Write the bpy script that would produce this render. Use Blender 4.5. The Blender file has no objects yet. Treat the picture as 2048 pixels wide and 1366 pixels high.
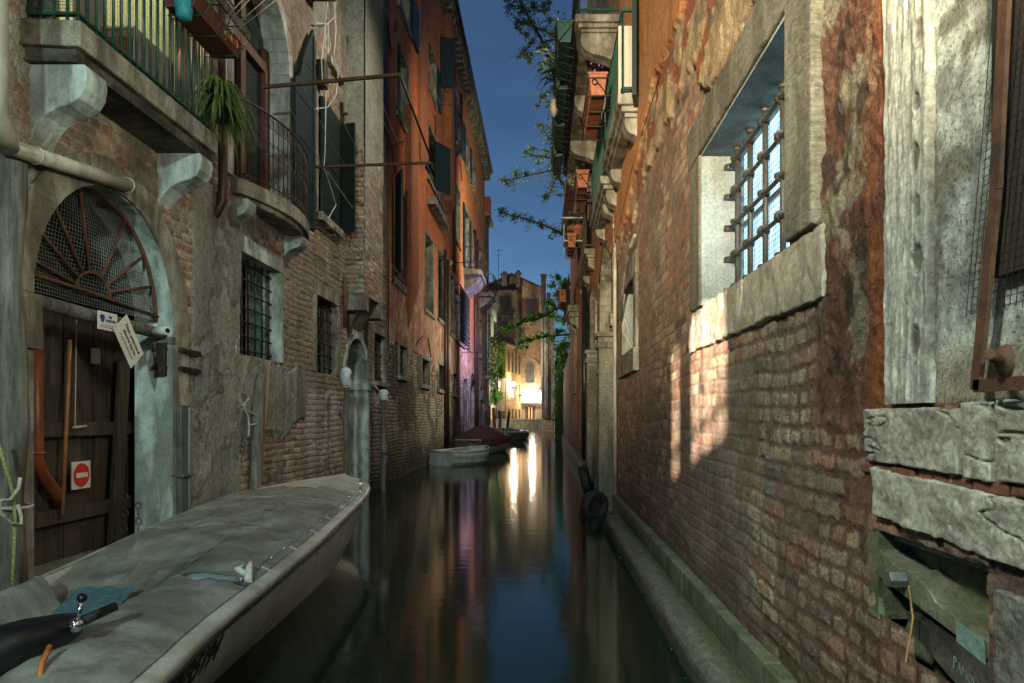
import bpy, math, random
import numpy as np
from mathutils import Vector, Matrix
random.seed(7)
SC = bpy.context.scene
COL = SC.collection
# measured camera: 24 mm lens, horizon at v=835, canal runs along +Y
F, U0, V0, H = 1365.0, 1086.0, 835.0, 1.5
XL, XR = -3.6, 1.2
# ------------------------------------------------------------------ camera
cam = bpy.data.cameras.new('camera'); cam_o = bpy.data.objects.new('camera', cam); COL.objects.link(cam_o)
cam.lens = 36.0 * F / 2048; cam.sensor_width = 36
cam.shift_x = (1024 - U0) / 2048; cam.shift_y = (V0 - 683) / 2048
cam.clip_start = .05; cam.clip_end = 2000
cam_o.location = (0, 0, H); cam_o.rotation_euler = (math.pi / 2, 0, 0)
SC.camera = cam_o
# ------------------------------------------------------------------ sky
W = bpy.data.worlds.new('World'); SC.world = W; W.use_nodes = True
nt = W.node_tree; nt.nodes.clear()
wo = nt.nodes.new('ShaderNodeOutputWorld'); bg = nt.nodes.new('ShaderNodeBackground')
sky = nt.nodes.new('ShaderNodeTexSky'); sky.sky_type = 'NISHITA'; sky.sun_disc = False
sky.sun_elevation = math.radians(4.0); sky.sun_rotation = math.radians(160); sky.air_density = 1.0; sky.dust_density = .3; sky.ozone_density = 5
tc = nt.nodes.new('ShaderNodeTexCoord'); mp = nt.nodes.new('ShaderNodeMapping'); mp.inputs['Scale'].default_value = (1.2, 1.2, 4)
ns = nt.nodes.new('ShaderNodeTexNoise'); ns.inputs['Scale'].default_value = 2.2; ns.inputs['Detail'].default_value = 5
rp = nt.nodes.new('ShaderNodeMapRange'); rp.inputs[1].default_value = .3; rp.inputs[2].default_value = .75; rp.inputs[3].default_value = .80; rp.inputs[4].default_value = 1.25
mx = nt.nodes.new('ShaderNodeMix'); mx.data_type = 'RGBA'; mx.blend_type = 'MULTIPLY'; mx.inputs[0].default_value = 1
mt2 = nt.nodes.new('ShaderNodeMix'); mt2.data_type = 'RGBA'; mt2.blend_type = 'MULTIPLY'; mt2.inputs[0].default_value = 1
mt2.inputs[7].default_value = (1.38, 1.26, 1.20, 1)
nt.links.new(tc.outputs['Generated'], mp.inputs[0]); nt.links.new(mp.outputs[0], ns.inputs['Vector'])
nt.links.new(ns.outputs[0], rp.inputs[0]); nt.links.new(sky.outputs[0], mx.inputs[6]); nt.links.new(rp.outputs[0], mx.inputs[7])
hs = nt.nodes.new('ShaderNodeHueSaturation'); hs.inputs['Saturation'].default_value = .86
nt.links.new(mx.outputs[2], mt2.inputs[6]); nt.links.new(mt2.outputs[2], hs.inputs['Color']); nt.links.new(hs.outputs[0], bg.inputs[0]); nt.links.new(bg.outputs[0], wo.inputs[0])
bg.inputs[1].default_value = .100
SC.view_settings.view_transform = 'Standard'; SC.view_settings.look = 'None'; SC.view_settings.exposure = .24; SC.view_settings.gamma = 1
SC.cycles.max_bounces = 6; SC.cycles.diffuse_bounces = 3; SC.cycles.glossy_bounces = 3; SC.cycles.transmission_bounces = 2
SC.cycles.sample_clamp_indirect = 3.0; SC.cycles.blur_glossy = .6
try: SC.cycles.use_denoising = True
except Exception: pass
# ------------------------------------------------------------------ lamps
def lamp(name, kind, loc, power, color, radius=.1, target=None, spot=None, blend=.3):
    l = bpy.data.lights.new(name, kind); l.energy = power; l.color = color
    l.shadow_soft_size = radius
    o = bpy.data.objects.new(name, l); COL.objects.link(o); o.location = loc
    if target is not None:
        o.rotation_euler = (Vector(target) - Vector(loc)).to_track_quat('-Z', 'Y').to_euler()
    if spot: l.spot_size = math.radians(spot); l.spot_blend = blend
    return o
# street lamp behind the photographer; the added, unseen bridge parapet shades the low walls
lamp('street_light', 'SPOT', (-3.0, -7.5, 3.40), 21000, (1.0, .80, .52), .5, (1.2, 5.0, 3.3), 33, .35)
lamp('street_light', 'POINT', (.2, -8.0, 5.6), 3400, (.72, 1.0, .93), .25)
# unseen fill spots added to brighten the near walls, left and right
lamp('unseen_fill_light', 'SPOT', (-3.3, -1.0, 6.2), 1500, (.90, 1.0, .84), .4, (1.2, 2.0, 2.0), 60, 1.0)
lamp('unseen_fill_light', 'SPOT', (1.0, 2.5, 3.9), 340, (.97, 1.0, .80), .4, (-3.6, 6.5, 3.0), 80, .9)
lamp('unseen_fill_light', 'SPOT', (1.0, 11, 9.8), 1450, (1.0, .93, .76), .3, (-3.6, 11.5, 4.0), 96, .8)
# lit window behind the photographer, shining through an added, unseen slotted plate onto the right wall
lamp('window_light', 'SPOT', (-5.5, -14, 6.0), 400000, (1.0, .82, .64), .012, (-4.46, -11, 5.33), 12, .2)
# far end of the canal
lamp('globe_light', 'POINT', (-3.5, 81.55, 5.5), 800, (1.0, .82, .52), .22)
lamp('far_end_light', 'POINT', (-1.35, 86.5, 4.6), 1000, (1.0, .86, .66), .30)
lamp('far_end_light', 'POINT', (-6.4, 71.5, 5.0), 3000, (1.0, .92, .70), .15)  # unseen lamp added to light the quay wall and annex
lamp('far_end_light', 'SPOT', (-6.6, 60, 5.0), 7000, (1.0, .94, .66), .2, (1.0, 49, 8.5), 62, .6)  # unseen spot added to light the garden tree leaves
# unseen spots added on the right to light the orange house opposite
lamp('unseen_wall_light', 'SPOT', (1.0, 17.3, 10.0), 950, (1.0, .88, .62), .15, (-3.6, 24.0, 7.0), 120, .8)
lamp('unseen_wall_light', 'SPOT', (.95, 25.5, 4.6), 850, (1.0, .94, .72), .15, (-3.6, 24.0, 4.0), 100, .9)
lamp('unseen_wall_light', 'SPOT', (1.0, 28.2, 9.7), 1700, (1.0, .86, .56), .2, (-3.6, 34.0, 10.0), 116, .9)
lamp('far_end_light', 'SPOT', (-7.0, 62, 8.0), 13000, (1.0, .88, .58), .3, (-2.6, 86, 11.0), 50, .8)  # unseen spot added to brighten the upper storeys at the canal end
lamp('purple_light', 'SPOT', (1.05, 30.0, 5.4), 3000, (.60, .52, 1.0), .15, (-3.6, 32.5, 5.2), 104, 1.0)
lamp('unseen_fill_light', 'SPOT', (-3.3, 27, 10.5), 2600, (1.0, .92, .7), .2, (.6, 24, 12.0), 76, .9)  # unseen fill spot added to brighten the leaning tree
# lit rooms
lamp('room_light', 'POINT', (-4.35, 5.9, 6.6), 230, (1.0, .70, .44), .1)
# ------------------------------------------------------------------ helpers
def pY(u, X): return F * X / (u - U0)
def pZ(v, Y): return H - (v - V0) * Y / F
def onX(u, v, X): Y = pY(u, X); return (X, Y, pZ(v, Y))
def onY(u, v, Y): return ((u - U0) * Y / F, Y, pZ(v, Y))
def win(u0, u1, vt, vb, X=XL):            # y0,y1,z0,z1 of an opening from its near edge
    y0, y1 = pY(u0, X), pY(u1, X)
    return y0, y1, pZ(vb, y0), pZ(vt, y0)

class MB:
    def __init__(s): s.v = []; s.f = []; s.sm = []; s.cuts = []
    def cut(s): s.cuts.append((len(s.v), len(s.f))); return s
    def cbox(s, *a): return s.box(*a).cut()
    def cbeam(s, *a): return s.beam(*a).cut()
    def ctube(s, *a): return s.tube(*a).cut()
    def add(s, vs, fs, smooth=False):
        n = len(s.v); s.v += [tuple(p) for p in vs]
        s.f += [tuple(i + n for i in f) for f in fs]; s.sm += [smooth] * len(fs); return s
    def box(s, x0, x1, y0, y1, z0, z1):
        if x0 > x1: x0, x1 = x1, x0
        if y0 > y1: y0, y1 = y1, y0
        if z0 > z1: z0, z1 = z1, z0
        return s.add([(x, y, z) for x in (x0, x1) for y in (y0, y1) for z in (z0, z1)],
              [(0, 1, 3, 2), (4, 6, 7, 5), (0, 4, 5, 1), (2, 3, 7, 6), (0, 2, 6, 4), (1, 5, 7, 3)])
    def beam(s, a, b, w, h, up=(0, 0, 1)):
        a, b = Vector(a), Vector(b); d = (b - a).normalized(); up = Vector(up)
        sd = d.cross(up)
        if sd.length < 1e-4: sd = d.cross(Vector((1, 0, 0)))
        sd.normalize(); up = sd.cross(d).normalized()
        vs = [p + sd * (i * w / 2) + up * (j * h / 2) for p in (a, b) for i in (-1, 1) for j in (-1, 1)]
        return s.add(vs, [(0, 1, 3, 2), (4, 6, 7, 5), (0, 4, 5, 1), (2, 3, 7, 6), (0, 2, 6, 4), (1, 5, 7, 3)])
    def tube(s, pts, r, n=8, closed=False, caps=True):
        pts = [Vector(p) for p in pts]; m = len(pts)
        if not hasattr(r, '__len__'): r = [r] * m
        ref = None; rings = []
        for i, p in enumerate(pts):
            if closed: d = pts[(i + 1) % m] - pts[i - 1]
            else: d = pts[min(i + 1, m - 1)] - pts[max(i - 1, 0)]
            if d.length < 1e-9: d = Vector((0, 0, 1))
            d.normalize()
            if ref is None:
                ref = Vector((0, 0, 1)) if abs(d.z) < .9 else Vector((1, 0, 0))
            a = (ref - d * ref.dot(d))
            if a.length < 1e-4: a = d.orthogonal()
            a.normalize(); ref = a; b = d.cross(a)
            rings.append([p + (a * math.cos(t) + b * math.sin(t)) * r[i] for t in [2 * math.pi * k / n for k in range(n)]])
        vs = [q for R in rings for q in R]; fs = []
        for i in range(m if closed else m - 1):
            for k in range(n):
                j = (i + 1) % m
                fs.append((i * n + k, i * n + (k + 1) % n, j * n + (k + 1) % n, j * n + k))
        s.add(vs, fs, n > 5)
        if caps and not closed:
            o = len(s.v) - len(vs)
            s.f += [tuple(o + k for k in range(n))[::-1], tuple(o + (m - 1) * n + k for k in range(n))]; s.sm += [False, False]
        return s
    def prism(s, poly, a, b, axis):
        """poly in the plane across axis: x->(y,z) y->(x,z) z->(x,y)"""
        def P(p, t): return {'x': (t, p[0], p[1]), 'y': (p[0], t, p[1]), 'z': (p[0], p[1], t)}[axis]
        n = len(poly); vs = [P(p, a) for p in poly] + [P(p, b) for p in poly]
        fs = [tuple(range(n)), tuple(range(2 * n - 1, n - 1, -1))] + [(i, n + i, n + (i + 1) % n, (i + 1) % n) for i in range(n)]
        return s.add(vs, fs)
    def lathe(s, prof, c, n=16, smooth=True):
        vs = []; fs = []
        for r, z in prof:
            vs += [(c[0] + r * math.cos(2 * math.pi * k / n), c[1] + r * math.sin(2 * math.pi * k / n), c[2] + z) for k in range(n)]
        for i in range(len(prof) - 1):
            for k in range(n): fs.append((i * n + k, i * n + (k + 1) % n, (i + 1) * n + (k + 1) % n, (i + 1) * n + k))
        fs += [tuple(range(n))[::-1], tuple((len(prof) - 1) * n + k for k in range(n))]
        return s.add(vs, fs, smooth)
    def sphere(s, c, r, n=12, sq=(1, 1, 1)):
        vs = []; fs = []; m = n // 2
        for i in range(m + 1):
            t = math.pi * i / m
            for k in range(n):
                q = 2 * math.pi * k / n
                vs.append((c[0] + sq[0] * r * math.sin(t) * math.cos(q), c[1] + sq[1] * r * math.sin(t) * math.sin(q), c[2] + sq[2] * r * math.cos(t)))
        for i in range(m):
            for k in range(n): fs.append((i * n + k, (i + 1) * n + k, (i + 1) * n + (k + 1) % n, i * n + (k + 1) % n))
        return s.add(vs, fs, True)
    def torus(s, c, R, r, ax, n=24, m=8):
        ax = Vector(ax).normalized(); a = ax.orthogonal().normalized(); b = ax.cross(a)
        return s.tube([Vector(c) + (a * math.cos(2 * math.pi * k / n) + b * math.sin(2 * math.pi * k / n)) * R for k in range(n)], r, m, closed=True)
    def grid(s, P, smooth=True):
        """P: rows of points"""
        R = len(P); Cn = len(P[0]); vs = [q for r in P for q in r]
        return s.add(vs, [(i * Cn + j, i * Cn + j + 1, (i + 1) * Cn + j + 1, (i + 1) * Cn + j) for i in range(R - 1) for j in range(Cn - 1)], smooth)
    def build(s, name, m, parent=None, bevel=0, jit=0, seed=0):
        if s.cuts:
            pv = pf = 0; o = None
            for cv, cf in s.cuts + [(len(s.v), len(s.f))]:
                if cv > pv:
                    q = MB(); q.v = s.v[pv:cv]; q.f = [tuple(i - pv for i in f) for f in s.f[pf:cf]]; q.sm = s.sm[pf:cf]; o = q.build(name, m, parent, bevel)
                pv, pf = cv, cf
            return o
        me = bpy.data.meshes.new(name)
        v = s.v
        me.from_pydata(v, [], s.f); me.update()
        me.polygons.foreach_set('use_smooth', s.sm)
        if m is not None: me.materials.append(m)
        o = bpy.data.objects.new(name, me); COL.objects.link(o)
        import bmesh
        bm = bmesh.new(); bm.from_mesh(me); bmesh.ops.recalc_face_normals(bm, faces=bm.faces); bm.to_mesh(me); bm.free()
        if bevel:
            b = o.modifiers.new('bevel', 'BEVEL'); b.width = bevel; b.segments = 2; b.limit_method = 'ANGLE'; b.angle_limit = math.radians(40)
        if parent is not None: attach(o, parent)
        return o
def world_loc(o):
    return Vector(o.get('_wl', (0, 0, 0))) if o is not None else Vector((0, 0, 0))
def attach(o, p):
    o.parent = p
    w = world_loc(p)
    if w.length > 0: o.matrix_parent_inverse = Matrix.Translation(w).inverted()
def tag(o, label=None, cat=None, group=None, kind=None):
    if label: o['label'] = label
    if cat: o['category'] = cat
    if group: o['group'] = group
    if kind: o['kind'] = kind
    return o
ROOTS = []
def thing(name, label, cat, loc=(0, 0, 0), group=None):
    o = bpy.data.objects.new(name, None); COL.objects.link(o); o.location = loc; o['_wl'] = tuple(loc); o.empty_display_size = .2
    ROOTS.append(o)
    return tag(o, label, cat, group)
def dup(root, delta, label=None):
    r = root.copy(); COL.objects.link(r); r.location = Vector(root.location) + Vector(delta)
    if label: r['label'] = label
    for ch in root.children:
        c = ch.copy(); COL.objects.link(c); c.parent = r
        for g in ch.children:
            d = g.copy(); COL.objects.link(d); d.parent = c
    return r
# ------------------------------------------------------------------ materials
def mat(name, col, col2=None, rough=.75, metal=0, scale=6, stretch=(1, 1, 1), bump=.25, spec=.4, fine=60, lo=.35, hi=.65, dist=.02, grime=0, speck=1):
    m = bpy.data.materials.new(name); m.use_nodes = True; t = m.node_tree; b = t.nodes['Principled BSDF']
    col2 = col2 or tuple(c * .62 for c in col)
    tc = t.nodes.new('ShaderNodeTexCoord'); mp = t.nodes.new('ShaderNodeMapping'); mp.inputs['Scale'].default_value = stretch
    n1 = t.nodes.new('ShaderNodeTexNoise'); n1.inputs['Scale'].default_value = scale; n1.inputs['Detail'].default_value = 8; n1.inputs['Roughness'].default_value = .65
    n2 = t.nodes.new('ShaderNodeTexNoise'); n2.inputs['Scale'].default_value = fine; n2.inputs['Detail'].default_value = 4
    r = t.nodes.new('ShaderNodeValToRGB'); r.color_ramp.elements[0].position = lo; r.color_ramp.elements[1].position = hi
    r.color_ramp.elements[0].color = (*col2, 1); r.color_ramp.elements[1].color = (*col, 1)
    t.links.new(tc.outputs['Object'], mp.inputs[0]); t.links.new(mp.outputs[0], n1.inputs['Vector']); t.links.new(mp.outputs[0], n2.inputs['Vector'])
    t.links.new(n1.outputs[0], r.inputs[0])
    mm = t.nodes.new('ShaderNodeMix'); mm.data_type = 'RGBA'; mm.blend_type = 'MULTIPLY'; mm.inputs[0].default_value = 1
    mr = t.nodes.new('ShaderNodeMapRange'); mr.inputs[1].default_value = .3; mr.inputs[2].default_value = .7; mr.inputs[3].default_value = 1 - .28 * speck; mr.inputs[4].default_value = 1 + .15 * speck
    t.links.new(n2.outputs[0], mr.inputs[0]); t.links.new(r.outputs[0], mm.inputs[6]); t.links.new(mr.outputs[0], mm.inputs[7])
    last = mm.outputs[2]
    if grime:
        m3 = t.nodes.new('ShaderNodeMapping'); m3.inputs['Scale'].default_value = (1.3, 1.3, .35); n3 = t.nodes.new('ShaderNodeTexNoise'); n3.inputs['Scale'].default_value = 3.2; n3.inputs['Detail'].default_value = 9; n3.inputs['Roughness'].default_value = .62; n3.inputs['Distortion'].default_value = .4
        r3 = t.nodes.new('ShaderNodeValToRGB'); r3.color_ramp.elements[0].position = .42; r3.color_ramp.elements[1].position = .60; g = 1 - grime; r3.color_ramp.elements[0].color = (g, g * .96, g * .86, 1); r3.color_ramp.elements[1].color = (1, 1, 1, 1)
        m4 = t.nodes.new('ShaderNodeMix'); m4.data_type = 'RGBA'; m4.blend_type = 'MULTIPLY'; m4.inputs[0].default_value = 1
        t.links.new(tc.outputs['Object'], m3.inputs[0]); t.links.new(m3.outputs[0], n3.inputs['Vector']); t.links.new(n3.outputs[0], r3.inputs[0]); t.links.new(last, m4.inputs[6]); t.links.new(r3.outputs[0], m4.inputs[7]); last = m4.outputs[2]
    t.links.new(last, b.inputs['Base Color'])
    b.inputs['Roughness'].default_value = rough; b.inputs['Metallic'].default_value = metal; b.inputs['Specular IOR Level'].default_value = spec
    if bump:
        ad = t.nodes.new('ShaderNodeMath'); ad.operation = 'MULTIPLY_ADD'; ad.inputs[1].default_value = .35
        t.links.new(n2.outputs[0], ad.inputs[0]); t.links.new(n1.outputs[0], ad.inputs[2])
        bp = t.nodes.new('ShaderNodeBump'); bp.inputs['Strength'].default_value = bump; bp.inputs['Distance'].default_value = dist
        t.links.new(ad.outputs[0], bp.inputs['Height']); t.links.new(bp.outputs[0], b.inputs['Normal'])
    return m
def leafmat(name, col, col2):
    m = mat(name, col, col2, rough=.5, bump=0, scale=3); t = m.node_tree; b = t.nodes['Principled BSDF']; o = t.nodes['Material Output']
    tr = t.nodes.new('ShaderNodeBsdfTranslucent'); mi = t.nodes.new('ShaderNodeMixShader'); mi.inputs[0].default_value = .45
    src = b.inputs['Base Color'].links[0].from_socket; t.links.new(src, tr.inputs['Color']); t.links.new(b.outputs[0], mi.inputs[1]); t.links.new(tr.outputs[0], mi.inputs[2]); t.links.new(mi.outputs[0], o.inputs['Surface'])
    return m
def emis(name, col, s):
    m = bpy.data.materials.new(name); m.use_nodes = True; b = m.node_tree.nodes['Principled BSDF']
    b.inputs['Base Color'].default_value = (*[c * .5 for c in col], 1); b.inputs['Emission Color'].default_value = (*col, 1); b.inputs['Emission Strength'].default_value = s
    return m
def emis_var(name, c0, c1, s):
    m = emis(name, c1, s); t = m.node_tree; b = t.nodes['Principled BSDF']; tc = t.nodes.new('ShaderNodeTexCoord'); mp = t.nodes.new('ShaderNodeMapping'); mp.inputs['Scale'].default_value = (1, 5, .8)
    n = t.nodes.new('ShaderNodeTexNoise'); n.inputs['Scale'].default_value = 2.4; r = t.nodes.new('ShaderNodeValToRGB'); r.color_ramp.elements[0].position = .36; r.color_ramp.elements[1].position = .6
    r.color_ramp.elements[0].color = (*c0, 1); r.color_ramp.elements[1].color = (*c1, 1); t.links.new(tc.outputs['Object'], mp.inputs[0]); t.links.new(mp.outputs[0], n.inputs[0]); t.links.new(n.outputs[0], r.inputs[0]); t.links.new(r.outputs[0], b.inputs['Emission Color']); return m
def masonry_mat(name, rough=.9, bump=1.0, fine=52, dist=.022, pits=.5):
    m = bpy.data.materials.new(name); m.use_nodes = True; t = m.node_tree; b = t.nodes['Principled BSDF']
    a = t.nodes.new('ShaderNodeAttribute'); a.attribute_name = 'Col'; tc = t.nodes.new('ShaderNodeTexCoord')
    def noise(sc, det, ro):
        n = t.nodes.new('ShaderNodeTexNoise'); n.inputs['Scale'].default_value = sc; n.inputs['Detail'].default_value = det; n.inputs['Roughness'].default_value = ro; t.links.new(tc.outputs['Object'], n.inputs['Vector']); return n
    def rng_(n, lo, hi, a0=.3, a1=.7):
        r = t.nodes.new('ShaderNodeMapRange'); r.inputs[1].default_value = a0; r.inputs[2].default_value = a1; r.inputs[3].default_value = lo; r.inputs[4].default_value = hi; t.links.new(n.outputs[0], r.inputs[0]); return r
    def op(k, x, y):
        q = t.nodes.new('ShaderNodeMath'); q.operation = k
        for s_, v in zip(q.inputs, (x, y)):
            if isinstance(v, float): s_.default_value = v
            else: t.links.new(v, s_)
        return q.outputs[0]
    n1 = noise(fine, 6, .75); n2 = noise(fine * .26, 8, .65); n3 = noise(fine * 1.9, 3, .6)
    pit = rng_(n3, pits, 1.0, .36, .46)
    f = op('MULTIPLY', op('MULTIPLY', rng_(n1, .58, 1.5).outputs[0], rng_(n2, .68, 1.28).outputs[0]), pit.outputs[0])
    mm = t.nodes.new('ShaderNodeMix'); mm.data_type = 'RGBA'; mm.blend_type = 'MULTIPLY'; mm.inputs[0].default_value = 1
    t.links.new(a.outputs['Color'], mm.inputs[6]); t.links.new(f, mm.inputs[7]); t.links.new(mm.outputs[2], b.inputs['Base Color'])
    b.inputs['Roughness'].default_value = rough; b.inputs['Specular IOR Level'].default_value = .3
    h = op('ADD', op('ADD', op('MULTIPLY', n1.outputs[0], .55), op('MULTIPLY', n2.outputs[0], .9)), op('MULTIPLY', pit.outputs[0], .18))
    bp = t.nodes.new('ShaderNodeBump'); bp.inputs['Strength'].default_value = bump; bp.inputs['Distance'].default_value = dist
    t.links.new(h, bp.inputs['Height']); t.links.new(bp.outputs[0], b.inputs['Normal'])
    return m
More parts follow.
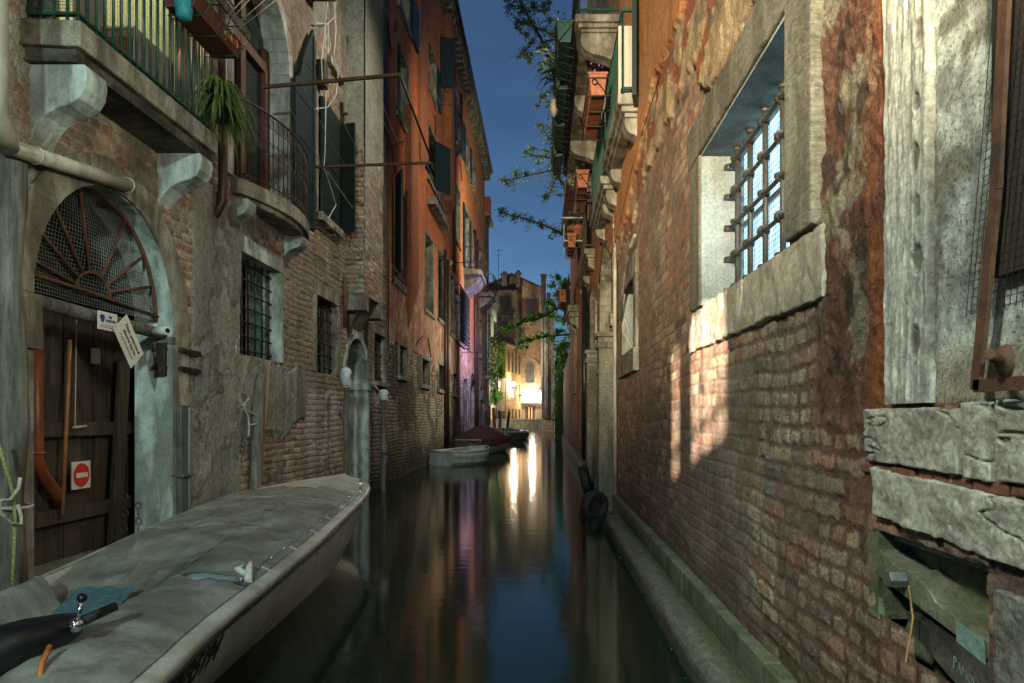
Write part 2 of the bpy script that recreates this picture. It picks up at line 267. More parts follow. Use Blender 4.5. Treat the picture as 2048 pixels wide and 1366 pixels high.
M = dict(
 stone=mat('pale_stone', (.36, .34, .28), (.18, .17, .135), scale=6, bump=.7, rough=.85, grime=0.6),
 white=mat('white_stone', (.50, .50, .46), (.28, .28, .24), scale=4, bump=.35, rough=.8, grime=0.5),
 reveal_stone=mat('cool_lit_reveal', (.30, .36, .37), (.20, .24, .245), scale=3, rough=.9, bump=.2, grime=.3),  # cool light on the window reveals is put into this bluish colour
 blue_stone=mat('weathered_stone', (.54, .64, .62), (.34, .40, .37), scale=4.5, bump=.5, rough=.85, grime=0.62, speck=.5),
 frame_stone=mat('chiselled_stone', (.25, .24, .19), (.12, .115, .09), scale=14, bump=.8, rough=.9, stretch=(1, 1, 2.5), grime=0.45),
 lining=mat('pale_blue_lining', (.22, .27, .265), (.14, .18, .18), rough=.8, bump=.1),
 rough_stone=mat('rough_stone', (.40, .38, .31), (.20, .19, .15), scale=9, bump=.9, rough=.9, dist=.03, stretch=(1, 1, 3)),
 groove_stone=mat('grooved_stone', (.44, .44, .38), (.24, .24, .20), scale=7, bump=.8, rough=.9, dist=.025, stretch=(4, 4, .5)),
 dark_stone=mat('mossy_stone', (.20, .20, .15), (.07, .09, .035), scale=5, bump=.6, rough=.8),
 kerb=mat('kerb_stone', (.20, .195, .165), (.085, .088, .062), scale=6, bump=.5, rough=.75),
 iron=mat('rusty_iron', (.055, .04, .03), (.02, .018, .016), scale=18, rough=.55, metal=.5, bump=.4),
 blue_iron=mat('old_painted_iron', (.05, .075, .075), (.06, .035, .02), scale=14, rough=.5, metal=.3, bump=.4),
 rust=mat('rust', (.13, .055, .025), (.05, .028, .018), scale=12, rough=.8, bump=.4),
 green_iron=mat('green_painted_iron', (.012, .065, .042), (.01, .035, .025), scale=10, rough=.4, bump=.15),
 green_wood=mat('dark_green_shutter_paint', (.006, .020, .016), (.004, .011, .009), scale=5, rough=.5, bump=.25, stretch=(6, 6, .6)),
 wood=mat('weathered_wood', (.17, .14, .105), (.06, .05, .04), scale=5, rough=.85, bump=.6, stretch=(5, 5, .5), grime=0.4),
 grey_wood=mat('grey_driftwood', (.22, .215, .19), (.08, .08, .07), scale=5, rough=.85, bump=.6, stretch=(5, 5, .45), grime=0.5),
 door_wood=mat('old_door_boards', (.085, .06, .042), (.028, .022, .016), scale=4, rough=.85, bump=.7, stretch=(7, 7, .5)),
 dark_wood=mat('dark_boards', (.055, .042, .03), (.02, .016, .012), scale=5, rough=.75, bump=.5, stretch=(6, 6, .5)),
 red_wood=mat('red_brown_wood', (.115, .038, .02), (.055, .02, .011), scale=5, rough=.6, bump=.25, stretch=(4, 4, .6)),
 warm_wood=mat('honey_wood', (.40, .21, .09), (.26, .12, .05), scale=5, rough=.5, bump=.1, stretch=(4, 4, .6)),
 terracotta=mat('terracotta', (.36, .135, .07), (.24, .085, .045), scale=9, rough=.8, bump=.2),
 glass=mat('dark_glass', (.012, .014, .015), (.006, .007, .008), scale=3, rough=.08, bump=0, spec=.6),
 glass_grey=mat('dusty_glass', (.05, .06, .055), (.012, .015, .014), scale=3, rough=.25, bump=0, spec=.5),
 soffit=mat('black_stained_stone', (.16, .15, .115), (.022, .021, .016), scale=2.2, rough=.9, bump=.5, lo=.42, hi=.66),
 old_brick=mat('old_red_brick', (.24, .10, .06), (.13, .06, .04), scale=14, rough=.9, bump=.6),
 void=mat('interior_dark', (.012, .011, .010), (.006, .006, .005), rough=.9, bump=0),  # near-black stands in for the darkness inside the houses
 grey_plaster=mat('grey_plaster', (.23, .215, .175), (.13, .12, .095), scale=2.4, rough=.9, bump=.5, grime=0.5),
 white_paint=mat('white_gelcoat', (.62, .63, .58), (.45, .46, .42), scale=3, rough=.32, bump=.05, spec=.5, grime=0.3, speck=.1),
 hull=mat('grey_gelcoat', (.72, .76, .73), (.58, .61, .58), scale=2, rough=.35, bump=.05, spec=.5, grime=0.25, speck=.1),
 tarp=mat('grey_tarpaulin', (.29, .30, .27), (.15, .155, .135), scale=2.2, rough=.5, bump=.5, dist=.04, lo=.3, hi=.6, grime=0.35, speck=.25),
 tarp_warm=mat('taupe_canvas', (.34, .355, .335), (.23, .24, .225), scale=4, rough=.7, bump=.4, dist=.03, grime=0.4, speck=.3),
 red_tarp=mat('maroon_canvas', (.19, .085, .07), (.12, .05, .042), scale=3, rough=.7, bump=.3),
 black=mat('black_plastic', (.012, .014, .016), (.007, .008, .009), rough=.35, bump=.05),
 rubber=mat('black_rubber', (.02, .02, .02), (.01, .01, .01), rough=.7, bump=.3),
 chrome=mat('chrome', (.7, .72, .72), (.5, .5, .5), rough=.15, metal=1, bump=0),
 blue_cloth=mat('blue_cloth', (.09, .17, .19), (.05, .10, .12), rough=.9, scale=9, bump=.3),
 white_pvc=mat('cream_plastic_pipe', (.50, .49, .42), (.36, .35, .29), scale=4, rough=.4, bump=.05, grime=0.4, speck=.2),
 orange_pvc=mat('orange_plastic_pipe', (.27, .07, .028), (.15, .04, .02), scale=4, rough=.4, bump=.05),
 brown_pipe=mat('brown_painted_pipe', (.075, .035, .026), (.035, .018, .014), scale=6, rough=.45, bump=.1),
 grey_pipe=mat('zinc_pipe', (.14, .15, .145), (.08, .085, .08), scale=6, rough=.5, metal=.4, bump=.1),
 cable=mat('white_cable', (.55, .53, .46), rough=.5, bump=0),
 paper=mat('paper', (.62, .61, .55), (.5, .49, .44), scale=6, rough=.8, bump=.05),
 ink=mat('black_ink', (.02, .02, .02), rough=.8, bump=0),
 ink_grey=mat('grey_ink', (.2, .2, .2), rough=.8, bump=0),
 ink_blue=mat('blue_ink', (.03, .045, .25), rough=.7, bump=0),
 red_sign=mat('red_enamel', (.55, .03, .02), (.45, .025, .02), rough=.4, bump=0),
 chalk=mat('pale_blue_chalk', (.22, .34, .31), (.14, .23, .21), scale=40, rough=.95, bump=0),
 leaf=leafmat('leaf_green', (.12, .20, .05), (.06, .11, .03)),
 leaf_dark=leafmat('dark_leaf_green', (.035, .075, .022), (.018, .04, .014)),
 leaf_bright=leafmat('bright_leaf_green', (.12, .30, .025), (.05, .16, .015)),
 conifer=leafmat('conifer_green', (.045, .075, .035), (.02, .035, .018)),
 bark=mat('bark', (.07, .05, .035), (.03, .022, .016), scale=9, rough=.9, bump=.6, stretch=(3, 3, .6)),
 purple=mat('purple_petals', (.28, .09, .5), (.18, .05, .34), rough=.6, bump=0),
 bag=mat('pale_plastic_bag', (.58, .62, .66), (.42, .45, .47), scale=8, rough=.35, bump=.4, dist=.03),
 rope=mat('pale_rope', (.50, .48, .40), (.32, .30, .24), scale=60, rough=.9, bump=.5),
 rope_yellow=mat('yellow_rope', (.34, .35, .12), (.2, .2, .07), scale=60, rough=.9, bump=.5),
 rope_blue=mat('blue_rope', (.04, .08, .3), rough=.9, bump=.3),
 rope_green=mat('green_rope', (.03, .22, .16), rough=.9, bump=.3),
 teal_mesh=mat('turquoise_mesh', (.02, .28, .32), (.015, .18, .22), scale=30, rough=.5, bump=.4),
 orange_basket=mat('orange_wicker', (.60, .20, .06), (.42, .12, .03), scale=40, rough=.6, bump=.3),
 curtain=mat('pale_curtain', (.5, .46, .38), (.36, .33, .27), scale=5, rough=.9, bump=.2, stretch=(6, 6, .3)),
 teal_cloth=mat('teal_curtain', (.09, .19, .18), (.045, .10, .095), scale=6, rough=.8, bump=.2, stretch=(6, 6, .3)),
 green_wall=mat('pale_green_wall', (.26, .33, .21), (.2, .26, .16), scale=2, rough=.9, bump=.1),
 pink_cloth=mat('pink_cloth', (.36, .22, .21), (.3, .17, .16), scale=4, rough=.9, bump=.1),
 ochre=mat('ochre_plaster', (.50, .33, .13), (.40, .25, .09), scale=.8, rough=.9, bump=.2, fine=8, grime=0.25),
 pale_wall=mat('cream_plaster', (.58, .50, .36), (.46, .38, .27), scale=.8, rough=.9, bump=.2, fine=8, grime=0.25),
 grey_wall=mat('grey_brown_render', (.20, .175, .13), (.115, .10, .075), scale=.5, rough=.9, bump=.3, fine=9, stretch=(1, 1, .5), grime=0.4),
 tile=mat('roof_tile', (.17, .075, .05), (.09, .045, .035), scale=2, rough=.9, bump=.6, stretch=(6, 1, 1)),
 brown_shutter=mat('brown_shutter_paint', (.11, .035, .022), (.07, .024, .016), rough=.6, bump=.1),
 brick_pier=mat('brown_brick_render', (.20, .125, .08), (.13, .085, .06), scale=3, rough=.9, bump=.4),
 orange_trim=mat('orange_plaster_relief', (.33, .115, .05), (.22, .075, .034), scale=1.3, rough=.9, bump=.4, fine=20, stretch=(1, 1, .5)),
 peg=mat('blue_plastic', (.02, .05, .5), rough=.4, bump=0),
 lamp_glass=emis('lit_lamp_globe', (1.0, .93, .8), 45),
 lit_pane=emis_var('lit_window_pane', (.28, .52, .68), (.56, .85, 1.0), 1.35),
 stained=emis('lit_blue_glass', (.02, .30, .85), 1.1),
 warm_pane=emis('lit_room_panel', (1.0, .72, .42), .5),
)
WALL = masonry_mat('old_masonry')
WALL_STONE = masonry_mat('old_stone', bump=.8, fine=44, dist=.016, pits=.82)
WALL_FAR = masonry_mat('far_masonry', bump=.6, fine=15, dist=.04)
# ------------------------------------------------------------------ masonry sheets with real relief
def hsh(i, j, s):
    i = i.astype(np.int64); j = j.astype(np.int64)
    n = (i * 374761393 + j * 668265263 + s * 974711) & 0x7fffffff
    n = ((n ^ (n >> 13)) * 1274126177) & 0x7fffffff
    n = ((n ^ (n >> 15)) * 1103515245 + 12345) & 0x7fffffff
    return (n & 0xffffff) / float(0xffffff)
def vn(x, y, s):
    xi = np.floor(x); yi = np.floor(y); fx = x - xi; fy = y - yi
    fx = fx * fx * (3 - 2 * fx); fy = fy * fy * (3 - 2 * fy)
    a = hsh(xi, yi, s); b = hsh(xi + 1, yi, s); c = hsh(xi, yi + 1, s); d = hsh(xi + 1, yi + 1, s)
    return (a * (1 - fx) + b * fx) * (1 - fy) + (c * (1 - fx) + d * fx) * fy
def fbm(x, y, s, o=4):
    t = 0; a = .5; k = 0
    for i in range(o): t = t + a * vn(x * 2 ** i + 17.3 * i, y * 2 ** i + 5.1 * i, s + i); k += a; a *= .5
    return t / k
def sst(a, b, x):
    t = np.clip((x - a) / (b - a), 0, 1); return t * t * (3 - 2 * t)
def mixc(a, b, t): return a * (1 - t[..., None]) + np.asarray(b) * t[..., None]
BR = 1.4 * (lambda q: q * .68 + .32 * q.mean(1, keepdims=True) * np.array((1.08, 1.0, .82)))(np.array([(.25, .085, .045), (.30, .13, .075), (.20, .085, .055), (.34, .25, .125), (.19, .13, .095), (.11, .085, .07), (.32, .21, .16), (.27, .17, .10), (.36, .14, .07), (.24, .20, .14)]))
def bricks(U, Z, hc, L, s, mort=.014, pal=BR, wob=.5, w=None, rag=.03):
    zz = Z + wob * hc * (fbm(U * .7, Z * .7, s, 3) - .5) * 2 + .25 * hc * (fbm(U * 4, Z * 4, s + 9, 2) - .5)
    row = np.floor(zz / hc)
    Lr = L * np.where(hsh(row, row * 0, s + 3) < .38, .52, 1.0) * (0.92 + .16 * hsh(row, row * 0, s + 4))
    uu = U + hsh(row, row * 0, s + 5) * L + .012 * (fbm(U * 6, Z * 6, s + 7, 2) - .5)
    ci = np.floor(uu / Lr)
    fu = uu / Lr - ci; fz = zz / hc - row
    rnd = .5 * (fbm(U * 18, Z * 18, s + 11, 4) - .5) * rag
    e = np.minimum(np.minimum(fu, 1 - fu) * Lr, np.minimum(fz, 1 - fz) * hc) + rnd
    m = sst(mort * .5, mort * .5 + .007, e)
    h1 = hsh(ci, row, s + 21); h2 = hsh(ci, row, s + 22); h3 = hsh(ci, row, s + 23)
    k = len(pal); idx = np.minimum((h1 * k).astype(int), k - 1)
    if w is not None:
        cw = np.cumsum(np.array(w) / sum(w)); idx = np.searchsorted(cw, h1).clip(0, k - 1)
    col = pal[idx] * (.72 + .56 * h2)[..., None]
    ht = m * (.004 + .006 * h3 + .010 * fbm(U * 16, Z * 16, s + 31, 4)) - .012 * (h2 < .09) * m + .005 * (fbm(U * 30, Z * 30, s + 33, 3) - .5)
    return ht, col, m
def sheet(name, m, parent, place, U, Z, holes, style):
    U = np.unique(np.round(np.asarray(U), 4)); Z = np.unique(np.round(np.asarray(Z), 4))
    UU, ZZ = np.meshgrid(U, Z, indexing='ij')
    d, col = style(UU, ZZ)
    n, k = UU.shape
    co = place(UU, ZZ, d).reshape(-1, 3).astype(np.float32)
    i = np.arange(n - 1)[:, None] * k + np.arange(k - 1)[None, :]
    cu = (U[:-1] + U[1:])[:, None] / 2 + 0 * Z[None, :-1]; cz = (Z[:-1] + Z[1:])[None, :] / 2 + 0 * U[:-1, None]
    keep = np.ones(i.shape, bool)
    for h in holes: keep &= ~h(cu, cz)
    i = i[keep]
    q = np.stack([i, i + k, i + k + 1, i + 1], 1).astype(np.int32)
    me = bpy.data.meshes.new(name)
    me.vertices.add(len(co)); me.vertices.foreach_set('co', co.ravel())
    me.loops.add(q.size); me.loops.foreach_set('vertex_index', q.ravel())
    me.polygons.add(len(q)); me.polygons.foreach_set('loop_start', np.arange(0, q.size, 4, dtype=np.int32))
    me.polygons.foreach_set('loop_total', np.full(len(q), 4, np.int32)); me.polygons.foreach_set('use_smooth', np.ones(len(q), bool))
    at = me.color_attributes.new('Col', 'FLOAT_COLOR', 'POINT')
    c4 = np.ones((len(co), 4), np.float32); c4[:, :3] = np.clip(col.reshape(-1, 3), .004, .8); at.data.foreach_set('color', c4.ravel())
    me.update(calc_edges=True); me.materials.append(m)
    o = bpy.data.objects.new(name, me); COL.objects.link(o)
    if parent is not None: attach(o, parent)
    return o
def rect(y0, y1, z0, z1): return lambda u, z: (u > y0) & (u < y1) & (z > z0) & (z < z1)
def arch(yc, hw, z0, zs, rise): return lambda u, z: (np.abs(u - yc) < hw) & (z > z0) & ((z < zs) | (((u - yc) / hw) ** 2 + ((z - zs) / rise) ** 2 < 1))
# ------------------------------------------------------------------ setting: water, quay ground
def water():
    m = bpy.data.materials.new('canal_water'); m.use_nodes = True; t = m.node_tree; b = t.nodes['Principled BSDF']
    b.inputs['Base Color'].default_value = (.007, .016, .010, 1); b.inputs['Roughness'].default_value = .095; b.inputs['IOR'].default_value = 1.33
    tc = t.nodes.new('ShaderNodeTexCoord'); mp = t.nodes.new('ShaderNodeMapping'); mp.inputs['Scale'].default_value = (.55, 2.2, 1)
    n = t.nodes.new('ShaderNodeTexNoise'); n.inputs['Scale'].default_value = 2.2; n.inputs['Detail'].default_value = 4
    bp = t.nodes.new('ShaderNodeBump'); bp.inputs['Strength'].default_value = .07; bp.inputs['Distance'].default_value = .03
    t.links.new(tc.outputs['Object'], mp.inputs[0]); t.links.new(mp.outputs[0], n.inputs['Vector']); t.links.new(n.outputs[0], bp.inputs['Height']); t.links.new(bp.outputs[0], b.inputs['Normal'])
    w = MB(); w.add([(-400, -60, 0), (400, -60, 0), (400, 900, 0), (-400, 900, 0)], [(0, 1, 2, 3)])
    tag(w.build('canal_water', m), kind='structure')
water()
# ------------------------------------------------------------------ shared builders
def outx(Xw, s, d): return Xw + s * d
def window(parent, Xw, s, y0, y1, z0, z1, fw=.1, lint=.13, sill=.12, depth=.25, proud=.03, sillp=.07, stone='stone', pane='glass', mull=True, grille=None, gd=-.07, gmat='iron', bev=.008, frame='brown_pipe', name='window'):
    f = MB(); a, b = outx(Xw, s, -depth), outx(Xw, s, proud)
    f.box(a, b, y0 - fw, y0, z0, z1); f.box(a, b, y1, y1 + fw, z0, z1)
    f.box(a, outx(Xw, s, proud + .004), y0 - fw - .01, y1 + fw + .01, z1, z1 + lint)
    o = f.build(name, M[stone], parent, bevel=bev)
    if sill:
        k = MB(); k.box(a, outx(Xw, s, proud + sillp), y0 - fw - .04, y1 + fw + .04, z0 - sill, z0); k.build('sill', M[stone], o, bevel=bev)
    if pane:
        k = MB(); k.box(outx(Xw, s, -depth + .02), outx(Xw, s, -depth - .02), y0 - .03, y1 + .03, z0 - .03, z1 + .03); k.build('pane', M[pane], o)
    if mull:
        k = MB(); xa, xb = outx(Xw, s, -depth + .02), outx(Xw, s, -depth + .07); w = .05
        k.box(xa, xb, y0, y0 + w, z0, z1); k.box(xa, xb, y1 - w, y1, z0, z1); k.box(xa, xb, y0 + w, y1 - w, z0, z0 + w); k.box(xa, xb, y0 + w, y1 - w, z1 - w, z1)
        ym = (y0 + y1) / 2; k.box(xa, outx(Xw, s, -depth + .075), ym - .04, ym + .04, z0 + w, z1 - w)
        for t in (.36, .68): k.box(xa, outx(Xw, s, -depth + .06), y0 + w, y1 - w, z0 + (z1 - z0) * t - .015, z0 + (z1 - z0) * t + .015)
        k.build('sash', M[frame], o)
    if grille:
        ny, nz, r = grille; g = MB(); x = outx(Xw, s, gd)
        ys = [y0 + (y1 - y0) * (i + .5) / ny for i in range(ny)]; zs = [z0 + (z1 - z0) * (i + .5) / nz for i in range(nz)]
        for y in ys: g.tube([(x, y, z0 - .02), (x, y, z1 + .02)], r, 6)
        for z in zs:
            p = [(x, y0 - .03, z)]
            for y in ys: p += [(x + s * r * .1, y - 2.2 * r, z), (x + s * r * 1.5, y, z), (x + s * r * .1, y + 2.2 * r, z)]
            p.append((x, y1 + .03, z)); g.tube(p, r * .9, 6)
            for y in ys: g.sphere((x + s * r * .6, y, z), r * 1.75, 6)
        g.build('grille', M[gmat], o)
    return o
def s_corbel(mb, Xw, s, y0, y1, ztop, proj, hgt):
    """console with a rounded nose sweeping back in an S to the wall"""
    P = [(-.05, ztop), (proj, ztop), (proj + .015, ztop - .12 * hgt), (proj, ztop - .3 * hgt), (proj * .9, ztop - .42 * hgt), (proj * .72, ztop - .5 * hgt), (proj * .5, ztop - .55 * hgt), (proj * .3, ztop - .64 * hgt), (proj * .16, ztop - .76 * hgt), (proj * .06, ztop - .9 * hgt), (0.01, ztop - hgt), (-.05, ztop - hgt)]
    mb.prism([(outx(Xw, s, d), z) for d, z in P], y0, y1, 'y'); mb.cut()
def leaf_cloud(mb, c, r, n, size, sq=(1, 1, 1), rng=random, flat=.3):
    for _ in range(n):
        while True:
            p = Vector((rng.uniform(-1, 1), rng.uniform(-1, 1), rng.uniform(-1, 1)))
            if p.length < 1: break
        p = Vector((p.x * sq[0], p.y * sq[1], p.z * sq[2])) * r + Vector(c)
        leaf(mb, p, size * rng.uniform(.6, 1.3), rng)
def leaf(mb, p, s, rng=random):
    a = Vector((rng.gauss(0, 1), rng.gauss(0, 1), rng.gauss(0, .7))).normalized(); b = a.orthogonal().normalized()
    b = (b * math.cos(t := rng.uniform(0, 6.28)) + a.cross(b) * math.sin(t))
    mb.add([p, p + a * s * .5 + b * s * .32, p + a * s, p + a * s * .5 - b * s * .32], [(0, 1, 2, 3)])
def wire_screen(mb, pt, nu, nv, r, diag=False, inside=None):
    """wires across a unit square mapped by pt(a,b)"""
    lines = []
    if not diag:
        lines += [[(i / nu, 0), (i / nu, 1)] for i in range(nu + 1)] + [[(0, j / nv), (1, j / nv)] for j in range(nv + 1)]
    for A, B in lines:
        K = 12; run = []
        for t in range(K + 1):
            q = (A[0] + (B[0] - A[0]) * t / K, A[1] + (B[1] - A[1]) * t / K)
            if inside is None or inside(*q): run.append(pt(*q))
            else:
                if len(run) > 1: mb.tube(run, r, 3, caps=False)
                run = []
        if len(run) > 1: mb.tube(run, r, 3, caps=False)
def text_mesh(name, s, size, m, parent, origin, ux, uz, extr=.001, align='CENTER', bold=0):
    cu = bpy.data.curves.new(name, 'FONT'); cu.body = s; cu.size = size; cu.align_x = align; cu.align_y = 'CENTER'; cu.extrude = extr; cu.offset = bold
    t = bpy.data.objects.new('t', cu); COL.objects.link(t); bpy.context.view_layer.update()
    me = bpy.data.meshes.new_from_object(t.evaluated_get(bpy.context.evaluated_depsgraph_get()))
    bpy.data.objects.remove(t); bpy.data.curves.remove(cu)
    ux = Vector(ux).normalized(); uz = Vector(uz).normalized(); n = ux.cross(uz)
    for v in me.vertices: v.co = Vector(origin) + ux * v.co.x + uz * v.co.y + n * v.co.z
    me.name = name; me.materials.clear(); me.materials.append(m)
    o = bpy.data.objects.new(name, me); COL.objects.link(o)
    if parent is not None: attach(o, parent)
    return o
def bxw(x, a, b, s): return sst(a - s, a + s, x) * (1 - sst(b - s, b + s, x))

# ================================================================== LEFT: weathered brick house with water door
A = thing('brick_house', 'weathered brick and plaster house with arched water door, on the near left', 'house', (XL, 9, 0))
DYC, DHW, DZS, DR = 5.68, .92, 2.37, 1.02
FD = (pY(460, XL), pY(572, XL), 4.27, 6.3); FDC = (FD[0] + FD[1]) / 2; FDH = (FD[1] - FD[0]) / 2
W1 = win(475, 557, 500, 708); W2 = win(631, 673, 589, 743); W3 = win(747, 768, 665, 762)
UW = (pY(634, XL), pY(668, XL), 4.75, 6.64)
NC, NH, NZ, NR = (pY(690, XL) + pY(733, XL)) / 2, (pY(733, XL) - pY(690, XL)) / 2, 2.3, .72
RO = (4.98, 6.72, 4.2, 7.4)
def styleA(U, Z):
    ht, col, m = bricks(U, Z, .088, .27, 11, mort=.016, w=[3, 3, 4, 2, 5, 3, 4, 3, 1, 4])
    mortar = np.array((.33, .30, .25)) * (.7 + .6 * fbm(U * 9, Z * 9, 5, 3))[..., None]
    col = mixc(mortar, col, m)
    n1 = fbm(U * 1.3, Z * 1.1, 41, 6); n2 = fbm(U * 3, Z * 3, 57, 5); n3 = fbm(U * .8, Z * 2.2, 77, 5); nf = fbm(U * 24, Z * 24, 3, 4)
    # washed grey-pink film on old bricks
    film = sst(.36, .56, n1 + .25 * bxw(U, 9.3, 12.2, .4) * bxw(Z, 1.9, 4, .4)); col = mixc(col, np.array((.20, .175, .135)) * (.6 + .8 * n2)[..., None], film * .7)
    # lime bloom patch
    wl = bxw(U, 10.25, 12.0, .15) * bxw(Z, .75, 1.95, .12) * sst(.2, .5, n2); col = mixc(col, (.46, .40, .38), wl * .62)
    # plaster
    w = -.25 + .62 * bxw(U, 6.95, 8.05, .1) * (1 - sst(3.6, 4.2, Z)) * sst(.35, .9, Z) + .34 * bxw(U, 8.0, 10.3, .2) * bxw(Z, 1.3, 2.2, .3) + .5 * bxw(U, 4, 4.8, .1) * bxw(Z, 1.6, 3.3, .2)
    w = w + .20 * bxw(U, 6.6, 7.0, .1) * bxw(Z, .5, 2.4, .3) + .30 * bxw(U, 9.6, 12.5, .3) * sst(4.2, 5.0, Z) + .6 * bxw(U, 12.3, 15.9, .1) * sst(4.8, 5.6, Z) + .12 * bxw(U, 7, 9.6, .4) * bxw(Z, 3.5, 4.3, .3)
    s = sst(.475, .525, n1 * .6 + n2 * .4 + w)
    pc = mixc(np.array((.225, .225, .19)) * (.6 + .7 * n3)[..., None], (.15, .085, .045), sst(.5, .7, n3) * sst(4.1, 4.8, Z) * (1 - sst(12.2, 12.5, U)))
    pc = mixc(pc, (.13, .12, .10), sst(.5, .68, fbm(U * 2.6, Z * 1.2, 95, 5)) * .6); pc = mixc(pc, (.30, .32, .29), sst(.55, .75, fbm(U * 5, Z * .8, 91, 4)) * .5)
    q1 = fbm(U * 2.4, Z * 1.9, 141, 6); k1 = sst(.52, .535, q1); k2 = sst(.60, .612, q1); pc = pc * (1 - .28 * k1)[..., None]; pc = mixc(pc, np.array((.30, .28, .23)) * (.7 + .5 * n2)[..., None], k2 * .75); lay = .007 * k1 + .006 * k2
    cr = np.abs(fbm(U * 2.2, Z * 2.2, 131, 4) - .5); crack = 1 - sst(.0, .012, cr)
    ht = ht * (1 - s) + s * (.026 + .012 * n2 + .006 * nf) - .012 * crack * s - lay * s
    col = mixc(col, pc, s)
    # rust-orange earth showing where plaster has fallen
    ed = bxw(n1 * .6 + n2 * .4 + w, .45, .49, .02); col = mixc(col, (.20, .10, .055), ed * .5)
    # tide zone
    td = 1 - sst(.15, .75, Z + .5 * (n2 - .5)); col = mixc(col, np.array((.05, .045, .03)), td * .78)
    al = (1 - sst(.02, .35, Z + .3 * (n1 - .5))); col = mixc(col, (.03, .045, .015), al * .8)
    st = sst(.48, .72, fbm(U * 3.5, Z * .35, 201, 4)); col = mixc(col, np.array((.07, .058, .042)), st * .35); up = sst(3.8, 5, Z) * sst(8.5, 9.8, U); col = mixc(col, np.array((.13, .095, .06)) * (.5 + .9 * n2)[..., None], up * sst(.35, .6, fbm(U * 1.9, Z * .9, 211, 5)) * .7)
    ht = ht + .03 * (fbm(U * .6, Z * .6, 301, 3) - .5) + .005 * nf
    return ht, col
edgesU = [W1[0], W1[1], W2[0], W2[1], W3[0], W3[1], UW[0], UW[1], RO[0], RO[1], FD[0], FD[1], DYC - DHW, DYC + DHW, NC - NH, NC + NH]
edgesZ = [W1[2], W1[3], W2[2], W2[3], W3[2], W3[3], UW[2], UW[3], RO[2], RO[3], FD[2], .0, .42]
sheet('wall', WALL, A, lambda U, Z, d: np.stack([XL + d, U, Z], -1),
      np.concatenate([np.arange(3.4, 4.2, .03), np.arange(4.2, 9.5, .011), np.arange(9.5, 15.8, .018), edgesU, [15.8]]), np.concatenate([np.arange(-.3, 5, .012), np.arange(5, 13, .03), edgesZ]),
      [arch(DYC, DHW + .02, .30, DZS, DR + .02), rect(*W1), rect(*W2), rect(*W3), rect(*UW), rect(*RO), arch(FDC, FDH, FD[2], FD[3], FDH), arch(NC, NH, -1, NZ, NR)], styleA)
# body behind the sheet, so that light does not leak through
b = MB(); b.box(XL - 7, XL - 1.9, 3.4, 15.7, -.3, 13); b.box(XL - 1.9, XL - .55, 6.95, 15.7, 3.9, 13); b.box(XL - 1.9, XL - .55, 6.95, 15.7, -.3, 3.9)
b.box(XL - 1.9, XL - .12, 3.4, 4.55, -.3, 13); b.box(XL - 1.9, XL - .3, 4.55, 6.95, 3.6, 4.15); b.box(XL - 1.9, XL - .3, 4.55, 6.95, 7.5, 13); b.box(XL - 1.9, XL - .3, 4.55, 4.9, 4.15, 7.5); b.box(XL - 1.9, XL - .3, 6.8, 6.95, -.3, 7.5)
b.build('inner_walls', M['void'], A)
# --- water door: stone ring, jambs, beam, fan grille, boards
ring = MB(); N = 22
def ringpts(R0, R1, xa, xb, n=N, a0=0, a1=math.pi, yc=DYC, hw=DHW, zs=DZS, rise=DR):
    k = []
    for i in range(n):
        t0, t1 = a0 + (a1 - a0) * i / n, a0 + (a1 - a0) * (i + 1) / n
        q = [(yc - (hw + R) * math.cos(t), zs + (rise + R) * math.sin(t)) for R, t in ((R0, t0), (R1, t0), (R1, t1), (R0, t1))]
        ring.prism(q, xa, xb, 'x')
ringpts(.0, .24, XL - .34, XL + .05)
ring.box(XL - .34, XL + .05, DYC + DHW, DYC + DHW + .24, .30, DZS - .004); ring.box(XL - .34, XL + .05, DYC - DHW - .38, DYC - DHW, .30, DZS - .004)
ring.box(XL - .3, XL + .075, DYC - DHW - .40, DYC - DHW + .05, 1.98, 2.36)
door = ring.build('door_surround', M['stone'], A)
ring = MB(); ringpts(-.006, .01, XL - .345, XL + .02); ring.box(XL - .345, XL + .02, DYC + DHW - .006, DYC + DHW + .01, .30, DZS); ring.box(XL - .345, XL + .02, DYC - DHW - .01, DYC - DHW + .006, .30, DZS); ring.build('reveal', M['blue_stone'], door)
bm_ = MB(); bm_.tube([(XL - .10, DYC - DHW - .02, 2.36), (XL - .1, DYC, 2.33), (XL - .08, DYC + DHW + .12, 2.3)], .055, 10); bm_.build('beam', M['grey_wood'], door)
fan = MB(); hub = (XL - .13, DYC - .02, 2.52); rim = []
for i in range(25):
    t = math.pi * i / 24; rim.append((XL - .13, DYC - (DHW - .03) * math.cos(t), DZS + .05 + (DR - .06) * math.sin(t)))
fan.tube(rim, .022, 6); arcp = [(XL - .13, hub[1] - .22 * math.cos(math.pi * i / 10), hub[2] + .18 * math.sin(math.pi * i / 10)) for i in range(11)]
fan.tube(arcp, .014, 6)
for t in (16, 34, 54, 78, 118, 142, 160):
    t = math.radians(t); a = (XL - .13, hub[1] - .22 * math.cos(t), hub[2] + .18 * math.sin(t)); bb = (XL - .13, DYC - (DHW - .03) * math.cos(t), DZS + .05 + (DR - .06) * math.sin(t))
    fan.tube([a, bb], .014, 6)
fan.tube([(XL - .14, DYC - DHW, 2.56), (XL - .13, DYC, 2.53), (XL - .12, DYC + DHW, 2.47)], .016, 6)
fan.build('fan_grille', M['rust'], door)
def inA(a, b):
    y = DYC - DHW + 2 * DHW * a; z = DZS + .06 + DR * b
    return ((y - DYC) / (DHW - .04)) ** 2 + ((z - DZS) / (DR - .02)) ** 2 < 1 and not (a > .52 and b > .98 - (a - .52) * 1.0 and b > .35)
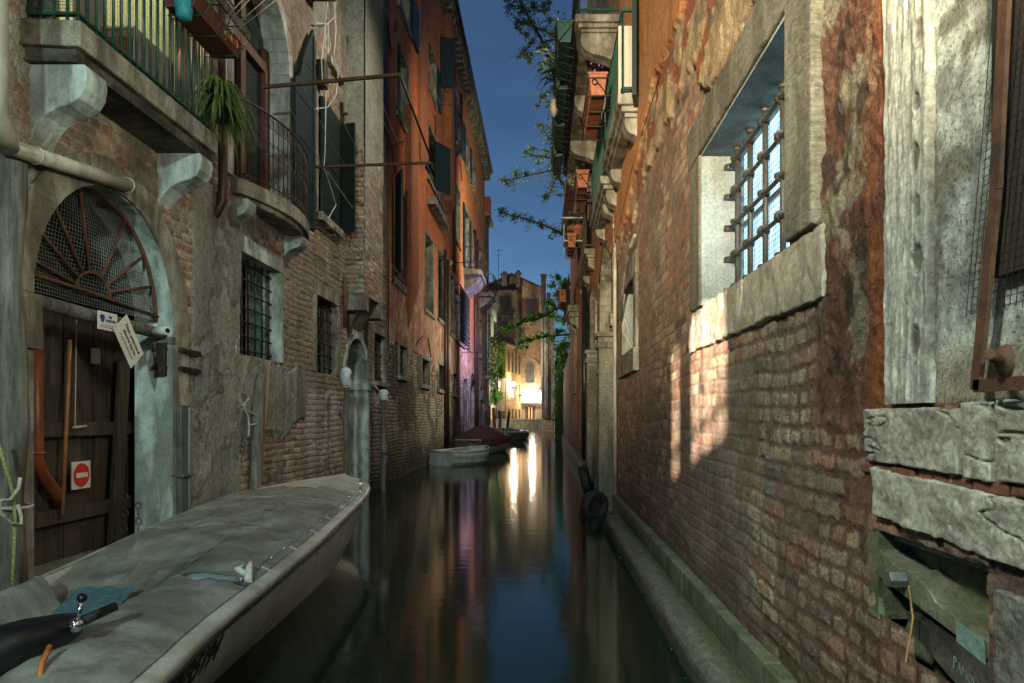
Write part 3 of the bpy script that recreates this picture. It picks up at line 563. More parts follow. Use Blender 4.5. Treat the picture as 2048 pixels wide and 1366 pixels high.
net = MB(); wire_screen(net, lambda a, b: (XL - .155 + .02 * math.sin(a * 9 + b * 7), DYC - DHW + 2 * DHW * a, DZS + .06 + DR * b), 58, 34, .0028, inside=inA)
net.build('wire_mesh', M['grey_pipe'], door)
bd = MB(); xs = XL - .50; rg = random.Random(6); y = 4.7
while y < 6.9:
    w_ = rg.uniform(.13, .22); bd.box(xs + rg.uniform(-.02, .02) - .03, xs + rg.uniform(-.01, .03), y, min(y + w_ - .006, 6.93), .3, 2.42); y += w_
bd.box(xs + .03, xs + .08, 5.35, 6.9, 1.34, 1.46); bd.box(xs + .03, xs + .08, 5.35, 6.9, .62, .74); bd.box(xs + .03, xs + .09, 5.28, 5.36, .3, 2.3)
bd.build('door_boards', M['door_wood'], door)
bd = MB(); bd.beam((XL - .40, 6.36, .32), (XL - .40, 6.52, 2.05), .15, .035, (1, 0, 0)); bd.build('leaning_board', M['door_wood'], door)
hg = MB()
for z in (2.16, 1.98):
    hg.tube([(XL - .16, DYC + DHW - .03, z), (XL + .0, DYC + DHW + .02, z), (XL + .075, DYC + DHW + .08, z)], .022, 6)
    hg.beam((XL + .075, DYC + DHW + .05, z), (XL + .065, DYC + DHW + .45, z - .01), .02, .05)
    for k in range(3): hg.sphere((XL + .09, DYC + DHW + .12 + k * .13, z), .014, 6)
hg.box(XL - .12, XL - .03, DYC + DHW - .05, DYC + DHW - .005, 1.9, 2.22)
hg.build('hinge_strap', M['iron'], door, bevel=.004)
st = MB(); st.box(XL - 1.5, XL + .06, 4.55, 6.63, -.3, .30); st.build('threshold', M['dark_stone'], A, bevel=.02)
lk = MB()
for k in range(9):
    q = (XL - .2, 6.2 + .01 * math.sin(k), .78 - .075 * k); lk.torus(q, .03, .008, (1, .3, 0) if k % 2 else (.1, 1, 0), 10, 5)
tag(lk.build('chain', M['iron']), 'short iron chain hanging inside the dark water door', 'chain'); 
# orange soil pipe in the doorway
op = MB(); yy = pY(72, XL - .38); op.tube([(XL - .38, yy, 2.28), (XL - .38, yy, 1.18), (XL - .38, yy + .04, 1.08), (XL - .42, yy + .3, .84), (XL - .52, yy + .38, .72)], .05, 12)
op.torus((XL - .38, yy, 1.22), .054, .012, (0, 0, 1)); op.build('waste_pipe', M['orange_pvc'], A)
stk = MB(); a = onX(140, 680, XL - .39); bb = onX(124, 1030, XL - .37); stk.tube([a, bb], .018, 6)
tag(stk.build('pole', M['warm_wood']), 'thin honey coloured pole leaning in the dark water doorway', 'pole')
cd = MB(); a = onX(153, 640, XL - .37); bb = onX(150, 855, XL - .37); cd.tube([a, bb], .005, 5); cd.tube([(a[0], a[1] - .04, bb[2]), (a[0], a[1] + .12, bb[2] + .01)], .012, 6)
tag(cd.build('pull_cord', M['cable']), 'thin white pull cord hanging in the dark water doorway', 'cord')
# no entry sign, seen square on
sx = XL - .405; y0, y1 = pY(144, sx), pY(181, sx); zc = pZ(950, (y0 + y1) / 2); hs = (y1 - y0) / 2; yc = (y0 + y1) / 2
sg = thing('no_entry_sign', 'small square no entry sign, red disc with white bar', 'sign', (sx, yc, zc))
k = MB(); k.box(sx - .01, sx, yc - hs, yc + hs, zc - hs, zc + hs); k.build('panel', M['paper'], sg)
k = MB(); k.prism([(yc + hs * .86 * math.cos(t), zc + hs * .86 * math.sin(t)) for t in [6.2832 * i / 32 for i in range(32)]], sx + .001, sx + .004, 'x'); k.build('disc', M['red_sign'], sg)
k = MB(); k.box(sx + .004, sx + .006, yc - hs * .62, yc + hs * .62, zc - hs * .17, zc + hs * .17); k.build('bar', M['paper'], sg)
# paper notice and plaque on the beam
px = XL + .03; c = Vector(onX(258, 683, px)); a1 = Vector(onX(230, 665, px)); a2 = Vector(onX(262, 640, px)); a3 = Vector(onX(287, 699, px)); a4 = Vector(onX(262, 725, px))
nt_ = thing('paper_notice', 'tilted white paper notice with black writing hanging below the door beam', 'notice', tuple(c))
ux = (a3 - a2).normalized(); uz = (a2 - a1); uz = (uz - ux * uz.dot(ux)).normalized(); Lx, Lz = .40, .235
k = MB(); n = ux.cross(uz); n = n if n.x > 0 else -n
q = [c - ux * Lx / 2 - uz * Lz / 2, c + ux * Lx / 2 - uz * Lz / 2, c + ux * Lx / 2 + uz * Lz / 2, c - ux * Lx / 2 + uz * Lz / 2]
k.add(q + [p - n * .004 for p in q], [(0, 1, 2, 3), (7, 6, 5, 4), (0, 4, 5, 1), (1, 5, 6, 2), (2, 6, 7, 3), (3, 7, 4, 0)]); k.build('sheet', M['paper'], nt_)
for s_, z_, z2, m_ in (('Non attaccare', .055, .052, 'ink'), ('alcuna barca', 0.0, .052, 'ink'), ('in questa riva, passo privato', -.058, .023, 'ink_grey')):
    text_mesh('writing', s_, z2, M[m_], nt_, c + uz * z_ + n * .002 + ux * .01, ux, uz, bold=.0006)
px = XL + .0; c = Vector(onX(216, 643, px)); pl = thing('plaque', 'small white plaque with blue lettering fixed on the door beam', 'sign', tuple(c))
e0, e1 = Vector(onX(197, 640, px)), Vector(onX(235, 646, px)); wy = (e1.y - e0.y)
k = MB(); k.box(px - .008, px, c.y - wy / 2, c.y + wy / 2, c.z - .075, c.z + .075); k.build('panel', M['paper'], pl)
ly = c.y - wy * .30
k = MB(); k.prism([(ly + .028 * math.cos(t) * (1 + .3 * math.sin(3 * t)), c.z + .018 + .034 * math.sin(t)) for t in [6.2832 * i / 18 for i in range(18)]], px + .001, px + .003, 'x'); k.build('emblem', M['ink_blue'], pl)
text_mesh('writing', 'NEI', .028, M['ink_blue'], pl, (px + .001, c.y + wy * .12, c.z + .035), (0, 1, 0), (0, 0, 1), bold=.001)
text_mesh('writing', 'TRASPORTI', .028, M['ink_blue'], pl, (px + .001, c.y + wy * .14, c.z + .003), (0, 1, 0), (0, 0, 1), bold=.001)
k = MB(); k.box(px + .0005, px + .002, c.y - wy * .42, c.y + wy * .42, c.z - .04, c.z - .034); k.box(px + .0005, px + .002, c.y - wy * .42, c.y + wy * .42, c.z - .055, c.z - .05); k.build('ruled_lines', M['ink_grey'], pl)
pp = onX(190, 712, XL - .45); k = MB(); k.box(pp[0], pp[0] + .01, pp[1] - .06, pp[1] + .06, pp[2] - .07, pp[2] + .07); tag(k.build('paper_square', M['curtain']), 'small faded paper square pinned on boards in the dark doorway', 'paper')
cc = onX(323, 662, XL + .06); cm = thing('security_camera', 'small round camera at the right end of the door beam', 'camera', cc)
k = MB(); k.tube([(cc[0] - .08, cc[1] + .03, cc[2]), (cc[0] + .07, cc[1] - .03, cc[2])], .038, 12); k.build('housing', M['paper'], cm)
k = MB(); k.tube([(cc[0] + .066, cc[1] - .029, cc[2]), (cc[0] + .08, cc[1] - .034, cc[2])], .022, 10); k.build('lens', M['glass'], cm)
# drain pipe over the arch
dp = MB(); P0 = onX(15, 292, XL + .12); P1 = onX(258, 372, XL + .09)
dp.tube([P0, tuple(Vector(P0) * .5 + Vector(P1) * .5), P1], .055, 12)
dp.tube([(XL + .22, P0[1] - .22, 8), (XL + .22, P0[1] - .22, P0[2] + .12), (XL + .2, P0[1] - .14, P0[2] + .02), P0], .065, 12)
for f_ in (.18, .98): 
    q = Vector(P0).lerp(Vector(P1), f_); dp.torus(q, .06, .008, Vector(P1) - Vector(P0))
dp.build('drainpipe', M['white_pvc'], A)
# grey channel at the right of the door
ch = MB(); q = onX(362, 915, XL + .05); ch.box(XL, XL + .09, q[1] - .07, q[1] + .07, .0, 1.62); ch.tube([(XL + .1, q[1] + .06, .0), (XL + .1, q[1] + .06, 1.6)], .02, 8); ch.box(XL, XL + .13, q[1] - .1, q[1] + .12, .92, .95); ch.build('cable_channel', M['grey_pipe'], A, bevel=.006)
# --- ground floor windows
o = window(A, XL, 1, *W1, fw=.11, lint=.2, sill=0, depth=.3, stone='blue_stone', grille=(6, 7, .013), gd=-.1, frame='red_wood', pane='glass_grey')
k = MB(); k.box(XL - .27, XL - .25, W1[0] + .06, W1[0] + .42, W1[2] + .02, W1[3] - .5); k.build('curtain', M['red_wood'], o)
k = MB(); R_ = []
for i in range(24):
    y = W1[0] + .72 + .5 * i / 23; dx = .018 * math.sin(i * 1.3); R_.append([(XL - .22 + dx, y, W1[2] + .02), (XL - .22 + dx * .6, y, W1[3] - .02)])
k.grid(R_); k.build('curtain', M['teal_cloth'], o)
window(A, XL, 1, *W2, fw=.13, lint=.2, sill=.0, depth=.3, stone='stone', grille=(4, 6, .014), gd=-.08, mull=False)
window(A, XL, 1, *W3, fw=.13, lint=.16, sill=.1, depth=.25, stone='stone', grille=(4, 6, .012), mull=False)
# --- arched niche door
ring = MB(); ringpts(0, .13, XL - .5, XL + .03, 14, yc=NC, hw=NH, zs=NZ, rise=NR)
ring.box(XL - .5, XL + .03, NC - NH - .13, NC - NH, -.3, NZ - .004); ring.box(XL - .5, XL + .03, NC + NH, NC + NH + .13, -.3, NZ - .004)
ring.box(XL - .48, XL + .06, NC + NH - .03, NC + NH + .16, NZ - .24, NZ - .1); ring.box(XL - .48, XL + .06, NC - NH - .16, NC - NH + .03, NZ - .24, NZ - .1)
nd = ring.build('arched_doorway', M['blue_stone'], A, bevel=.006)
k = MB(); k.box(XL - .5, XL - .46, NC - NH, NC + NH, -.3, NZ + NR); k.build('door_leaf', M['dark_wood'], nd)
k = MB(); k.box(XL - .46, XL + .04, NC - NH + .01, NC + NH - .01, -.3, .03); k.build('step', M['dark_stone'], nd)
# --- chimney breast
BX, B0, B1 = -3.25, 12.4, 13.8
def style_breast(U, Z):
    ht, col, m = bricks(U, Z, .085, .26, 71, mort=.015, w=[3, 2, 4, 3, 5, 2, 4, 3, 1, 3])
    col = mixc(np.array((.26, .24, .2)) + 0 * col, col, m)
    n1 = fbm(U * 1.7, Z * 1.2, 141, 5); n2 = fbm(U * 4, Z * 3, 157, 5)
    s = sst(.47, .53, n1 * .5 + n2 * .5 - .22 + .45 * sst(5.6, 7.4, Z))
    col = mixc(col, np.array((.26, .25, .20)) * (.65 + .6 * n2)[..., None], np.maximum(s, .45 * sst(.4, .6, n1)))
    return ht * (1 - s) + s * .02 + .02 * (n1 - .5), col
zb = 3.75
cbm = MB(); cbm.box(XL - .02, BX - .01, B0 + .012, B1 - .01, zb, 13); cb = cbm.build('chimney_breast', M['grey_plaster'], A)
sheet('brick_face', WALL, cb, lambda U, Z, d: np.stack([XL + U, B0 - d, Z], -1), np.arange(-.02, BX - XL + .005, .012), np.arange(zb, 12, .02), [], lambda U, Z: style_breast(U + 3, Z))
sheet('brick_face', WALL, cb, lambda U, Z, d: np.stack([BX + d, U, Z], -1), np.arange(B0, B1 + .01, .02), np.arange(zb, 12, .02), [], style_breast)
cr = MB()
for (ya, yb) in ((B0 - .0, B0 + .28), (B1 - .3, B1)): cr.cbox(XL - .1, BX + .02, ya, yb, zb - .3, zb - .002)
cr.prism([(XL, zb - .6), (XL, zb), (BX - .05, zb)], B0 + .3, B1 - .32, 'y')
cr.build('corbel', M['stone'], A, bevel=.015)
k = MB(); y = pY(690, XL); k.tube([(XL + .07, y - .25, 3.1), (XL + .07, y - .25, 4.0)], .035, 8); k.build('iron_stay', M['rust'], A)
# window on the strip of wall beyond the breast
window(A, XL, 1, pY(756, XL), pY(769, XL), pZ(240, 15), pZ(92, 14.9), fw=.06, lint=.08, sill=.1, depth=.2, stone='stone')
# --- first balcony with green railing
BZ0, BZ1 = 4.02, 4.24; bx = XL + .41
bal = MB(); bal.prism([(XL - .1, 4.66), (bx, 4.70), (bx + .02, 6.66), (XL - .1, 6.74)], BZ0 + .04, BZ1, 'z'); ba = bal.build('balcony', M['stone'], A, bevel=.012)
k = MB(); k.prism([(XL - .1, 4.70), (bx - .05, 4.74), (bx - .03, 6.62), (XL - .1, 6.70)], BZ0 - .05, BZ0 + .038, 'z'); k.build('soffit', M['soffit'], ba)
cr = MB(); s_corbel(cr, XL, 1, 4.76, 5.0, BZ0 - .052, .40, .56); s_corbel(cr, XL, 1, 6.36, 6.60, BZ0 - .052, .40, .50); cr.build('corbel', M['blue_stone'], ba, bevel=.012)
rl = MB(); rx = bx - .04; RT = BZ1 + 1.12
n = 19
for i in range(n + 1):
    y = 4.74 + (6.6 - 4.74) * i / n; rl.tube([(rx, y, BZ1 - .01), (rx, y, RT)], .0125, 6)
for k in range(4):
    x = XL + .02 + (rx - XL) * k / 4; rl.tube([(x, 4.74, BZ1), (x, 4.74, RT)], .0125, 6); rl.tube([(x, 6.6, BZ1), (x, 6.6, RT)], .0125, 6)
for z in (BZ1 + .06, RT): rl.beam((rx, 4.72, z), (rx, 6.62, z), .035, .018); rl.beam((XL, 4.74, z), (rx, 4.74, z), .035, .018); rl.beam((XL, 6.6, z), (rx, 6.6, z), .035, .018)
rl.build('railing', M['green_iron'], ba)
ms = MB(); wire_screen(ms, lambda a, b_: (rx - .022, 4.76 + 1.82 * a, BZ1 + .03 + 1.0 * b_), 64, 36, .0016); ms.build('wire_mesh', M['grey_pipe'], ba)
k = MB(); wire_screen(k, lambda a, b_: (XL + .02 + (rx - XL - .04) * a, 4.73, BZ1 + .05 + .85 * b_), 24, 36, .0022); k.build('wire_mesh', M['green_iron'], ba)
# lit room behind
rm = MB(); xb = XL - 1.35; rm.box(xb - .05, xb, 4.85, 6.8, 4.1, 7.5); rm.cut(); rm.box(xb, XL - .02, 6.74, 6.8, 4.2, 7.4); rm.build('room_wall', M['green_wall'], A)
rm = MB(); rm.box(xb, XL - .02, 4.82, 4.9, 4.16, 7.45); rm.box(xb, XL - .02, 4.9, 6.74, 4.14, 4.2); rm.box(xb, XL - .02, 4.9, 6.74, 7.4, 7.46); rm.build('room_shell', M['pale_wall'], A)
dr = MB(); x = XL - .35
for (ya, yb, za, zb_) in ((4.98, 5.06, 4.2, 7.3), (5.5, 5.58, 4.2, 7.3), (5.06, 5.5, 4.2, 4.42), (5.06, 5.5, 5.05, 5.17), (5.06, 5.5, 6.0, 6.1), (5.06, 5.5, 7.0, 7.3), (5.25, 5.3, 4.42, 7.0)): dr.box(x - .05, x, ya, yb, za, zb_)
d_ = dr.build('door_leaf', M['warm_wood'], A, bevel=.006)
k = MB(); k.box(x - .035, x - .02, 5.04, 5.52, 4.4, 7.05); k.build('pane', M['warm_pane'], d_)
k = MB(); R_ = []
for i in range(40):
    y = 5.66 + .42 * i / 39; dx = .03 * math.sin(i * .95); R_.append([(XL - .3 + dx, y, 4.24), (XL - .3 + dx, y, 7.3)])
k.grid(R_); tag(k.build('curtain', M['curtain']), 'pale net curtain hanging in the lit room above the water door', 'curtain')
tb = thing('table', 'small wooden table with pale cloth behind the green railing', 'table', (XL - .25, 6.3, 4.24))
k = MB(); k.box(XL - .5, XL - .02, 6.02, 6.62, 4.86, 4.92); k.build('tabletop', M['warm_wood'], tb, bevel=.005)
k = MB(); k.box(XL - .52, XL - .0, 6.0, 6.64, 4.921, 4.94); k.box(XL - .0, XL + .012, 6.0, 6.64, 4.62, 4.94); k.build('tablecloth', M['curtain'], tb)
for (xx, y) in ((XL - .46, 6.06), (XL - .46, 6.58), (XL - .06, 6.06), (XL - .06, 6.58)):
    k = MB(); k.box(xx - .02, xx + .02, y - .02, y + .02, 4.24, 4.86); k.build('leg', M['warm_wood'], tb)
k = MB(); q = onX(365, 92, XL + .1); k.tube([q, (q[0], q[1], q[2] - .12), (q[0] + .01, q[1] - .02, q[2] - .30), (q[0], q[1] - .03, q[2] - .42), (q[0], q[1] - .02, q[2] - .5)], [.012, .05, .062, .05, .02], 10); tag(k.build('hanging_cloth', M['pink_cloth']), 'pinkish cloth hanging behind the green balcony railing', 'cloth')
# planter boards and things hung on the railing
pb = thing('window_box', 'long red brown wooden trough hung outside the green balcony railing', 'planter', (rx + .16, 6, RT - .3))
k = MB(); ya, yb, zt = 5.78, 6.62, RT - .36; k.prism([(rx + .03, zt - .02), (rx + .27, zt - .02), (rx + .31, zt + .12), (rx + .29, zt + .12), (rx + .255, zt + .0), (rx + .045, zt + .0), (rx + .03, zt + .12), (rx + .012, zt + .12)], ya, yb, 'y'); k.build('trough', M['red_wood'], pb)
k = MB(); k.beam((rx + .36, ya - .1, zt + .22), (rx + .36, yb + .05, zt + .22), .02, .09); k.build('board', M['wood'], pb)
k = MB()
for y in (ya + .1, (ya + yb) / 2, yb - .08): k.tube([(rx, y, zt + .25), (rx + .38, y, zt + .25), (rx + .38, y, zt + .08), (rx + .3, y, zt - .035), (rx, y, zt - .035)], .007, 5)
k.tube([(rx + .385, ya - .15, zt + .28), (rx + .385, yb + .1, zt + .28)], .01, 5); k.build('bracket', M['green_iron'], pb)
bk = thing('basket', 'orange wicker basket lying in the wooden trough', 'basket', (rx + .2, 6.4, zt))
k = MB()
for i in range(20):
    t = math.pi * i / 19; k.tube([(rx + .2 - .10 * math.cos(t), 6.3, zt + .03 + .14 * math.sin(t)), (rx + .2 - .11 * math.cos(t), 6.52, zt + .03 + .17 * math.sin(t))], .004, 5)
for y, r in ((6.3, .98), (6.41, 1.06), (6.52, 1.14)): k.tube([(rx + .2 - .1 * r * math.cos(math.pi * i / 12), y, zt + .03 + .145 * r * math.sin(math.pi * i / 12)) for i in range(13)], .007, 5)
k.build('wicker', M['orange_basket'], bk)
k = MB(); q = onX(368, 12, rx + .18); k.lathe([(.03, -.12), (.06, -.10), (.075, .0), (.06, .1), (.03, .13)], q, 12); k.tube([(q[0], q[1], q[2] + .12), (q[0] - .05, q[1], q[2] + .24)], .02, 6); tag(k.build('net_bag', M['teal_mesh']), 'turquoise net bag hanging over the wooden trough', 'bag')
# foliage plant in a hanging pot
pt = thing('spider_plant', 'leafy green potted plant hanging at the far end of the green balcony', 'plant', (bx + .1, 6.75, 4.9))
q = Vector(onX(438, 205, bx + .02)); k = MB(); k.lathe([(.055, -.2), (.085, -.02), (.09, 0), (.08, 0)], q, 12); k.build('pot', M['green_wood'], pt)
k = MB(); rg = random.Random(4)
for i in range(150):
    an = rg.uniform(0, 6.28); L = rg.uniform(.22, .55); up = rg.uniform(.0, .3); wd = rg.uniform(.008, .022); pts = []
    d = Vector((math.cos(an) * .8 + .25, math.sin(an) + .12, 0)); d.normalize(); sd = Vector((-d.y, d.x, 0))
    for t in range(7):
        f_ = t / 6; p = q + Vector((0, 0, .0)) + d * L * .75 * f_ + Vector((0, 0, up * math.sin(f_ * 2.2) - L * .85 * f_ * f_)); w_ = wd * math.sin(math.pi * min(.97, .12 + f_ * .88))
        pts.append([p - sd * w_, p + Vector((0, 0, .006)), p + sd * w_])
    k.grid(pts)
k.build('leaves', M['leaf'], pt)
# --- French door with bowed balcony
ring = MB(); ringpts(0, .16, XL - .32, XL + .05, 18, yc=FDC, hw=FDH, zs=FD[3], rise=FDH)
ring.box(XL - .32, XL + .05, FD[0] - .16, FD[0], FD[2], FD[3] - .004); ring.box(XL - .32, XL + .05, FD[1], FD[1] + .16, FD[2], FD[3] - .004)
fd = ring.build('balcony_door', M['white'], A, bevel=.006)
k = MB(); x = XL - .28; k.box(x - .04, x, FD[0], FD[1], FD[2], FD[3] + FDH); k.build('pane', M['glass'], fd)
k = MB()
for ya, yb in ((FD[1] - .16, FD[1] - .02), (FDC - .07, FDC + .07), (FD[0] + .02, FD[0] + .14)): k.box(x, x + .06, ya, yb, FD[2], FD[3] + (.78 if abs(ya + yb - 2 * FDC) < .2 else .28))
k.box(x, x + .055, FD[0], FD[1], FD[3] - .05, FD[3] + .08); k.box(x, x + .055, FD[0], FD[1], FD[2], FD[2] + .25); k.build('sash', M['red_wood'], fd)
k = MB(); L0, L1 = FD[1] + .02, FD[1] + .82; pts = [(L0, 4.32), (L1, 4.32), (L1, 7.30), (L1 - .06, 7.36), (L1 - .16, 7.22), (L1 - .28, 7.05), (L1 - .42, 6.84), (L1 - .52, 6.66), (L1 - .58, 6.48), (L1 - .64, 6.38), (L1 - .74, 6.32), (L0, 6.30)]
k.prism(pts, XL + .09, XL + .13, 'x'); k.box(XL + .13, XL + .15, L1 - .1, L1 - .02, 4.34, 7.24)
for z in (4.9, 5.5, 6.1, 6.7): k.box(XL + .13, XL + .137, L0 + .03 + max(0, z - 6.3) * 1.0, L1 - .1, z - .004, z + .004)
k.build('shutter', M['green_wood'], fd)
def bow(f_): return .10 + .27 * math.sin(math.pi * min(1, max(0, f_))) ** .8
ys = np.linspace(7.83, 10.15, 25); fr = [(XL + bow((y - 7.83) / 2.32), y) for y in ys]
k = MB(); k.prism([(XL - .1, 7.83)] + fr + [(XL - .1, 10.15)], 4.08, 4.26, 'z'); k.prism([(XL - .1, 7.86)] + [(x - .05, y) for x, y in fr[1:-1]] + [(XL - .1, 10.12)], 4.02, 4.078, 'z'); b2 = k.build('balcony', M['stone'], A, bevel=.01)
k = MB(); s_corbel(k, XL, 1, 7.84, 8.08, 4.02, .2, .36); s_corbel(k, XL, 1, 9.45, 9.70, 4.02, .26, .33); k.build('corbel', M['blue_stone'], b2, bevel=.012)
k = MB(); fr2 = [(x - .035, y) for x, y in fr]
k.tube([(x, y, 5.2) for x, y in fr2], .014, 6); k.tube([(x, y, 4.33) for x, y in fr2], .009, 6); k.tube([(x, y, 5.05) for x, y in fr2], .006, 5)
nb = 20
for i in range(nb + 1):
    f_ = i / nb; y = 7.85 + 2.28 * f_; x = XL + bow((y - 7.83) / 2.32) - .035; k.tube([(x, y, 4.26), (x, y, 5.2)], .007, 5)
    if i < nb:
        y2 = y + 1.14 / nb; x2 = XL + bow((y2 - 7.83) / 2.32) - .035; nx = Vector((x2 - x, y2 - y, 0)).cross(Vector((0, 0, 1)))
        for zc_, rr in ((5.12, .05), (4.78, .085), (4.37, .05)): 
            dv = Vector((x2 - x, y2 - y, 0)).normalized(); cy = Vector((x2, y2, zc_)); k.tube([cy + dv * rr * .62 * math.cos(6.2832 * j / 14) + Vector((0, 0, rr * math.sin(6.2832 * j / 14))) for j in range(14)], .005, 4, closed=True)
k.build('railing', M['iron'], b2)
# --- upper window with shutters
uw = window(A, XL, 1, *UW, fw=.09, lint=.1, sill=.13, depth=.2, stone='stone', sillp=.1)
k = MB(); k.box(XL + .06, XL + .10, UW[0] - .02, pY(680, XL + .1), 4.78, 6.62); k.box(XL + .10, XL + .112, UW[0] + .08, pY(680, XL + .1) - .1, 4.86, 5.5); k.box(XL + .10, XL + .112, UW[0] + .08, pY(680, XL + .1) - .1, 5.6, 6.5); k.build('shutter', M['green_wood'], uw)
k = MB(); k.beam((XL + .04, 11.98, 5.69), (XL + .32, 11.9, 5.69), .04, 1.9); k.build('shutter', M['green_wood'], uw)
k = MB(); q = Vector(onX(678, 228, XL)); k.beam(q + Vector((.05, 0, .2)), q + Vector((.07, 0, -.22)), .05, .05); k.beam(q + Vector((.07, -.02, -.02)), q + Vector((.16, -.02, 0)), .05, .03); k.build('iron_stay', M['iron'], A)
q = onX(633, 150, XL); k = MB(); k.box(XL - .05, XL + .16, q[1] - .08, q[1] + .1, q[2] - .2, q[2] + .22); k.build('beam_end', M['dark_wood'], A, bevel=.02)
# second floor sill corbel and window far above
k = MB(); s_corbel(k, XL, 1, 9.6, 9.95, 7.95, .34, .4); k.box(XL - .05, XL + .4, 9.2, 10.6, 7.955, 8.15); k.build('balcony', M['grey_plaster'], A, bevel=.01)
window(A, XL, 1, pY(655, XL), pY(675, XL), 7.5, 9.6, fw=.08, lint=.1, sill=.12, depth=.22)
# brown downpipe beside the first balcony
k = MB(); y = pY(446, XL + .1); k.tube([(XL + .1, y, 9), (XL + .1, y, 4.1), (XL + .09, y, 3.86), (XL + .02, y + .0, 3.72), (XL - .1, y, 3.7)], .05, 10); k.build('drainpipe', M['brown_pipe'], A)
# clothes line frame
cl = thing('clothes_rack', 'rusty iron clothes line arms joined by a rod, sticking out over the canal', 'drying rack', (XL, 9.6, 5.6))
e1, e2 = Vector((-1.84, 8.76, 5.90)), Vector((-1.70, 10.5, 5.42))
k = MB(); k.beam((XL, 8.76, 5.74), e1, .035, .04); k.build('arm', M['rust'], cl); k = MB(); k.beam((XL, 10.5, 5.35), e2, .03, .035); k.build('arm', M['rust'], cl)
k = MB(); k.tube([e1, e2], .016, 6); k.build('rod', M['iron'], cl)
k = MB()
for i in range(5):
    f_ = .12 + .17 * i; a = Vector((XL, 8.76, 5.74)).lerp(e1, f_); bb = Vector((XL, 10.5, 5.35)).lerp(e2, f_); k.tube([a, (a + bb) / 2 - Vector((0, 0, .05)), bb], .003, 3)
k.build('lines', M['cable'], cl)
# lines running up from the first balcony
k = MB()
for (u, v, u2, v2) in ((432, 58, 485, 0), (437, 66, 498, 0), (444, 74, 530, 0), (449, 80, 552, 0)):
    a = Vector(onX(u, v, rx + .36)); bb = Vector(onX(u2, v2, rx + .36 + .9)); k.tube([a, bb, bb + (bb - a)], .004, 4)
tag(k.build('clothes_line', M['rope']), 'four pale clothes line cords stretched up from the green balcony', 'clothes line')
# white cables on the wall
k = MB()
for P in ([(655, 0), (650, 60), (643, 120), (645, 165), (652, 175), (650, 300), (648, 335), (662, 375), (672, 410), (655, 440)], [(668, 0), (672, 60), (668, 110), (676, 150), (672, 190), (655, 215), (625, 218)], [(672, 0), (668, 35), (655, 48), (632, 46)]):
    k.tube([onX(u, v, XL + .12) for u, v in P], .008, 5)
k.tube([onX(656 + 5 * math.cos(t), 87 + 17 * math.sin(t), XL + .13) for t in [6.28 * i / 16 for i in range(16)]], .006, 4, closed=True)
tag(k.build('loose_cable', M['cable']), 'loose white cables dangling down the left brick house wall', 'cable')
# drying racks under windows
def rack(name, label, y0, y1, z, s, Xw, d=.34, group='small metal drying racks fixed under windows'):
    t = thing(name, label, 'drying rack', (Xw, (y0 + y1) / 2, z), group); k = MB()
    for dz in (0, .12): k.tube([(Xw, y0, z + dz), (outx(Xw, s, d), y0, z + dz), (outx(Xw, s, d), y1, z + dz), (Xw, y1, z + dz)], .008, 5)
    for i in range(5): y = y0 + (y1 - y0) * i / 4; k.tube([(outx(Xw, s, d), y, z), (outx(Xw, s, d), y, z + .12)], .006, 4)
    k.build('rails', M['chrome'], t); k = MB()
    for i in range(4): x = outx(Xw, s, d * (.2 + .2 * i)); k.tube([(x, y0, z), (x, y1, z)], .004, 4)
    k.build('lines', M['cable'], t); return t
rack('drying_rack', 'metal drying rack below the dark green shutters of the left brick house', 10.7, 12.3, 4.36, 1, XL)
rack('drying_rack', 'small metal drying rack just beyond the grey chimney breast', 14.6, 16.0, 4.4, 1, XL, .42)
# sloping white strings across to the orange house
k = MB(); a = Vector(onX(655, 345, XL + .3)); bb = Vector(onX(815, 572, XL + .2))
k.tube([a, a.lerp(bb, .5) - Vector((0, 0, .02)), bb], .006, 4); k.tube([a + Vector((0, 0, .02)), a.lerp(bb, .5), bb + Vector((0, .0, .04))], .006, 4)
tag(k.build('string', M['cable']), 'pair of white strings running slanted from house to house on the left', 'string')
# ================================================================== LEFT: tall orange house
B = thing('orange_house', 'tall orange plastered house with bare brick base and stone cornice, on the left', 'house', (XL, 28, 0))
BW = dict(b1=(795, 817, -90, 6), b2=(791, 813, 80, 225), b3=(848, 870, 56, 152), b4=(878, 889, 72, 172), b5=(853, 885, 244, 352), b6=(788, 811, 367, 560), b7=(848, 864, 462, 617), b8=(874, 887, 497, 635),
          b9=(911, 920, 208, 285), b10=(928, 938, 257, 330), b11=(944, 949, 323, 380), b12=(908, 918.5, 362, 475), b13=(927, 936.5, 412, 538), b14=(899, 905.5, 547, 665), b15=(908, 926, 576, 676), b16=(928, 937, 588, 690), b17=(957, 961.5, 490, 584), b18=(957, 961.5, 636, 712), b19=(944, 949, 455, 545),
          l2=(797, 811, 690, 750), l3=(842, 857, 716, 768), l4=(875.5, 885, 728, 778), l5=(905, 913, 746, 787), l6=(926, 932, 757, 868), l8=(960, 964.5, 775, 796))
BWw = {k: win(*v) for k, v in BW.items()}
LD = (pY(938.5, XL), pY(948, XL)); LDC, LDH = (LD[0] + LD[1]) / 2, (LD[1] - LD[0]) / 2
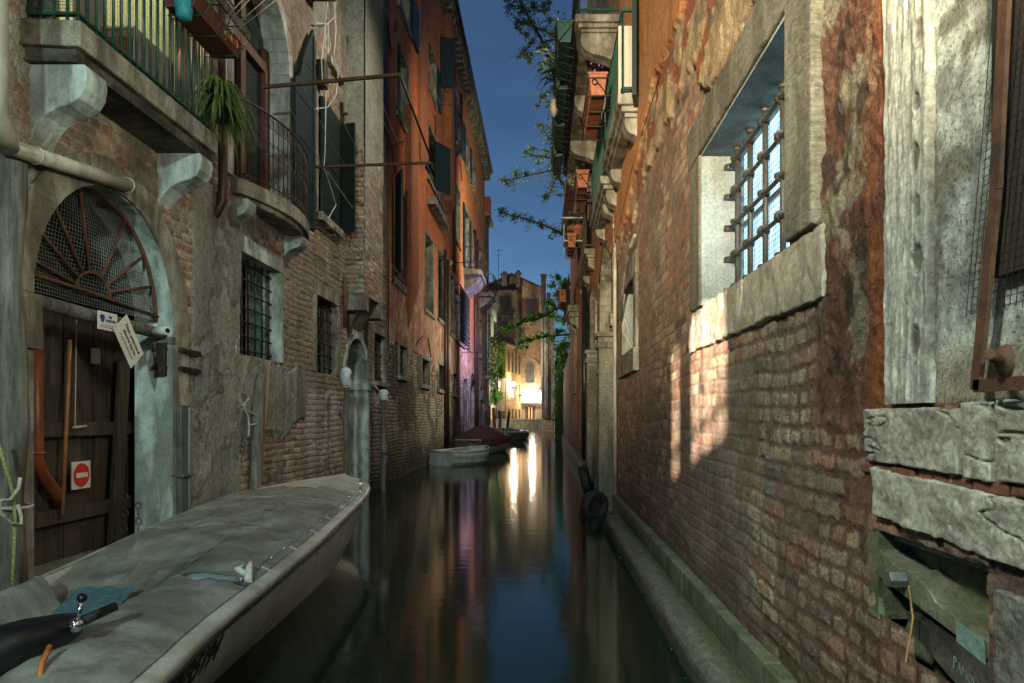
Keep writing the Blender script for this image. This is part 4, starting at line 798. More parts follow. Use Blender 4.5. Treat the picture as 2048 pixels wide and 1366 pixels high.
def styleB(U, Z):
    ht, col, m = bricks(U, Z, .085, .26, 171, mort=.02, pal=np.array([(.40, .34, .22), (.30, .22, .14), (.20, .12, .085), (.36, .31, .22), (.24, .17, .12), (.12, .095, .075), (.44, .38, .27)]), w=[3, 3, 3, 2, 3, 3, 2])
    col = mixc(np.array((.07, .06, .045)) + 0 * col, col, m)
    n1 = fbm(U * .55, Z * .5, 241, 5); n2 = fbm(U * 2.2, Z * 1.2, 257, 5); n3 = fbm(U * 5, Z * .5, 277, 4); n4 = fbm(U * 7, Z * 3.5, 281, 4)
    col = mixc(col, (.10, .075, .055), sst(.45, .6, n1) * .7); col = mixc(col, (.52, .46, .33), m * sst(.52, .6, fbm(U * .9, Z * 1.1, 249, 4)) * .75)
    s = sst(3.30, 3.34, Z + .5 * sst(.5, .62, n2) * (n2 - .5) * 2)
    org = np.array((.46, .135, .048)) * (.72 + .5 * n1)[..., None]
    org = mixc(org, (.48, .18, .058), sst(20, 36, U))
    org = mixc(org, (.25, .085, .045), sst(.5, .75, n3) * .55)
    fade = (1 - sst(4.0, 8.5, Z + 2.5 * (n1 - .5))); org = mixc(org, (.30, .125, .085), fade * .7)
    pale = sst(.50, .62, n4 * .6 + n2 * .4 + .10 * fade - .05) * (1 - sst(3.6, 6.6, Z + 2 * (n1 - .5))); org = mixc(org, (.46, .38, .26), pale * .75)
    col = mixc(col, org, s); ht = ht * (1 - s) + s * (.03 + .006 * n4)
    td = 1 - sst(.25, 1.3, Z + 1.0 * (n2 - .5)); col = mixc(col, (.045, .038, .022), td * .82)
    st = sst(.56, .74, fbm(U * 1.6, Z * .15, 291, 4)) * (1 - sst(3.2, 4, Z)); col = mixc(col, (.06, .05, .04), st * .7)
    return ht, col
eU = [x for v in BWw.values() for x in v[:2]] + [LD[0], LD[1]]; eZ = [x for v in BWw.values() for x in v[2:]]
BE = 41.8
sheet('wall', WALL_FAR, B, lambda U, Z, d: np.stack([XL + d, U, Z], -1), np.concatenate([np.arange(15.8, BE, .06), eU, [BE]]), np.concatenate([np.arange(-.3, 3.6, .024), np.arange(3.6, 16.3, .06), eZ, [16.3]]),
      [rect(*v) for v in BWw.values()] + [arch(LDC, LDH, -1, 2.6, LDH)], styleB)
k = MB(); k.box(XL - 8, XL - .5, 15.85, BE, -.3, 16.2); k.box(XL - .5, XL - .02, BE - .1, BE, -.3, 16.2); k.build('inner_walls', M['grey_wall'], B)
for nme, v in BWw.items():
    small = nme[0] == 'l'
    gr = (3, 5, .012) if nme in ('l2', 'l4', 'l5', 'l8') else None
    o = window(B, XL, 1, *v, fw=.10, lint=.10, sill=.0 if nme in ('l6',) else .12, depth=.28, proud=.045, sillp=.05, stone='stone', pane='glass' if not nme == 'l3' else 'glass_grey', mull=not small, grille=gr, bev=0)
    y0, y1, z0, z1 = v; k = MB()
    if nme == 'b1': k.cbox(XL + .06, XL + .1, y1 + .1, y1 + 1.0, z0, z1)
    if nme == 'b3': k.cbox(XL + .06, XL + .1, y1 + .1, y1 + .75, z0 + .1, z1 - .1); k.cbox(XL + .06, XL + .1, y0 - .8, y0 - .1, z0 + .3, z1)
    if nme == 'b4': k.cbeam((XL + .06, y0 + .05, (z0 + z1) / 2), (XL + .5, y0 + .2, (z0 + z1) / 2), .05, z1 - z0); k.cbox(XL + .06, XL + .1, y1 + .1, y1 + 1, z0, z1)
    if nme == 'b5': k.cbox(XL + .06, XL + .1, y0 - .75, y0 - .1, z0 + .1, z1); k.cbeam((XL + .05, y0 + 1.3, (z0 + z1) / 2), (XL + .45, y0 + 2.0, (z0 + z1) / 2), .05, z1 - z0 - .1)
    if nme == 'b6': k.cbeam((XL + .08, y0 - .12, (z0 + z1) / 2 + .1), (XL + .34, y0 - .7, (z0 + z1) / 2 + .1), .05, z1 - z0); k.cbox(XL + .055, XL + .095, y0 - .05, y0 + .55, z0 + .05, z1 - .25)
    if nme in ('b9', 'b10', 'b13', 'b12'):
        k.cbox(XL + .06, XL + .1, y0 - .6, y0 - .1, z0 + .05, z1)
        if nme != 'b12': k.cbox(XL + .06, XL + .1, y1 + .1, y1 + .6, z0 + .05, z1)
    if k.v: k.build('shutter', M['green_wood'], o)
    if nme == 'b15':
        k = MB()
        for i in range(17): y = y0 - .2 + (y1 - y0 + .4) * i / 16; k.tube([(XL + .28, y, z0 - .1), (XL + .28, y, z1 + .1)], .012, 4)
        for i in range(16):
            y = y0 - .2 + (y1 - y0 + .4) * (i + .5) / 16
            for j in range(10): k.torus((XL + .28, y, z0 + (z1 - z0) * (j + .5) / 10), .085, .012, (1, 0, 0), 8, 3)
        for z in (z0 - .1, (z0 + z1) / 2, z1 + .1): k.tube([(XL, y0 - .2, z), (XL + .28, y0 - .2, z), (XL + .28, y1 + .2, z), (XL, y1 + .2, z)], .018, 4)
        k.build('grille', M['iron'], o)
ring = MB(); ringpts(0, .12, XL - .4, XL + .05, 12, yc=LDC, hw=LDH, zs=2.6, rise=LDH); ring.box(XL - .4, XL + .05, LD[0] - .12, LD[0], -.3, 2.596); ring.box(XL - .4, XL + .05, LD[1], LD[1] + .12, -.3, 2.596)
o = ring.build('arched_doorway', M['stone'], B); k = MB(); k.box(XL - .4, XL - .36, LD[0], LD[1], -.3, 3.6); k.build('door_leaf', M['dark_wood'], o)
# stone box sill below the second window
q = onX(872, 393, XL + .3); k = MB(); k.box(XL, XL + .3, q[1], pY(892, XL + .2), q[2] - .22, q[2]); k.build('sill', M['stone'], B)
# flues standing out from the plaster
def flue(y0, y1, d, zt, zb, tip, flare=0):
    k = MB(); k.box(XL - .02, XL + d, y0, y1, zb, zt); ym = (y0 + y1) / 2
    k.add([(XL - .02, y0, zb), (XL + d, y0, zb), (XL + d, y1, zb), (XL - .02, y1, zb), (XL + .01, ym, tip)], [(0, 1, 4), (1, 2, 4), (2, 3, 4), (3, 0, 4)])
    if flare: k.box(XL - .02, XL + d + .12, y0 - .1, y1 + .1, zt, zt + .25)
    k.build('flue', M['orange_trim'], B)
flue(pY(815, XL + .1), pY(830, XL + .1), .20, 9.6, 5.0, 3.75); flue(pY(832, XL), pY(848, XL), .14, 16.2, 9.3, 8.6)
flue(pY(886, XL), pY(893, XL), .3, 16.2, 9.3, 8.9)
# drainpipes
k = MB()
for (u, vt, vb, d, r) in ((890.5, 500, 905, .12, .055), (896, 520, 905, .12, .055), (909, 130, 545, .12, .06), (923, 187, 300, .12, .05), (951, 460, 862, .12, .06), (955.5, 480, 862, .12, .05)):
    Y = pY(u, XL + d); k.ctube([(XL + d, Y, pZ(vt, Y)), (XL + d, Y, pZ(vb, Y))], r, 8)
Y = pY(909, XL + .12); Y2 = pY(923, XL + .12); k.tube([(XL + .12, Y2, pZ(300, Y2)), (XL + .12, Y, pZ(315, Y))], .05, 8)
k.build('drainpipe', M['brown_pipe'], B)
k = MB(); Y = pY(917, XL + .1); k.tube([(XL + .1, Y, pZ(690, Y)), (XL + .1, Y, pZ(832, Y))], .05, 8); k.build('drainpipe', M['orange_pvc'], B)
q = onX(898, 493, XL + .12); k = MB(); k.sphere((XL + .16, q[1], pZ(525, q[1])), .11, 10); k.build('wall_lamp', M['white'], B)
# cornice on little consoles, gutter, dormers
k = MB(); k.box(XL - .1, XL + .42, 15.82, BE + .1, 16.32, 16.5); k.box(XL - .1, XL + .10, 15.82, BE, 15.98, 16.319); k.build('cornice', M['stone'], B, bevel=.02)
k = MB(); y = 16.0
while y < BE: k.box(XL + .1, XL + .36, y, y + .2, 16.06, 16.318); y += .46
o = k.build('console', M['stone'], B); o['kind'] = 'stuff'
k = MB(); k.tube([(XL + .46, 15.9, 16.52), (XL + .46, BE + .1, 16.52)], .09, 8); k.build('gutter', M['brown_pipe'], B)
k = MB(); k.add([(XL + .5, 15.82, 16.55), (XL + .5, BE + .1, 16.55), (XL - 6, BE + .1, 18.3), (XL - 6, 15.82, 18.3)], [(0, 1, 2, 3)]); k.build('roof', M['tile'], B)
k = MB()
for y in (26.5, 31.5, 38.5): k.box(XL - .55, XL + .05, y, y + .9, 16.5, 18.4); k.cbox(XL - .65, XL + .15, y - .1, y + 1.0, 18.4, 18.55)
k.build('chimney', M['orange_trim'], B)
# iron balconies at the far end
def iron_balcony(y0, y1, z, d):
    k = MB(); k.prism([(XL, y0), (XL + d * .8, y0), (XL + d, y0 + .2), (XL + d, y1 - .2), (XL + d * .8, y1), (XL, y1)], z - .22, z, 'z'); k.prism([(XL, z - .22), (XL + d * .9, z - .22), (XL + d * .7, z - .5), (XL, z - .9)], y0 + .3, y1 - .3, 'y')
    o = k.build('balcony', M['grey_plaster'], B, bevel=.02); k = MB()
    P = [(XL, y0), (XL + d - .05, y0 + .05), (XL + d + .08, (y0 + y1) / 2), (XL + d - .05, y1 - .05), (XL, y1)]
    for zz in (z + .08, z + 1.0): k.tube([(x, y, zz) for x, y in P], .02, 5)
    for a, b_ in zip(P[:-1], P[1:]):
        n = max(3, int((Vector(b_) - Vector(a)).length / .22))
        for i in range(n):
            x, y = a[0] + (b_[0] - a[0]) * i / n, a[1] + (b_[1] - a[1]) * i / n; bul = .1 if a[0] > XL else 0
            k.tube([(x, y, z), (x + bul, y, z + .35), (x, y, z + 1.0)], .012, 4)
            k.torus((x + bul * .8, y + .1, z + .5), .1, .012, (Vector((b_[1] - a[1], a[0] - b_[0], 0))), 8, 3)
    k.build('railing', M['iron'], o)
iron_balcony(pY(925, XL) , pY(937, XL) + .4, pZ(538, pY(925, XL)), .85)
iron_balcony(pY(955, XL), pY(962, XL) + .3, pZ(584, pY(955, XL)), .85)
k = MB(); y = pY(966, XL); k.box(XL + .05, XL + .12, y, y + 2.2, pZ(735, y), pZ(665, y)); k.build('shutter', M['green_iron'], B)
# tie irons and hooks on plaster
k = MB()
for (u, v, u2, v2) in ((773, 35, 783, 108), (790, 62, 793, 42), (781, 280, 791, 345), (776, 293, 808, 283), (833, 688, 847, 672), (857, 676, 862, 714), (870, 230, 872, 270), (920, 320, 924, 362), (951, 770, 953, 800)): k.cbeam(onX(u, v, XL + .06), onX(u2, v2, XL + .06), .03, .03)
k.build('wall_tie', M['iron'], B)
k = MB()
for (u, v, w_) in ((867, 390, .8), (872, 210, .9), (905, 525, .7), (922, 705, .9), (952, 728, .8)): q = Vector(onX(u, v, XL)); k.ctube([q, q + Vector((w_, 0, 0))], .014, 5)
k.build('clothes_arm', M['iron'], B)
for i, (u, v, u2, lab) in enumerate(((888, 180, 897, 'high'), (913, 290, 921, 'm'), (930, 348, 938, 'l'), (945, 395, 950, 'x'))):
    q = onX(u, v, XL); rack('drying_rack', ('metal drying rack on the orange house under the highest shuttered window', 'metal drying rack on the orange house just right of the long dark drainpipe', 'metal drying rack on the orange house, second from the far end', 'farthest metal drying rack high on the orange house')[i], q[1], pY(u2, XL), q[2], 1, XL, .4)
k = MB()
for i in range(5): k.tube([(-1.0 - .42 * i + -.6, 0, 0)] and [onX(846 + i * 4, 62 + i * 22, XL + .5), onX(868 + i * 3, 190 + i * 4, XL + .35)], .006, 3)
tag(k.build('clothes_line', M['cable']), 'thin clothes lines strung before a dark shuttered window of the orange house', 'clothes line')
# ================================================================== sliver of the next house on the left
S = thing('grey_house', 'narrow strip of grey brown house beyond the orange house, on the left', 'house', (XL, 46, 0))
k = MB(); k.box(XL - 8, XL + .06, BE + .02, 44.6, -.3, 13.9); k.build('wall', M['grey_wall'], S)
k = MB(); k.box(XL - 8, XL + .35, BE + .02, 44.6, 13.9, 14.1); k.build('cornice', M['stone'], S); 
k = MB(); y = 42.6; k.box(XL - .4, XL + .3, y, y + .8, 14.1, 15.3); k.build('chimney', M['orange_trim'], S)
window(S, XL + .06, 1, 42.2, 42.8, 2.0, 3.4, depth=.05, mull=False, stone='stone'); window(S, XL + .06, 1, 43.4, 44.2, 1.6, 4.0, depth=.05, mull=False, stone='stone')
k = MB(); k.tube([(XL + .15, 42.4, 3), (XL + .15, 42.4, 8.2), (XL + .3, 42.5, 8.6), (XL + .15, 42.4, 9.2)], .05, 6); k.build('drainpipe', M['white_pvc'], S)
pt = thing('balcony_plant', 'small pot of green plants on a ledge at the end of the left houses', 'plant', (XL + .3, 42.5, 4.2)); k = MB(); k.box(XL + .06, XL + .5, 42.2, 43.2, 3.9, 4.1); k.build('pot', M['white'], pt); k = MB(); leaf_cloud(k, (XL + .35, 42.6, 4.25), .35, 160, .13); k.build('leaves', M['leaf_bright'], pt)

# ================================================================== FAR END
QY = 75.8
k = MB(); k.box(-9, .25, QY, 140, -.5, 1.17); tag(k.build('quay_ground', M['kerb']), kind='structure')
q_ = thing('quay_wall', 'low stained stone quay wall across the end of the canal', 'wall', (-4, QY, 0)); k = MB(); k.box(-9, -.2, QY - .3, QY - .02, -.3, 1.2); k.build('wall', M['grey_wall'], q_); k = MB(); k.box(-9, -.2, QY - .36, QY + .3, 1.204, 1.3); k.build('coping', M['kerb'], q_)
D = thing('brick_gable_house', 'brown brick gable house with arched window and lit doorway, at the canal end', 'house', (-1.5, 88, 1))
def styleD(U, Z):
    ht, col, m = bricks(U, Z, .11, .3, 371, mort=.03, pal=np.array([(.27, .17, .10), (.22, .13, .08), (.30, .20, .12), (.18, .12, .08)]))
    col = mixc(np.array((.30, .25, .18)) + 0 * col, col, .35 + .65 * m); n = fbm(U * .8, Z * .8, 381, 5)
    col = mixc(col, (.34, .25, .16), sst(.4, .65, n) * .5); w = (1 - sst(4.9, 5.5, Z + 1.0 * (n - .5))) * sst(2.9, 3.3, Z + .6 * (n - .5)); return ht, mixc(col, (.62, .57, .48), w * .85)  # pale band above the door puts the lamp wash into the brick colour
DW = [(-2.3, -1.15, 14.0, 16.9), (-2.3, -1.0, 1.17, 2.95)]; AW = arch((-2.22 - 1.13) / 2, .55, 6.0, 8.05, .55)
def zroof(x): return 19.85 - (x + 4.06) * .44
U_ = np.arange(-2.78, -.15, .045); 
sheet('wall', WALL_FAR, D, lambda U, Z, d: np.stack([U, 88 - d, np.minimum(Z, zroof(U))], -1), np.concatenate([U_, [-2.3, -1.15, -1.0]]), np.concatenate([np.arange(1.1, 19.4, .045), [14, 16.9, 2.95]]), [rect(*w) for w in DW] + [AW], styleD)
k = MB(); k.prism([(-2.78, 1), (-.15, 1), (-.15, zroof(-.15) - .1), (-2.78, zroof(-2.78) - .1)], 88.12, 98, 'y'); k.build('inner_walls', M['void'], D)
k = MB(); k.prism([(-8.2, 17.9), (-4.06, 19.85), (.1, 18.0), (.1, 18.2), (-4.06, 20.1), (-8.2, 18.1)], 87.6, 97, 'y'); k.build('roof', M['tile'], D)
k = MB(); k.prism([(-8, 10), (-2.79, 10), (-2.79, 19.2), (-4.06, 19.8), (-8, 17.95)], 88, 97, 'y'); k.build('gable', M['grey_wall'], D)
def fwin(par, x0, x1, z0, z1, Y, arch_=False, shut=None, stone='stone', pane='glass_grey', bars=True):
    f = MB(); w = .14
    f.box(x0 - w, x0, Y - .06, Y + .2, z0, z1); f.box(x1, x1 + w, Y - .06, Y + .2, z0, z1); f.box(x0 - w - .1, x1 + w + .1, Y - .12, Y + .2, z0 - .18, z0)
    if arch_:
        xc, hw = (x0 + x1) / 2, (x1 - x0) / 2
        for i in range(10):
            a, b_ = math.pi * i / 10, math.pi * (i + 1) / 10; f.prism([(xc - R * math.cos(t), z1 + R * math.sin(t)) for R, t in ((hw, a), (hw + w, a), (hw + w, b_), (hw, b_))], Y - .06, Y + .2, 'y')
    else: f.box(x0 - w, x1 + w, Y - .07, Y + .2, z1, z1 + .16)
    o = f.build('window', M[stone], par); k = MB(); k.box(x0, x1, Y + .1, Y + .16, z0, z1 + ((x1 - x0) / 2 if arch_ else 0)); k.build('pane', M[pane], o)
    if bars:
        k = MB(); xm = (x0 + x1) / 2; k.box(xm - .06, xm + .06, Y + .02, Y + .095, z0, z1); k.box(x0, x0 + .07, Y + .02, Y + .095, z0, z1); k.box(x1 - .07, x1, Y + .02, Y + .095, z0, z1)
        if arch_: k.box(x0 + .07, x1 - .07, Y + .02, Y + .094, z1 - .05, z1 + .05)
        k.build('sash', M['red_wood'], o)
    if shut:
        k = MB(); k.cbox(x0 - shut - .15, x0 - .05, Y - .12, Y - .065, z0, z1); k.box(x1 + .05, x1 + shut + .15, Y - .12, Y - .065, z0, z1); k.build('shutter', M['brown_shutter'], o)
    return o
fwin(D, -2.25, -1.2, 14.05, 16.85, 88, shut=.5, pane='glass_grey'); fwin(D, -2.22, -1.13, 6.0, 8.05, 88, arch_=True)
dd = fwin(D, -2.3, -1.0, 1.3, 2.95, 88, stone='white', bars=False, pane='brown_shutter')
k = MB(); k.box(-2.86, -.45, 87.4, 88, 3.28, 3.40); k.build('ledge', M['orange_trim'], D)
k = MB(); k.box(-2.3, -1.0, 88.02, 88.09, 1.3, 2.95); k.build('door_leaf', M['brown_shutter'], dd)
k = MB(); k.cbox(-1.86, -1.76, 87.99, 88.018, 1.35, 2.85); k.box(-1.5, -1.4, 87.99, 88.018, 1.35, 2.85); k.build('lit_slit', M['warm_pane'], dd)
k = MB(); k.cbeam((-.35, 87.7, 5.35), (-1.0, 87.3, 4.55), .16, .1); k.beam((-.4, 87.8, 8.4), (-1.1, 87.4, 9.1), .16, .1); k.beam((-1.1, 87.4, 9.1), (-1.9, 87.7, 9.2), .1, .06); k.build('iron_stay', M['rust'], D)
fx = thing('floodlight', 'small dark floodlight on the wall by the lit doorway, far end', 'lamp', onY(1041, 791, 86.4)); k = MB(); q = onY(1041, 791, 86.4); k.box(q[0] - .14, q[0] + .14, q[1] - .15, q[1] + .1, q[2] - .1, q[2] + .12); k.beam((q[0], q[1], q[2]), (q[0] - .1, q[1] + .9, q[2] + .1), .06, .06); k.build('housing', M['black'], fx)
# ochre wing running obliquely to the gable house
Wg = thing('ochre_house', 'ochre yellow lit house side with rows of arched windows, at the canal end', 'house', (-3.5, 84, 1))
e0, e1 = Vector((-4.4, 80, 0)), Vector((-2.76, 87.98, 0)); dirw = (e1 - e0); LW = dirw.length; dirw.normalize(); nrm = Vector((dirw.y, -dirw.x, 0))
def PW(s_, z, d=0): p = e0 + dirw * s_ + nrm * d; return (p.x, p.y, z)
def wallprism(par, name, s0, s1, z0, z1, d0, d1, m):
    k = MB(); vs = [PW(a, z, d) for a in (s0, s1) for d in (d0, d1) for z in (z0, z1)]; k.add(vs, [(0, 1, 3, 2), (4, 6, 7, 5), (0, 4, 5, 1), (2, 3, 7, 6), (0, 2, 6, 4), (1, 5, 7, 3)]); return k.build(name, m, par)
wallprism(Wg, 'wall', 0, LW, 1.1, 10.1, -4, 0, M['ochre']); wallprism(Wg, 'wall', 5.2, LW, 10.1, 17.3, -6, -.02, M['ochre'])
wallprism(Wg, 'cornice', -.1, LW, 10.1, 10.35, -.3, .18, M['stone']); wallprism(Wg, 'base_course', 0, LW, 1.1, 5.9, -.05, .03, M['ochre'])
def wwin(s0, s1, z0, z1, ar=False):
    o = wallprism(Wg, 'window', s0 - .12, s1 + .12, z0 - .12, z1 + .1, -.02, .045, M['stone']); wallprism(o, 'pane', s0, s1, z0, z1, .03, .052, M['glass_grey'])
    if ar:
        k = MB(); sc = (s0 + s1) / 2; hw = (s1 - s0) / 2
        for R, d, mm in ((hw + .12, .045, 'stone'), (hw, .052, 'glass_grey')):
            k = MB(); n = 10; P = [(sc - R * math.cos(math.pi * i / n), z1 + R * math.sin(math.pi * i / n)) for i in range(n + 1)]; vs = [PW(a, z, d) for a, z in P] + [PW(a, z, -.02) for a, z in P]; N1 = n + 1
            k.add(vs, [tuple(range(N1))] + [(i, i + 1, N1 + i + 1, N1 + i) for i in range(n)]); k.build('arch', M[mm], o)
def sWu(u):
    r = (u - U0) / F; return (r * e0.y - e0.x) / (dirw.x - r * dirw.y)
for u in (1016, 1023.3, 1030.2, 1037): a = sWu(u); wwin(a, a + .75, 7.0, 8.9, True)
for u in (1016, 1023.3, 1030.2, 1037): a = sWu(u); wwin(a, a + .7, 3.6, 5.7)
for u in (1016, 1023.3, 1030.2, 1037): a = sWu(u); wwin(a, a + .7, 1.35, 2.5)
for (z0, z1) in ((13.7, 16.4), (10.8, 12.8)): a = sWu(1037.5); wwin(a, a + 1.3, z0, z1)
# low annex of the wing towards the canal
an = thing('white_annex', 'low white lit house wing with tiny windows behind the clipped bush', 'house', (-5, 78, 1))
k = MB(); k.prism([(-5.2, 76.9), (-4.41, 80), (-8, 80), (-8, 76.9)], 1.1, 6.1, 'z'); k.build('wall', M['pale_wall'], an); k = MB(); k.prism([(-5.05, 76.8), (-4.3, 80), (-8, 80), (-8, 76.8)], 6.1, 6.25, 'z'); k.build('roof', M['tile'], an)
for (u, vt, vb) in ((998, 756, 782), (998, 820, 838), (1008, 822, 838)):
    Y = 77.3 if u < 1000 else 79; x = -5.2 + (Y - 76.9) * .255; k = MB(); k.prism([(x - .02, Y), (x + .06, Y), (x + .06 + .15, Y + .6), (x + .12, Y + .6)], pZ(vb, Y), pZ(vt, Y), 'z'); k.build('window', M['glass_grey'], an)
# grey upper house
G = thing('grey_terrace_house', 'tall grey brown rendered house with blind window and tiled eaves, far left end', 'house', (-5, 84, 8))
k = MB(); k.box(-8.5, -3.25, 84.6, 88, 9, 17.1); k.build('wall', M['grey_wall'], G)
k = MB(); k.add([(-8.5, 84.2, 17.0), (-3.15, 84.2, 17.0), (-3.0, 88, 18.2), (-8.5, 88, 18.2), (-8.5, 84.2, 17.2), (-3.15, 84.2, 17.2), (-3.0, 88, 18.4), (-8.5, 88, 18.4)], [(0, 1, 2, 3), (4, 5, 6, 7), (0, 1, 5, 4), (1, 2, 6, 5), (2, 3, 7, 6), (3, 0, 4, 7)]); k.build('roof', M['tile'], G)
k = MB(); x0, x1 = onY(1008, 0, 84.6)[0], onY(1024.5, 0, 84.6)[0]; z0, z1 = pZ(615, 84.6), pZ(589, 84.6)
k.box(x0, x0 + .1, 84.53, 84.6, z0, z1); k.box(x1 - .1, x1, 84.53, 84.6, z0, z1); k.box(x0, x1, 84.53, 84.6, z1, z1 + .1); k.box(x0 - .15, x1 + .15, 84.45, 84.6, z0 - .15, z0); k.build('blind_window', M['grey_plaster'], G)
k = MB(); k.box(-7.6, -3.4, 84.54, 84.6, pZ(633, 84.6), pZ(632, 84.6)); k.build('string_course', M['stone'], G)
for (u, vt, vb, Yc, w_) in ((1009, 543, 572, 86, .5), (1036.5, 541, 577, 86.5, .42)):
    q = onY(u, vt, Yc); zb_ = pZ(vb, Yc); k = MB(); k.box(q[0] - w_ * .6, q[0] + w_ * .6, Yc - .3, Yc + .3, zb_, q[2] - .5); k.box(q[0] - w_, q[0] + w_, Yc - .5, Yc + .5, q[2] - .5, q[2] - .3); k.box(q[0] - w_ * .5, q[0] + w_ * .5, Yc - .25, Yc + .25, q[2] - .3, q[2]); k.build('chimney', M['grey_plaster'], G)
k = MB(); q0, q1 = onY(997, 575, 86), onY(997, 498, 86); k.tube([q0, q1], .03, 4); k.tube([(q1[0] - .6, 86, q1[2] - .3), (q1[0] + .6, 86, q1[2] - .1)], .02, 4); k.tube([(q1[0] - .4, 86, q1[2] - .8), (q1[0] + .3, 86, q1[2] - .7)], .02, 4)
tag(k.build('antenna', M['grey_pipe']), 'thin roof antenna against the blue sky, far end', 'antenna')
k = MB(); Yf = 83.5
for i in range(16): x = onY(1003 + i * 2, 0, Yf)[0]; k.box(x, x + .1, Yf, Yf + .03, 10.3, pZ(658, Yf))
tag(k.build('terrace_screen', M['wood']), 'wooden slat screen on the terrace before the grey far house', 'fence')
k = MB(); q = onY(1007, 683, 82); k.lathe([(.2, -.3), (.32, 0), (.3, .05)], q, 10); tag(k.build('flower_pot', M['terracotta']), 'small orange flower pot on the far terrace edge', 'pot')
lg = thing('laundry', 'pale cloth and dark trousers hanging by the grey far house', 'laundry', onY(986, 630, 70)); q = onY(988, 618, 70); k = MB(); R_ = [[(q[0] + .3 * math.sin(i * .9) * .2 - .25 + i * .07, 70 + .1 * math.sin(i), q[2] - dz * (1 + .05 * i)) for i in range(8)] for dz in (0, .5, 1.0)]; k.grid(R_); k.build('shirt', M['lining'], lg)
k = MB(); q = onY(984, 630, 70); k.prism([(q[0] - .15, q[2]), (q[0] + .2, q[2]), (q[0] + .15, q[2] - 2.2), (q[0] - .1, q[2] - 2.2)], 70, 70.08, 'y'); k.build('trousers', M['blue_iron'], lg)
# globe lamp
q = onY(1027, 768, 82); gl = thing('street_lamp', 'round white glowing globe lamp on the ochre house', 'lamp', q); k = MB(); k.sphere(q, .27, 16); k.build('globe', M['lamp_glass'], gl)
k = MB(); k.tube([(q[0], q[1], q[2] + .28), (q[0], q[1], q[2] + .5), (q[0] - .25, q[1] + .05, q[2] + .52)], .04, 6); k.build('bracket', M['iron'], gl)
# narrow brick tower house at the right of the quay
T = thing('narrow_brick_house', 'narrow brick house corner with pale pipes, right end of the quay', 'house', (.5, 75, 0))
def styleT(U, Z):
    ht, col, m = bricks(U, Z, .11, .3, 471, mort=.03, pal=np.array([(.25, .15, .09), (.2, .12, .08), (.28, .2, .13)])); n = fbm(U * 2, Z * .3, 481, 5)
    col = mixc(col, (.20, .19, .16), sst(.42, .6, n) * .8); return ht, col
sheet('wall', WALL_FAR, T, lambda U, Z, d: np.stack([U, 75 - d, Z], -1), np.arange(-.2, 1.24, .045), np.arange(-.2, 14.6, .05), [], styleT)
k = MB(); k.box(-.2, 1.22, 75.03, 90, -.2, 14.5); k.build('inner_walls', M['brick_pier'], T)
k = MB()
for u, r, m_ in ((1084.5, .07, 0), (1091, .09, 0), (1094.5, .06, 0)): x = onY(u, 0, 74.8)[0]; k.ctube([(x, 74.85, 1.4), (x, 74.85, 14.4)], r, 8)
k.build('drainpipe', M['white'], T)
k = MB(); q = onY(1087, 548, 76); k.box(q[0] - .28, q[0] + .28, 76, 76.6, 14.5, q[2] - .3); k.box(q[0] - .34, q[0] + .34, 75.9, 76.7, q[2] - .3, q[2]); k.build('chimney', M['brick_pier'], T)
k = MB(); q = onY(1097, 585, 76); k.box(q[0] - .2, q[0] + .25, 76, 76.5, 14.0, q[2]); k.build('chimney', M['white'], T)
# dark mass of houses behind the trees on the right
k = thing('dark_house', 'dark house in shadow behind the trees at the right end', 'house', (6, 80, 0)); o = k; k = MB(); k.box(1.6, 14, 78, 92, -.2, 9); k.build('wall', M['grey_wall'], o)
